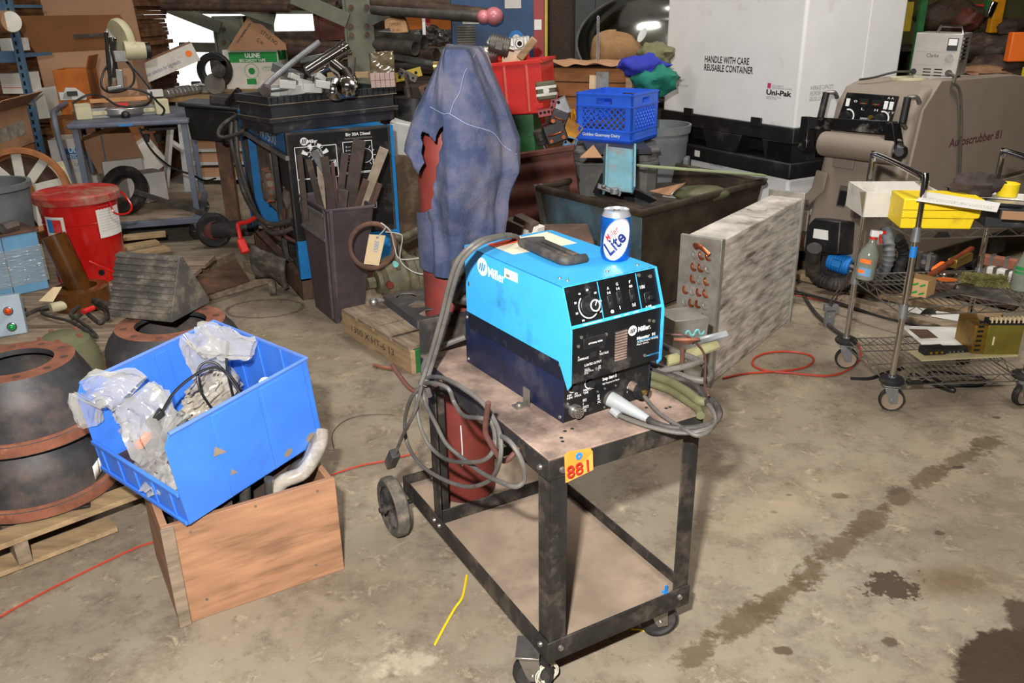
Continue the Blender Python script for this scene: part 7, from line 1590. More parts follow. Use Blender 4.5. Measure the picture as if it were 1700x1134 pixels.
o = single('steel_channel', k, 'channel_blue', 'light blue rusty steel channel leaning in the steel tub', 'channel', bev=.002)
# ------------------------------------------------------------------ big steel tub
ZR = .62
L0, N0, R0 = G(893, 312, ZR), G(1066, 355, ZR), G(1267, 302, ZR); B0 = L0 + R0 - N0; C0 = (L0 + R0) / 2
o = thing('steel_tub', 'big dark steel scrap tub with rolled rim behind the welding machine', 'tub', Matrix.Translation((C0.x, C0.y, 0)))
def tubring(f, z): return [(C0 + (p - C0) * f) * 1 + Vector((0, 0, z - ZR)) for p in (L0, N0, R0, B0)]
k = MB(); top = tubring(1, ZR); bot = tubring(.84, .03); it = tubring(.975, ZR); ib = tubring(.82, .08)
vt, vb, vi, vj = [[k.v(p) for p in q] for q in (top, bot, it, ib)]
for i in range(4):
    j = (i + 1) % 4; k.mi = 1 if i in (0,) else 0; k.face([vb[i], vb[j], vt[j], vt[i]]); k.mi = 2; k.face([vt[i], vt[j], vi[j], vi[i]]); k.face([vi[i], vi[j], vj[j], vj[i]])
k.face(vj); k.face(vb[::-1]); k.build('tub_body', ['tub_side', 'tub_blue', 'tub_steel'], o, world=True, sm=30, bev=.01)
k = MB(); k.tube(top + [top[0]], .022, 12, smooth=False); k.build('rolled_rim', 'tub_side', o, world=True)
k = MB(); k.bar(L0 + Vector((0, 0, .02)), tubring(.84, .03)[0], .05, .03); k.build('corner_strap', 'galv', o, world=True)
def tq(px, py, z): return G(px, py, z)
for i, (nm, pts, z, th, m, lab) in enumerate((('tilted_sheet', ((1000, 285), (1093, 330), (1075, 338), (985, 318)), (.74, .66, .57, .60), .01, 'tote_black', 'dark flat panel lying tilted in the steel tub'), ('cardboard_piece', ((1078, 318), (1110, 325), (1138, 304), (1120, 312)), (.61, .61, .68, .63), .004, 'cardboard', 'tan cardboard piece lying in the steel tub'), ('white_sheet', ((1100, 325), (1125, 328), (1140, 318), (1120, 314)), (.59, .59, .59, .59), .004, 'paper', 'white sheet under the tan cardboard in the tub'), ('grey_angle', ((1045, 332), (1070, 344), (1078, 338), (1052, 328)), (.57, .57, .6, .6), .006, 'galv', 'pale grey angle at the near edge of the steel tub'))):
    k = MB(); v_ = [k.v(G(px, py, zz)) for (px, py), zz in zip(pts, z)]; k.face(v_); single(nm, k, m, lab, 'scrap', solid=th, sm=0)
k = MB(); q0 = [p + Vector((0, 0, -.1)) for p in tubring(.93, ZR)]; v_ = [k.v(p) for p in q0]; k.face(v_); single('tub_scrap', k, 'bar_dark', 'layer of dark scrap filling the steel tub', 'scrap', kind='stuff', solid=.05, sm=0)
k = MB(); c = G(1020, 322, .72); k.bar(G(992, 308, .745), G(1030, 322, .70), .05, .02); k.cyl(c, c + Vector((0, 0, .03)), .022, n=16); k.cyl(G(1002, 311, .755), G(1002, 311, .755) + Vector((0, 0, .012)), .014); single('steel_bracket', k, 'galv', 'grey steel bracket with round boss lying on the dark panel', 'bracket', bev=.003)
heap('green_pad', 1165, 322, 4.75, .16, .1, .05, 'hose_green', 'dusty olive coil lying at the right of the steel tub', 'hose', 4, .1)
k = MB(); k.bar(G(1060, 275, .80), G(1268, 291, .665), .05, .012); single('long_strip', k, mat('strip_green', '#98a17a', .6, var=.1), 'long pale green strip lying across the back of the steel tub', 'strip', bev=.003)
# connectors in a pile behind the welder
pc_ = [((842, 368), (872, 382)), ((850, 378), (880, 388)), ((858, 362), (888, 378)), ((868, 374), (898, 384)), ((845, 386), (870, 392))]
for i, (a, b) in enumerate(pc_): k = MB(); k.bar(D(*a, 3.3), D(*b, 3.25), .05, .035); single('terminal_strip', k, 'white_board' if i % 2 else 'bar_dark', ('dark terminal strip behind the welding machine, leftmost', 'pale ribbed terminal strip behind the welding machine, left', 'dark terminal strip behind the machine, topmost', 'pale ribbed terminal strip behind the machine, right', 'dark terminal strip behind the machine, lowest')[i], 'terminal strip')
k = MB(); p = D(840, 400, 3.3); k.box(p.x - .1, 3.2, 0, p.x + .35, 3.5, p.z + .02); single('steel_bench', k, 'rust_brown', 'dark rusty block standing on the floor behind the welding machine', 'block', bev=.01)
# ------------------------------------------------------------------ white reusable containers
UX, uw, _ = fb((1100, 185), (1318, 217), .895)
UX = Matrix.Translation((UX.translation.x, UX.translation.y, 0)) @ UX.to_3x3().to_4x4(); ud = .88
un = thing('bulk_container', 'white reusable bulk container with black pallet base, upper of the stack', 'container', UX @ T(0, 0, .70))
U2 = PM[un.name]
MB().box(0, 0, .195, uw, ud, 1.45).build('sleeve', 'uni_white', un, bev=.02, seg=3)
k = MB(); k.box(-.01, -.01, .12, uw + .01, ud + .01, .21)
for x0, x1 in ((-.01, .2), (uw * .40, uw * .62), (uw - .20, uw + .01)): k.prism([(x0, 0), (x1, 0), (x1 + (.05 if x1 < uw else 0), .12), (x0 - (.05 if x0 > 0 else 0), .12)], -.01, .2)
for y0, y1 in ((-.01, .2), (ud * .4, ud * .6), (ud - .2, ud + .01)): k.box(uw - .2, y0, 0, uw + .01, y1, .12)
k.box(.1, .1, .02, uw - .1, ud - .05, .12); k.build('pallet_base', 'uni_black', un, bev=.006)
for x in (uw * .2, uw * .72): MB().box(x, -.018, .19, x + .09, -.005, .245).build('latch', 'uni_black', un, bev=.003)
ln_ = thing('bulk_container', 'white reusable bulk container with black lid under the upper one', 'container', UX)
MB().box(.02, .01, .1, uw - .01, ud, .60).build('sleeve', 'uni_white', ln_, bev=.02); MB().box(-.02, -.02, .60, uw + .02, ud + .02, .70).build('lid', 'uni_black', ln_, bev=.012, seg=3); MB().box(0, 0, 0, uw, ud, .10).build('pallet_base', 'uni_black', ln_)
MB().box(uw * .32, -.023, .63, uw * .36, -.02, .67).build('logo', 'paper', ln_)
UF = UX
def ut(s, m, par, px0, py, px1, py1, hpx, **k_):
    a = plane_hit(UX, px0, py, 1, 0); b = plane_hit(UX, px1, py1, 1, 0); c = plane_hit(UX, px0, py - hpx, 1, 0)
    off = PM[par.name].inverted() @ UX; return txt(s, m, par, off @ T(a.x, -.0, a.z), b.x - a.x, abs(c.z - a.z), **k_)
ut('HANDLE WITH CARE\nREUSABLE CONTAINER', 'black_ink', un, 1169, 117, 1250, 122, 25, bold=.02)
ut('Uni-Pak', 'black_ink', un, 1272, 157, 1314, 161, 9, bold=.04); ut('SOLVENT\nTECHNOLOGIES', 'grey_ink', un, 1281, 147, 1315, 150, 6.5); ut('RESIN BULK PACK\n800 555 0100', 'grey_ink', un, 1272, 164, 1297, 166, 5)
a = plane_hit(UX, 1274, 146, 1, 0); MB().box(a.x, -.0015, a.z - .70, a.x + .028, -0.0, a.z - .67).build('pink_logo', 'magenta', un)
ut('AVERAGE CAPACITY\nREORDER NO.\nMAXIMUM GROSS LOAD', 'grey_ink', un, 1108, 141, 1142, 142, 12)
for (px, py, up_) in ((1149, 181, -1), (1259, 196, -1)):
    a = plane_hit(UX, px, py, 1, 0); k = MB(); z = a.z - .7; k.prism([(a.x - .006, z), (a.x + .006, z), (a.x + .006, z - .02), (a.x + .015, z - .02), (a.x, z - .04), (a.x - .015, z - .02), (a.x - .006, z - .02)], -.0015, 0); k.build('arrow', 'black_ink', un)
for (px, py) in ((1144, 258), (1252, 278)):
    a = plane_hit(UX, px, py, 1, .01); k = MB(); z = a.z; k.prism([(a.x - .006, z), (a.x + .006, z), (a.x + .006, z + .02), (a.x + .015, z + .02), (a.x, z + .04), (a.x - .015, z + .02), (a.x - .006, z + .02)], .0085, .01); k.build('arrow', 'black_ink', ln_)
a = plane_hit(UX, 1178, 274, 1, .01); txt('HANDLES INDICATE LOCKING SIDES.\nPUSH UPWARDS TO RELEASE.\nPULL OUTWARDS TO LOCK.', 'black_ink', ln_, T(a.x, .0095, a.z), .17, .075)
# right side face writing and rib
k = MB(); k.box(uw - .001, ud * .62, .25, uw + .004, ud * .64, 1.45); k.build('fold_line', 'uni_white', un)
txt('AVERAGE CAPACITY\nREORDER NO.\nGROSS LOAD', 'grey_ink', un, T(uw, 0, 0) @ R('Z', 90) @ T(.1, 0, .36), .2, .09)

# ------------------------------------------------------------------ floor scrubber
SO = G(1322, 478, 0); SYW = -56.0
SX2 = Matrix.Translation(SO) @ rot(SYW); shh = hitter(SX2)
topz = plane_hit(SX2, 1460, 128, 1, .30).z; swd = plane_hit(SX2, 1545, 141, 1, .25).x; kz = topz / 1.155
scb = thing('floor_scrubber', 'large taupe walk-behind floor scrubber with black control panel at the right', 'floor scrubber', SX2)
lean = Vector((0, .155, topz - .25)); FX = basis((0, 0, .25), (1, 0, 0), lean)   # leaning operator face
SZ = Matrix.Diagonal((1, 1, kz, 1))
k = MB(); k.prism([(0, .22), (0, .28), (.15, 1.02), (.22, 1.11), (.34, 1.14), (1.1, 1.13), (1.8, 1.05), (2.15, .9), (2.2, .6), (2.2, .22)], -swd, 0, SZ @ R('Z', 90)); 
k.build('body_shell', 'scrub', scb, bev=.035, seg=4)
k = MB(); k.prism([(.10, .30), (.2, 1.02), (.33, 1.155), (1.1, 1.145), (1.8, 1.06), (2.15, .91), (2.2, .62), (2.0, .60), (.15, .56)], -swd - .012, -swd + .1, SZ @ R('Z', 90)); k.build('tank_panel', 'scrub', scb, bev=.02, seg=3)
k = MB(); k.prism([(.06, .23), (.10, .54), (2.2, .59), (2.2, .23)], -swd - .008, -swd + .1, SZ @ R('Z', 90)); k.build('lower_panel', 'scrub', scb, bev=.015)
k = MB(); k.box(.03, .02, .08, swd - .03, 1.5, .24); k.build('chassis', 'dusty_black', scb, bev=.01)
for y in (.35, 1.2):
    for x in (.03, swd - .08): MB().cyl((x, y, .1), (x + .05, y, .1), .1, n=28).build('wheel', 'rubber', scb)
FP = SX2 @ FX; fh = hitter(FP @ T(0, -.0, 0))
def FPb(px, py, y=0.0): return plane_hit(FP, px, py, 1, y)
def fbox(px0, py0, px1, py1, y0, y1, name, m, bev=.003, par=scb):
    a, b = FPb(px0, py0), FPb(px1, py1); k = MB(FX); k.box(min(a.x, b.x), y0, min(a.z, b.z), max(a.x, b.x), y1, max(a.z, b.z)); return k.build(name, m, par, bev=bev)
def fpoly(pts, y0, y1, name, m, bev=.003, par=scb):
    k = MB(FX); k.prism([(FPb(*p).x, FPb(*p).z) for p in pts], y0, y1); return k.build(name, m, par, bev=bev)
fpoly(((1393, 206), (1480, 208), (1494, 160), (1411, 154)), -.03, -.002, 'control_panel', 'black_face')
def fp2(px, py): return plane_hit(FP, px, py, 1, -.03)
for (px, py, w_, h_2, m, nm) in ((1408, 170, .022, .042, 'white_ink', 'rocker_switch'), (1471, 175, .022, .042, 'white_ink', 'rocker_switch'), (1480, 176, .022, .042, 'white_ink', 'rocker_switch'), (1435, 170, .055, .035, 'dark_hole', 'gauge'), (1456, 172, .055, .035, 'dark_hole', 'gauge')):
    c = fp2(px, py); k = MB(FX); k.box(c.x - w_ / 2, -.036, c.z - h_2 / 2, c.x + w_ / 2, -.03, c.z + h_2 / 2); g_ = k.build(nm, m, scb, bev=.002)
    if nm == 'gauge':
        for j, mm in enumerate(('part_red', 'green_print', 'part_red')): MB(FX).box(c.x - .018 + j * .012, -.0375, c.z - .008, c.x - .007 + j * .012, -.036, c.z - .003).build('gauge_mark', mm, g_)
for (px, py, lab) in ((1405, 193, 'speed_knob'), (1462, 197, 'speed_knob')):
    c = fp2(px, py); k = MB(FX); k.cyl((c.x, -.03, c.z), (c.x, -.055, c.z), .026, .022, 24); k.build(lab, 'black_plastic', scb)
    k = MB(FX); k.lathe([(.034, 0), (.042, 0)], 30, T(c.x + .008, -.031, c.z) @ R('X', 90), a0=-80, a1=110); k.build('knob_scale', 'white_ink', scb)
c = fp2(1446, 195); MB(FX).cyl((c.x, -.03, c.z), (c.x, -.042, c.z), .012).build('key_switch', 'brass', scb)
for (px, py, s) in ((1418, 168, '0'), (1430, 181, 'L'), (1452, 183, 'H'), (1428, 197, 'SPEED'), (1474, 163, 'A A'), (1474, 187, 'V V')): c = fp2(px, py); txt(s, 'white_ink', scb, FX @ T(c.x, -.031, c.z - .005), .012 + .008 * len(s), .012)
# grips, bail, roller
for (a, b) in (((1372, 154), (1362, 196)), ((1507, 162), (1498, 205))):
    p, q = plane_hit(FP, *a, 1, -.06), plane_hit(FP, *b, 1, -.08); k = MB(FX); k.tube([p, q], .019, 14, smooth=False); k.build('hand_grip', 'black_plastic', scb)
    k = MB(FX); k.tube([p, p + Vector((.03, .03, .005)), p + Vector((.035, .06, -.02))], .012, 10).tube([q, q + Vector((0, .04, -.02))], .012, 10); k.build('grip_rod', 'steel', scb)
fpoly(((1352, 213), (1362, 196), (1500, 203), (1496, 226), (1410, 218), (1358, 216)), -.075, -.05, 'bail_plate', mat('worn_black', '#141414', .3, var=.3, dirt='#8c877e', da=.1, dsc=9), .004)
fpoly(((1345, 247), (1351, 196), (1364, 196), (1360, 248), (1352, 252)), -.12, -.05, 'bail_arm', 'worn_black', .004)
fpoly(((1492, 207), (1504, 206), (1512, 258), (1505, 270), (1493, 268), (1490, 240)), -.13, -.05, 'bail_arm', 'worn_black', .004)
p, q = plane_hit(FP, 1366, 238, 1, -.085), plane_hit(FP, 1490, 252, 1, -.085); k = MB(FX); k.cyl(p, q, .068, n=32); k.build('roller', 'scrub', scb, bev=.01)
k = MB(FX); k.cyl(q, q + Vector((.04, 0, 0)), .05, .03, 24).cyl(q + Vector((.03, -.02, .0)), q + Vector((.045, -.06, .0)), .022); k.build('roller_cap', 'black_plastic', scb)
fbox(1383, 277, 1420, 266, -.012, .0, 'latch_plate', 'scrub', .004)
fbox(1388, 342, 1410, 310, -.006, .0, 'recess_frame', 'scrub_dark', .004); fbox(1391, 340, 1408, 318, -.009, -.004, 'recess', 'dark_hole', 0)
fpoly(((1350, 312), (1358, 282), (1377, 288), (1370, 318), (1340, 345), (1338, 325)), -.02, 0, 'drain_hose_holder', 'scrub', .008)
c = FPb(1340, 385); fpoly(((1325, 385), (1340, 385), (1345, 350), (1330, 350)), -.012, 0, 'side_rib', 'scrub', .006)
fbox(1425, 318, 1455, 314, -.004, 0, 'orange_stripe', 'orange_tag', 0); fpoly(((1412, 360), (1440, 362), (1446, 322), (1416, 318)), -.004, 0, 'caution_label', 'scrub_dark', 0)
fpoly(((1362, 420), (1420, 422), (1424, 368), (1380, 362), (1368, 375)), -.16, -.02, 'battery_box', 'black_plastic', .01)
fpoly(((1378, 395), (1403, 399), (1403, 383), (1380, 380)), -.163, -.16, 'battery_label', 'paper', 0)
# side lettering
SD = SX2 @ T(swd + .012, 0, 0) @ R('Z', 90)
a, b = plane_hit(SD, 1576, 237, 1, 0), plane_hit(SD, 1662, 226, 1, 0); I2 = SX2.inverted() @ SD
txt('Autoscrubber 81', mat('maroon', '#5a2a33', .6), scb, I2 @ T(a.x, 0, (a.z + b.z) / 2 - .02), b.x - a.x, .05, bold=.02)
# charger on top
cy0 = (SX2 @ plane_hit(SX2, 1509, 128, 1, .42)).y; cX, cwd, chh = fbY((1509, 127), (1586, 131), (1519, 54), cy0, cy0 - .14)
ch = thing('battery_charger', 'silver metal battery charger with meter and carry handle on the floor scrubber', 'battery charger', cX)
cd = .26
MB().box(0, 0, 0.01, cwd, cd, chh).build('case', mat('charger_silver', '#a9a49b', .38, .55, var=.06, dirt='#7c766b', da=.15), ch, bev=.004)
k = MB(); k.tube([(cwd * .42, .03, chh), (cwd * .48, .03, chh + .035), (cwd * .92, .03, chh + .035), (cwd * .96, .03, chh)], .008, 10, smooth=False); k.build('carry_handle', 'chrome', ch)
k = MB(); k.box(cwd * .70, -.004, chh * .62, cwd * .92, 0, chh * .90); m_ = k.build('meter', 'black_plastic', ch, bev=.002); MB().box(cwd * .72, -.0055, chh * .74, cwd * .90, -.004, chh * .88).build('meter_face', 'white_ink', m_)
k = MB(); k.cyl((cwd * .80, 0, chh * .45), (cwd * .80, -.008, chh * .45), .022); k.build('socket', 'steel', ch); k = MB(); k.cyl((cwd * .08, 0, chh * .12), (cwd * .08, -.01, chh * .12), .016).cyl((cwd * .84, 0, chh * .12), (cwd * .84, -.01, chh * .12), .018); k.buildn('grommet', 'black_plastic', ch)
k = MB()
for j in range(3):
    for i in range(2): k.box(cwd * (.28 + .24 * i), -.001, chh * (.04 + .07 * j), cwd * (.45 + .24 * i), .0, chh * (.065 + .07 * j))
k.buildn('vent_slot', 'dark_hole', ch)
for i in range(6): k = MB(); k.box(cwd - .0, .03, chh * (.42 + .09 * i), cwd + .006, .13, chh * (.46 + .09 * i)); k.build('louvre', 'chrome', ch)
txt('Clarke', 'black_ink', ch, T(cwd * .3, 0, chh * .46), cwd * .26, .02); k = MB(); 
for r in ((.08, .28, .62, .285), (.08, .58, .62, .585)): k.box(cwd * r[0], -.001, chh * r[1], cwd * r[2], 0, chh * r[3])
k.buildn('label_line', 'grey_ink', ch)
MB().box(.02, .02, -.02, cwd - .02, cd, .012).build('base', 'white_board', ch)
k = MB(); h2 = cX @ Vector((cwd * .08, -.01, chh * .12)); k.tube([h2, h2 + Vector((-.1, -.01, .0)), h2 + Vector((-.2, .03, -.03)), h2 + Vector((-.26, .08, -.045))], .006, 8); single('charger_cord', k, 'cable_dark', 'thin dark cord leaving the left of the silver charger', 'cord')
k = MB(); h2 = cX @ Vector((cwd * .84, -.01, chh * .12)); pts = [h2, h2 + Vector((.02, -.04, -.015))]
for (px, py) in ((1583, 137), (1593, 150), (1596, 190), (1595, 240), (1593, 290)): q = plane_hit(SD, px, py, 1, -.015); pts.append(SD @ q)
k.tube(pts, .008, 8); single('charger_cord', k, 'cable_grey', 'grey cord hanging from the charger down the scrubber side', 'cord')
k = MB(); q = SX2 @ Vector((.25, .45, 1.14 * kz)); k.cyl(q, q + Vector((0, 0, .012)), .1, n=30); single('tank_cap', k, 'saw_cream', 'flat cream cap on top of the floor scrubber left of the charger', 'cap')

# ------------------------------------------------------------------ wire shelf cart
WA, WC, WB = G(1472, 680, 0), G(1690, 672, 0), G(1402, 610, 0)
wy_ = math.degrees(math.atan2(WC.y - WA.y, WC.x - WA.x)); WCX = Matrix.Translation(WA) @ rot(wy_)
wW = (WC - WA).length; wD = (WCX.inverted() @ WB).y
wc = thing('wire_cart', 'chrome wire shelf cart on casters loaded with tools at the right', 'cart', WCX)
wh_ = hitter(WCX); z1 = wh_(1478, 628).z; z2 = wh_(1490, 510).z; z3 = wh_(1508, 382).z; zt4 = wh_(1515, 300).z
for x in (0, wW):
    k = MB(); k.tube([(x, 0, .14), (x, 0, zt4 - .05), (x, .015, zt4 - .01), (x, .05, zt4 + .01), (x, wD - .05, zt4 + .03), (x, wD - .015, zt4 + .01), (x, wD, zt4 - .04), (x, wD, .14)], .0125, 14, 5); k.build('handle_post', 'chrome', wc)
def wshelf(z):
    k = MB(); r = .003
    for zz in (z, z - .035):
        k.tube([(0, 0, zz), (wW, 0, zz)], r, 6, smooth=False).tube([(0, wD, zz), (wW, wD, zz)], r, 6, smooth=False).tube([(0, 0, zz), (0, wD, zz)], r, 6, smooth=False).tube([(wW, 0, zz), (wW, wD, zz)], r, 6, smooth=False)
    n = int(wW / .05)
    for y in (0, wD): k.tube([(i * wW / n, y, z if i % 2 else z - .035) for i in range(n + 1)], .0022, 5, smooth=False)
    n = int(wD / .05)
    for x in (0, wW): k.tube([(x, i * wD / n, z if i % 2 else z - .035) for i in range(n + 1)], .0022, 5, smooth=False)
    m = int(wW / .027)
    for i in range(1, m): k.tube([(i * wW / m, 0, z + .003), (i * wW / m, wD, z + .003)], .0019, 5, smooth=False)
    for y in (wD * .33, wD * .66): k.tube([(0, y, z - .001), (wW, y, z - .001)], r, 6, smooth=False)
    s = k.build('wire_shelf', 'steel', wc)
    for x in (0, wW):
        for y in (0, wD): MB().cyl((x, y, z - .045), (x, y, z + .012), .019, .016, 18).build('collar', 'galv', wc)
    MB().prism([(wW * .12, z - .032), (wW * .24, z - .032), (wW * .21, z - .010), (wW * .15, z - .010)], -.006, -.003).build('shelf_badge', 'uni_black', wc)
for z in (z1, z2, z3): wshelf(z)
for x in (0, wW):
    for y in (0, wD):
        caster(wc, x, y, .05, .052, .026, -15 if x == 0 else 20, 'rubber', 'galv', .125, 'cart_shelf')
        MB().lathe([(.012, .128), (.045, .128), (.05, .133), (.05, .143), (.045, .15), (.012, .152)], 28, T(x, y, 0)).build('bumper', 'rubber', wc)
MB().cyl((0, 0, z3 - .11), (0, 0, z3 - .065), .0138, n=18).build('tape', 'cyan_tape', wc)
def ws(px, py, z): return WCX.inverted() @ G(px, py, z)
def WS(px, py, z): return G(px, py, z)
def onshelf(fl, fr, z, top, d, m, name, label, cat, bev=.003, yaw=None, open_=False):
    X, w, h = fb(fl, fr, z, top=top)
    if open_: return carton(X, w, d, h, m, label, cat, name=name, open_=True, inside=m)
    return single(name, MB().box(0, 0, 0, w, d, h), m, label, cat, X=X, bev=bev)
s3, s2, s1 = z3 + .006, z2 + .006, z1 + .006
# top shelf
X, w, h = fb((1494, 379), (1620, 381), s3, top=(1495, 330)); ybx = X
o = thing('yellow_bin', 'bright yellow plastic bin on the top shelf of the wire cart', 'bin', X)
k = MB(); k.prism([(0, 0), (w * .93, 0), (w * .96, h * .35), (w * 1.02, h * .37), (w * 1.05, h), (0, h)], 0, .17); k.build('bin_body', 'yellow', o, bev=.004)
for z in (.35, .62): MB().box(0, -.0015, h * z, w, 0, h * z + .002).build('groove', 'brass', o)
X, w, h = fb((1448, 372), (1500, 372), s3, top=(1452, 302)); X = X @ T(0, .12, 0)
o = thing('white_bin', 'white plastic hopper bin behind the yellow bin on the wire cart', 'bin', X)
k = MB(); wv = .34; hv = .105; k.prism([(0, 0), (wv, 0), (wv, hv * .8), (wv * .8, hv), (wv * .55, hv), (wv * .4, hv * .7), (wv * .3, hv * .7), (wv * .28, hv * .95), (0, hv)], 0, .005).box(0, 0, 0, wv, .22, .005).box(0, 0, 0, .005, .22, hv).box(wv - .005, 0, 0, wv, .22, hv * .8).box(0, .215, 0, wv, .22, hv); k.build('bin_body', 'white_board', o, bev=.002)
def sheet(name, pts, zs, m, label, cat='paper', th=.0012):
    k = MB(); quad(k, [G(px, py, z) for (px, py), z in zip(pts, zs)]); return single(name, k, m, label, cat, solid=th, sm=0)
zy = s3 + plane_hit(ybx, 1495, 330, 1, 0).z
zq = zy + .006
o = sheet('label_sheet', ((1520, 333), (1655, 352), (1661, 337), (1537, 318)), (zq,) * 4, 'paper', 'printed grey label sheet lying on the yellow bin')
A = G(1524, 331, zq + .001); B_ = G(1652, 349, zq + .001); C_ = G(1540, 320, zq + .001); xx = (B_ - A).normalized(); yy = (C_ - A); yy = (yy - yy.dot(xx) * xx).normalized()
LM = Matrix((xx, Vector((0, 0, -1)), yy)).transposed().to_4x4(); LM.translation = A
for j in range(2): txt('E 12 ST 4  D 4 E  FST 8 A  HM 2 L  E 12 ST 4  D 4 E', 'grey_ink', o, LM @ T(.01, 0, .012 + j * .028), (B_ - A).length * .9, .011)
heap('work_glove', 1617, 308, WA.y + .13, .085, .07, .045, 'glove', 'dark brown crumpled work glove on the papers of the wire cart', 'glove', 7, .45)
k = MB(); c = G(1671, 325, s3 + .10); k.lathe([(0, 0), (.036, 0), (.038, .01), (.040, .05), (.034, .052), (.034, .03), (0, .03)], 28, Matrix.Translation(c)); single('plastic_cup', k, 'yellow', 'round yellow cup lying right of the brown glove', 'cap')
for i, (pts, m, lab) in enumerate(((((1600, 325), (1700, 333), (1700, 322), (1620, 318)), 'paper', 'folded white paper lying under the yellow cap'), (((1625, 334), (1700, 340), (1700, 333), (1650, 330)), 'poly_dusty', 'clear plastic sleeve at the right of the top shelf'))): sheet('paper_sheet', pts, (s3 + .098 - i * .004,) * 4, m, lab)
X, w, h = fb((1634, 377), (1666, 378), s3, top=(1634, 344)); single('black_tray', MB().box(0, 0, 0, w * 2.2, .2, .075).box(0, .03, .075, w * 2.2, .2, .093), 'tote_black', 'black plastic tray right of the yellow bin on the top shelf', 'tray', X=X, bev=.004)
X, w, h = fb((1668, 372), (1694, 374), s3, top=(1668, 362)); single('white_label', MB().box(0, -.004, .02, w, 0, .045), 'paper', 'small white label on the black tray', 'label', X=X)
X, w, h = fb((1662, 364), (1700, 366), s3 + .06, top=(1662, 352)); single('tan_card', MB().box(0, 0, 0, w, .01, .03), 'cardboard', 'strip of tan card above the white label', 'card', X=X)
# middle shelf
X, w, h = fb((1498, 487), (1535, 498), s2, top=(1500, 462)); X, w, h = fb((1498, 488), (1536, 497), s2, top=(1500, 458))
o = single('small_carton', MB().box(0, 0, 0, w, .08, h), mat('box_tan', '#c29a68', .75, var=.04), 'small tan carton with green print on the middle shelf of the wire cart', 'cardboard box', X=X, bev=.002)
for i in range(6): k = MB(); k.box(-.012, -.001, -.004, .012, 0, .004, T(w * (.2 + .3 * (i % 3)), 0, h * (.25 + .45 * (i // 3))) @ R('Y', -30)); k.build('green_mark', 'green_print', o)
X = WCX; k = MB(); k.bar(WS(1530, 466, s2 + .03), WS(1614, 412, s2 + .05), .026, .02); ho_ = thing('hammer', 'wooden handled hammer lying on the middle shelf of the wire cart', 'hammer', Matrix.Translation(WS(1540, 460, s2))); k.build('handle', 'hammer_wood', ho_, world=True, bev=.008, seg=3)
k = MB(); c = WS(1600, 425, s2 + .04); k.bar(WS(1580, 438, s2 + .03), WS(1607, 425, s2 + .03), .045, .04); k.build('head', 'brass', ho_, world=True, bev=.004)
k = MB(); k.lathe([(.0, -.0), (.03, 0), (.034, .02), (.03, .034), (0, .034)], 24, Matrix.Translation(WS(1571, 464, s2 + .0)), sx=1.4); o = single('tape_measure', k, 'chrome', 'chrome and orange tape measure on the middle shelf', 'tape measure'); k = MB(Matrix.Translation(WS(1571, 464, s2 + .036))); k.lathe([(0, .004), (.032, 0)], 24, None, sx=1.4); k.build('orange_cover', 'orange_tag', o)
junk('motor', 'orange_tool', WS(1552, 450, s2 + .02), WS(1566, 440, s2 + .02), .035, .03, 'orange_tag', 'small orange and yellow tool behind the hammer handle', 'tool', m2='yellow')
k = MB(); random.seed(5); c = WS(1634, 465, s2 + .035)
for i in range(900):
    th = random.uniform(0, 6.28); r_0 = random.uniform(0, .012); ax = random.uniform(-.075, .075); p = c + Vector((ax, -.35 * ax, 0)); q = p + Vector((random.gauss(0, .012), math.cos(th) * .035, math.sin(th) * .03)); k.bar(p, q, .0016, .0016)
o = single('wire_brush', k, 'brush', 'round yellow-green bristle brush lying on the middle shelf', 'brush')
sheet('dirty_mat', ((1500, 500), (1595, 490), (1700, 510), (1640, 470)), (s2 + .002,) * 4, 'dusty_rubber', 'dirty dark cardboard lying on the middle shelf', 'mat', .004)
k = MB(); k.lathe([(0, 0), (.03, 0), (.028, .02), (0, .03)], 20, Matrix.Translation(WS(1600, 480, s2)) @ R('X', 0), sx=1.5, sy=.6); single('chrome_cup', k, 'chrome', 'shiny chrome cup lying before the tape measure', 'cup')
o = thing('spray_bottle', 'translucent spray bottle standing at the right end of the middle shelf', 'spray bottle', Matrix.Translation(WS(1694, 480, s2)))
k = MB(); k.lathe([(0, 0), (.04, 0), (.044, .01), (.042, .09), (.02, .15), (.014, .18), (0, .18)], 32); k.build('bottle', 'spray', o); k = MB(); k.lathe([(.0425, .075), (.041, .105)], 32, a0=180, a1=290); k.build('green_label', 'green_print', o)
for i, (a, b, w_, m, lab) in enumerate((((1630, 430), (1690, 440), .05, 'rust', 'reddish brown board at the back right of the middle shelf'), ((1640, 450), (1690, 462), .05, 'white_board', 'white strip behind the brush on the middle shelf'), ((1515, 430), (1555, 436), .07, 'tote_black', 'dark plastic piece behind the small tan carton'))): junk('case', 'shelf_item', WS(*a, s2 + .03), WS(*b, s2 + .03), w_, .04, m, lab, 'tool')
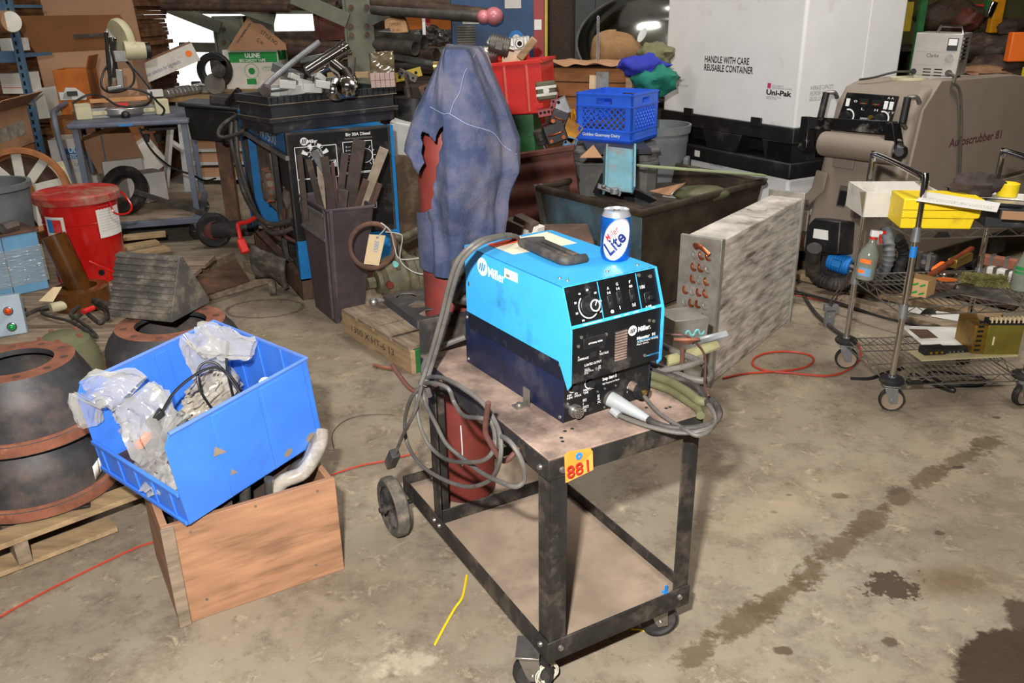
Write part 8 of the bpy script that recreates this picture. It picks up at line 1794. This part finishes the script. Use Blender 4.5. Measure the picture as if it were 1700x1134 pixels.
# bottom shelf
o = sheet('printed_photo_sheet', ((1494, 541), (1530, 572), (1626, 574), (1600, 544)), (s1 + .022, s1 + .022, s1 + .022, s1 + .022), 'paper', 'white paper with dark printed picture on the bottom shelf of the wire cart')
k = MB(); quad(k, [G(px, py, s1 + .0235) for px, py in ((1508, 546), (1528, 562), (1558, 561), (1540, 547))]); k.build('printed_picture', 'rust_brown', o, sm=0)
o = sheet('mounting_board', ((1509, 584), (1530, 600), (1690, 592), (1665, 578)), (s1 + .004, s1 + .004, s1 + .004, s1 + .004), mat('board_cream', '#b9ad84', .6, var=.05), 'beige mounting board under the zinc power supply on the bottom shelf', 'board', .006)
X, w, h = fb((1534, 592), (1570, 590), s1 + .006, top=(1534, 572)); k = MB(); k.box(0, 0, 0, w, .05, .035).box(w, .01, 0, w * 2.2, .05, .025); o = thing('terminal_block', 'black terminal block with brass screws on the beige board', 'terminal block', X); k.build('block', 'black_plastic', o, bev=.002)
for i in range(3): MB().cyl((w * (.25 + .25 * i), -.001, .018), (w * (.25 + .25 * i), -.01, .018), .006).build('screw', 'brass', o)
for i in range(4): MB().cyl((w * (1.2 + .2 * i), .009, .012), (w * (1.2 + .2 * i), .003, .012), .004).build('screw', 'steel', o)
X, w, h = fb((1632, 590), (1690, 590), s1 + .006, top=(1640, 540)); o = thing('power_supply', 'yellow-green zinc plated box with terminal row on the bottom shelf', 'power supply', X)
MB().box(0, 0, 0, w, .03, h).build('cover', 'zinc', o, bev=.002); k = MB(); k.box(-.055, .0, .01, 0, .16, h * .98); k.build('side_plate', mat('zinc_orange', '#8a6a26', .35, .5, var=.3), o, bev=.002)
for i in range(7): MB().box(-.045, -.001, .02 + i * .022, -.02, .0, .03 + i * .022).build('slot', 'dark_hole', o)
MB().box(0, .0, h, w, .05, h + .02).build('terminal_strip', 'uni_black', o)
for i in range(8): MB().box(.005 + i * w / 8, -.002, h + .01, .012 + i * w / 8, .02, h + .035).build('terminal', 'tag_manila', o)
MB().box(w * .18, -.0015, h * .35, w * .23, 0, h * .62).build('label', 'tag_manila', o)
# hanging spray bottle
c = WCX @ Vector((-.035, wD * .45, 0)); zb_ = plane_hit(WCX, 1433, 462, 0, -.04)
c = WCX @ zb_; c.z = zb_.z; o = thing('spray_bottle', 'dusty spray bottle with white and red trigger hanging on the left of the wire cart', 'spray bottle', Matrix.Translation(c) @ R('Y', 6))
hb2 = .215; k = MB(); k.lathe([(0, 0), (.036, 0), (.041, .008), (.041, .105), (.036, .125), (.016, .16), (.014, .178), (0, .178)], 32); k.build('bottle', 'spray', o); k = MB(); k.cyl((0, 0, .176), (0, 0, .186), .016); k.build('collar', 'part_red', o)
k = MB(); k.box(-.016, -.012, .186, .018, .012, .215).box(.0, -.009, .20, .032, .009, .215); k.build('trigger_head', 'white_ink', o, bev=.004); k = MB(); k.cyl((.03, 0, .208), (.045, 0, .208), .008); k.build('nozzle', 'part_red', o); k = MB(); k.bar((.022, 0, .2), (.036, 0, .16), .01, .006); k.build('trigger', 'part_red', o)
ca2 = math.degrees(math.atan2(-c.y, -c.x)); k = MB(); k.lathe([(.0418, .02), (.0418, .055)], 20, a0=ca2 - 40, a1=ca2 + 35); k.build('liquid_band', 'light_blue', o)
for z, hh4, s in ((.075, .018, 'SPRAY'), (.03, .016, '')):
    k = MB(); k.lathe([(.0422, z), (.0422, z + hh4)], 14, a0=ca2 - 45, a1=ca2 - 5 if z < .05 else ca2 + 20); k.build('orange_print', 'orange_tag', o)
# clamp and cords hanging left of the cart
k = MB(); k.tube([G(1412, 450, .45), G(1400, 470, .3), G(1385, 490, .2), G(1377, 506, .12)], .005, 8); single('black_lead', k, 'cable_grey', 'grey lead hanging beside the wire cart to the floor clamp', 'cord')
k = MB(); k.tube([G(1418, 450, .45), G(1402, 475, .3), G(1388, 495, .2), G(1380, 508, .12)], .004, 8); single('red_lead', k, 'copper_hook', 'dark red lead hanging beside the grey one to the floor clamp', 'cord')
X, w, h = fb((1369, 543), (1384, 543), 0, top=(1371, 508)); k = MB(); k.box(0, 0, 0, w, .03, h * .8).box(-.01, 0, h * .7, w + .015, .035, h); k.box(w * .3, -.002, h * .2, w * .7, 0, h * .5); o = single('floor_clamp', k, 'galv', 'small grey metal clamp standing on the floor left of the wire cart', 'clamp', X=X, bev=.003)
# corrugated hose etc. under the scrubber
k = MB(); pts = [G(1352, 412, .36), G(1349, 435, .26), G(1356, 458, .15), G(1380, 470, .12), G(1405, 468, .12), G(1440, 462, .14)]; k.tube(pts, .04, 14, 12, rf=lambda t: 1 + .10 * math.sin(t * 190)); single('corrugated_hose', k, 'dusty_black', 'thick grey-black corrugated hose on the floor before the scrubber', 'hose')
k = MB(); pts = [G(1470, 380, .48), G(1476, 410, .4), G(1472, 440, .3), G(1452, 465, .2)]; k.tube(pts, .03, 14, 12, rf=lambda t: 1 + .10 * math.sin(t * 150)); single('corrugated_hose', k, 'can_grey', 'lighter grey corrugated hose behind the hanging spray bottle', 'hose')
k = MB(); pts = [G(1490, 395, .4), G(1500, 420, .3), G(1492, 450, .2), G(1500, 470, .1)]; k.tube(pts, .032, 14, 12, rf=lambda t: 1 + .10 * math.sin(t * 150)); single('corrugated_hose', k, 'rubber', 'black coiled hose behind the near post of the wire cart', 'hose')
junk('motor', 'blue_tool', G(1376, 430, .24), G(1412, 442, .22), .10, .05, 'cyan_tape', 'bright blue plastic tool lying before the floor scrubber', 'tool')
k = MB(); k.tube([G(1356, 395, .3), G(1360, 415, .25), G(1370, 430, .18)], .018, 8, flat=.4); single('grey_bracket', k, 'galv', 'curved grey bracket above the corrugated hose', 'bracket')
heap('foam_scrap', 1336, 402, 5.2, .05, .04, .05, 'cardboard', 'torn yellow-tan foam scrap left of the scrubber battery box', 'foam', 3, .5, n=20)
# boards and skid on the floor behind the wire cart
for i, (a, b, w_, m, lab) in enumerate((((1322, 478), (1640, 560), .09, 'grey_wood', 'long grey plank lying behind the wire cart, nearest'), ((1322, 455), (1660, 530), .1, 'pale_wood', 'long pale plank lying behind the wire cart, second'), ((1320, 432), (1690, 505), .12, 'rust_brown', 'dark brown plank lying before the scrubber'))):
    k = MB(); k.bar(G(*a, .03), G(*b, .03), w_, .04); single('plank', k, m, lab, 'plank', bev=.003)
for i, pts in enumerate((((1495, 515), (1540, 524), (1548, 514), (1505, 508)), ((1545, 525), (1590, 533), (1595, 522), (1555, 516)))): sheet('paper_scrap', pts, (.056,) * 4, 'paper', ('white paper scrap on the planks behind the wire cart, left', 'white paper scrap on the planks behind the wire cart, right')[i])
k = MB(); k.tube([G(1324, 395, .1), G(1322, 440, .02), G(1330, 480, .013), G(1350, 515, .013), G(1382, 545, .013), G(1405, 560, .013)], .010, 8); single('floor_cable', k, 'cable_dark', 'black cable curving over the floor from the coil to the wire cart', 'cable')
k = MB(); k.tube([G(1315, 482, .07), G(1400, 505, .07), G(1470, 528, .07), G(1560, 545, .07), G(1640, 540, .07)], .007, 8); single('floor_cable', k, 'black_plastic', 'thin black cable lying on the long planks', 'cable')
k = MB(); k.tube([G(px, py, .007) for px, py in ((1200, 628), (1240, 620), (1300, 616), (1335, 610), (1350, 600), (1345, 590), (1315, 584), (1280, 585), (1255, 593), (1250, 605), (1270, 615), (1320, 620), (1370, 624), (1400, 618), (1425, 600), (1428, 580), (1420, 565))], .005, 8); single('red_cable', k, 'cable_red', 'thin red-orange cord looping on the floor before the wire cart', 'cord')
k = MB(); k.tube([G(px, py, .006) for px, py in ((1320, 490), (1345, 495), (1370, 500))], .004, 6); single('red_cable', k, 'cable_red', 'short piece of red cord behind the tilted coil', 'cord')
k = MB(); k.tube([G(px, py, .006) for px, py in ((0, 1024), (70, 985), (150, 945), (230, 908), (300, 885), (560, 785), (640, 765), (690, 752))], .0035, 6, 8); single('red_cable', k, 'cable_red', 'long thin red string on the floor passing behind the crate', 'cord')
k = MB(); k.tube([G(px, py, .004) for px, py in ((1412, 629), (1445, 629), (1470, 620), (1500, 612))], .010, 6, flat=.25); single('steel_strap', k, 'black_plastic', 'short black strap end on the floor left under the wire cart', 'strap')
k = MB(); k.tube([G(px, py, .004 + .004 * (i % 2)) for i, (px, py) in enumerate(((1512, 620), (1508, 634), (1540, 637), (1600, 640), (1630, 640), (1630, 627), (1560, 618), (1540, 622), (1580, 645), (1582, 650), (1550, 640), (1520, 622)))], .010, 6, flat=.25); single('steel_strap', k, 'black_plastic', 'long folded black strap on the floor under the wire cart', 'strap')
k = MB(); k.tube([G(px, py, .003) for px, py in ((775, 955), (768, 990), (755, 1010), (738, 1040), (722, 1070))], .0035, 5); single('yellow_straw', k, 'yellow', 'thin yellow strip lying on the floor left of the welding cart', 'strip')
k = MB(); k.tube([G(px, py, .003) for px, py in ((1048, 1045), (1065, 1046), (1085, 1052))], .003, 5); single('yellow_straw', k, 'yellow', 'short yellow strip on the floor by the front right caster', 'strip')
k = MB(); k.tube([G(px, py, .004) for px, py in ((555, 745), (552, 720), (570, 700), (600, 690), (640, 688), (655, 690))], .0014, 5); single('thin_wire', k, 'bar_dark', 'hair thin dark wire lying on the floor between bin and cart', 'wire')
k = MB(); k.tube([G(px, py, .012) for px, py in ((620, 606), (640, 610), (655, 612))], .008, 6); single('rusty_bolt', k, 'rust', 'small rusty bolt lying on the floor before the wooden skid', 'bolt')

# ------------------------------------------------------------------ leaning heat exchanger coil
HX2, hw2, hh2 = fb((1176, 642), (1309, 533), 0, top=(1184, 408))
hx = thing('heat_exchanger', 'large dirty white finned heat exchanger coil standing behind the welding cart', 'coil', HX2)
hth = .17
MB().box(0.01, 0, 0, hw2, hth, hh2).build('fin_block', 'coil_fin', hx, bev=.006)
k = MB(); k.box(-.006, -.012, 0, .012, hth + .01, hh2 + .012).box(-.006, -.012, 0, .03, -.006, hh2 + .01); k.build('end_plate', 'coil_plate', hx, bev=.002)
k = MB(); k.box(hw2 - .006, -.012, 0, hw2 + .008, hth + .01, hh2 + .03).box(hw2 - .006, -.012, 0, hw2 + .004, -.006, hh2); k.build('end_plate', 'coil_plate', hx, bev=.002)
for r_i in range(4):
    for c_i in range(11):
        z = .05 + c_i * (hh2 - .12) / 10; y = .035 + r_i * .032
        if r_i == 3 and c_i > 7: continue
        k = MB(); k.tube([(-.008, y, z - .012), (-.022, y + .004, z - .008), (-.026, y + .01, z + .004), (-.008, y + .016, z + .014)], .006, 8, 3); k.build('return_bend', 'copper' if (r_i + c_i) % 3 else 'coil_plate', hx)
k = MB(); k.tube([(-.006, .10, hh2 - .04), (-.03, .10, hh2 - .02), (-.05, .06, hh2 - .02), (-.055, .02, hh2 - .045)], .009, 10); k.build('copper_stub', 'copper', hx)
k = MB(); k.box(.0, 0, 0, .16, .14, .30); X, w, h = fbY((1133, 575), (1172, 570), (1133, 532), 2.95, 3.0)
sm2 = thing('small_coil', 'small grey coil block with light cyan tube bends beside the heat exchanger', 'coil', X @ T(0, 0, 0)); MB().box(-.05, 0, -.42, w, .14, h * 1.0).build('casing', 'coil_plate', sm2, bev=.003)
for i in range(4):
    for j in range(2): k = MB(); k.lathe([(.010 + .004 * math.cos(a * 1.0472), .004 * math.sin(a * 1.0472)) for a in range(7)], 14, T(.015 + i * .022, -.003, h * .2 + j * .03) @ R('X', 90), a0=0 if (i + j) % 2 else 180, a1=200 if (i + j) % 2 else 380); k.build('tube_bend', 'coil_cyan', sm2)
k = MB(Matrix.Translation(CART @ CZP(1140, 572, zt + .05)) @ R('X', -20)); k.lathe([(.008, .0), (.036, .012), (.035, .018), (.0, .012)], 40); single('wire_cup_brush', k, 'rust', 'rusty round wire brush lying behind the right cart hook', 'brush')
# ------------------------------------------------------------------ dark shelves behind the scrubber
sh = thing('back_shelving', 'dark shelving crowded with machine parts behind the floor scrubber', 'shelving', Matrix.Translation((5, 8.5, 0)))
a = D(1500, 60, 8.5); 
for z in (.35, .8, 1.2): MB().box(a.x, 8.5, z - .03, a.x + 3.5, 9.3, z).build('shelf', 'bg_dark', sh, world=True)
MB().box(a.x - .3, 9.3, 0, a.x + 4, 9.35, 2.6).build('back_panel', 'wall_olive', sh, world=True)
for px, m in ((1531, 'cab_green'), (1640, 'cab_green')): p = D(px, 30, 8.45); MB().box(p.x - .03, 8.45, 0, p.x + .03, 8.5, 2.5).build('upright', m, sh, world=True)
bgit = [(1514, 28, 8.3, .07, .13, 'yellow_post', 'yellowed paper notice beside the white container', 'paper_notice'), (1655, 22, 8.2, .05, .17, 'amber', 'yellow fabric chute hanging at the top right corner', 'chute'), (1690, 78, 7.6, .08, .12, 'orange_tag', 'orange plastic housing at the right edge', 'housing'), (1620, 15, 8.6, .1, .04, 'part_red', 'small red strip on the back shelving', 'strip'), (1665, 45, 8.3, .12, .06, 'mesh_brown', 'brown wrapped bundle on the back shelving', 'bundle'),
        (1580, 30, 8.6, .2, .12, 'mesh_brown', 'large dim brown machine on the back shelving', 'machine'), (1640, 85, 8.0, .18, .1, 'bar_dark', 'dark machine casting right of the silver charger', 'casting'), (1660, 110, 7.8, .2, .07, 'pipe_rust', 'dark long casting behind the scrubber top', 'casting'), (1600, 35, 8.5, .1, .08, 'rust_corr', 'dull red rounded part on the back shelving', 'casting'), (1625, 120, 7.4, .14, .04, 'cardboard', 'tan rag heap behind the scrubber top', 'rag')]
for i, (px, py, Y, sx, sz, m, lab, nm) in enumerate(bgit):
    if nm == 'paper_notice': c = D(px, py, Y); MB().box(c.x - sx, 8.45, c.z - sz, c.x + sx, 8.47, c.z + sz).build('paper_notice', m, sh, world=True)
    elif nm in ('chute', 'housing', 'strip'): c = D(px, py, Y); k = MB(); k.box(-sx, -.03, -sz, sx, .05, sz); single(nm, k, m, lab, nm.replace('_', ' '), X=Matrix.Translation(c), bev=.01)
    else: heap(nm, px, py, Y, sx * 1.6, .2, sz * 1.4, m, lab, nm, i * 3 + 1, .3, n=28)
for i, (px, py, s) in enumerate(((1646, 16, .07),)):
    k = MB(); k.box(-s * .4, -.02, -s, s * .4, .02, s); single('chrome_bracket', k, 'chrome', ('shiny chrome bracket on the back shelving at the top right', 'small shiny part above the silver charger', 'small shiny part near the yellow chute')[i], 'bracket', X=Matrix.Translation(D(px, py, 8.1)) @ R('Y', 15), bev=.01)
o = thing('steam_valve', 'chrome bottle shaped valve with yellow label at the right edge', 'valve', Matrix.Translation(D(1692, 165, 6.2)))
k = MB(); k.lathe([(0, -.05), (.05, -.05), (.05, .05), (.03, .1), (.02, .16), (0, .16)], 24); k.build('body', 'chrome', o); k = MB(); k.box(-.02, -.03, .14, .05, .0, .22); k.build('yellow_label', 'yellow', o)
X, w, h = fbY((1648, 165), (1700, 180), (1648, 146), 6.4, 6.3); single('white_tray', MB().box(-.1, 0, 0, w + .2, .4, .06), 'paper', 'pale flat tray behind the scrubber at the right edge', 'lid', X=X, bev=.004)
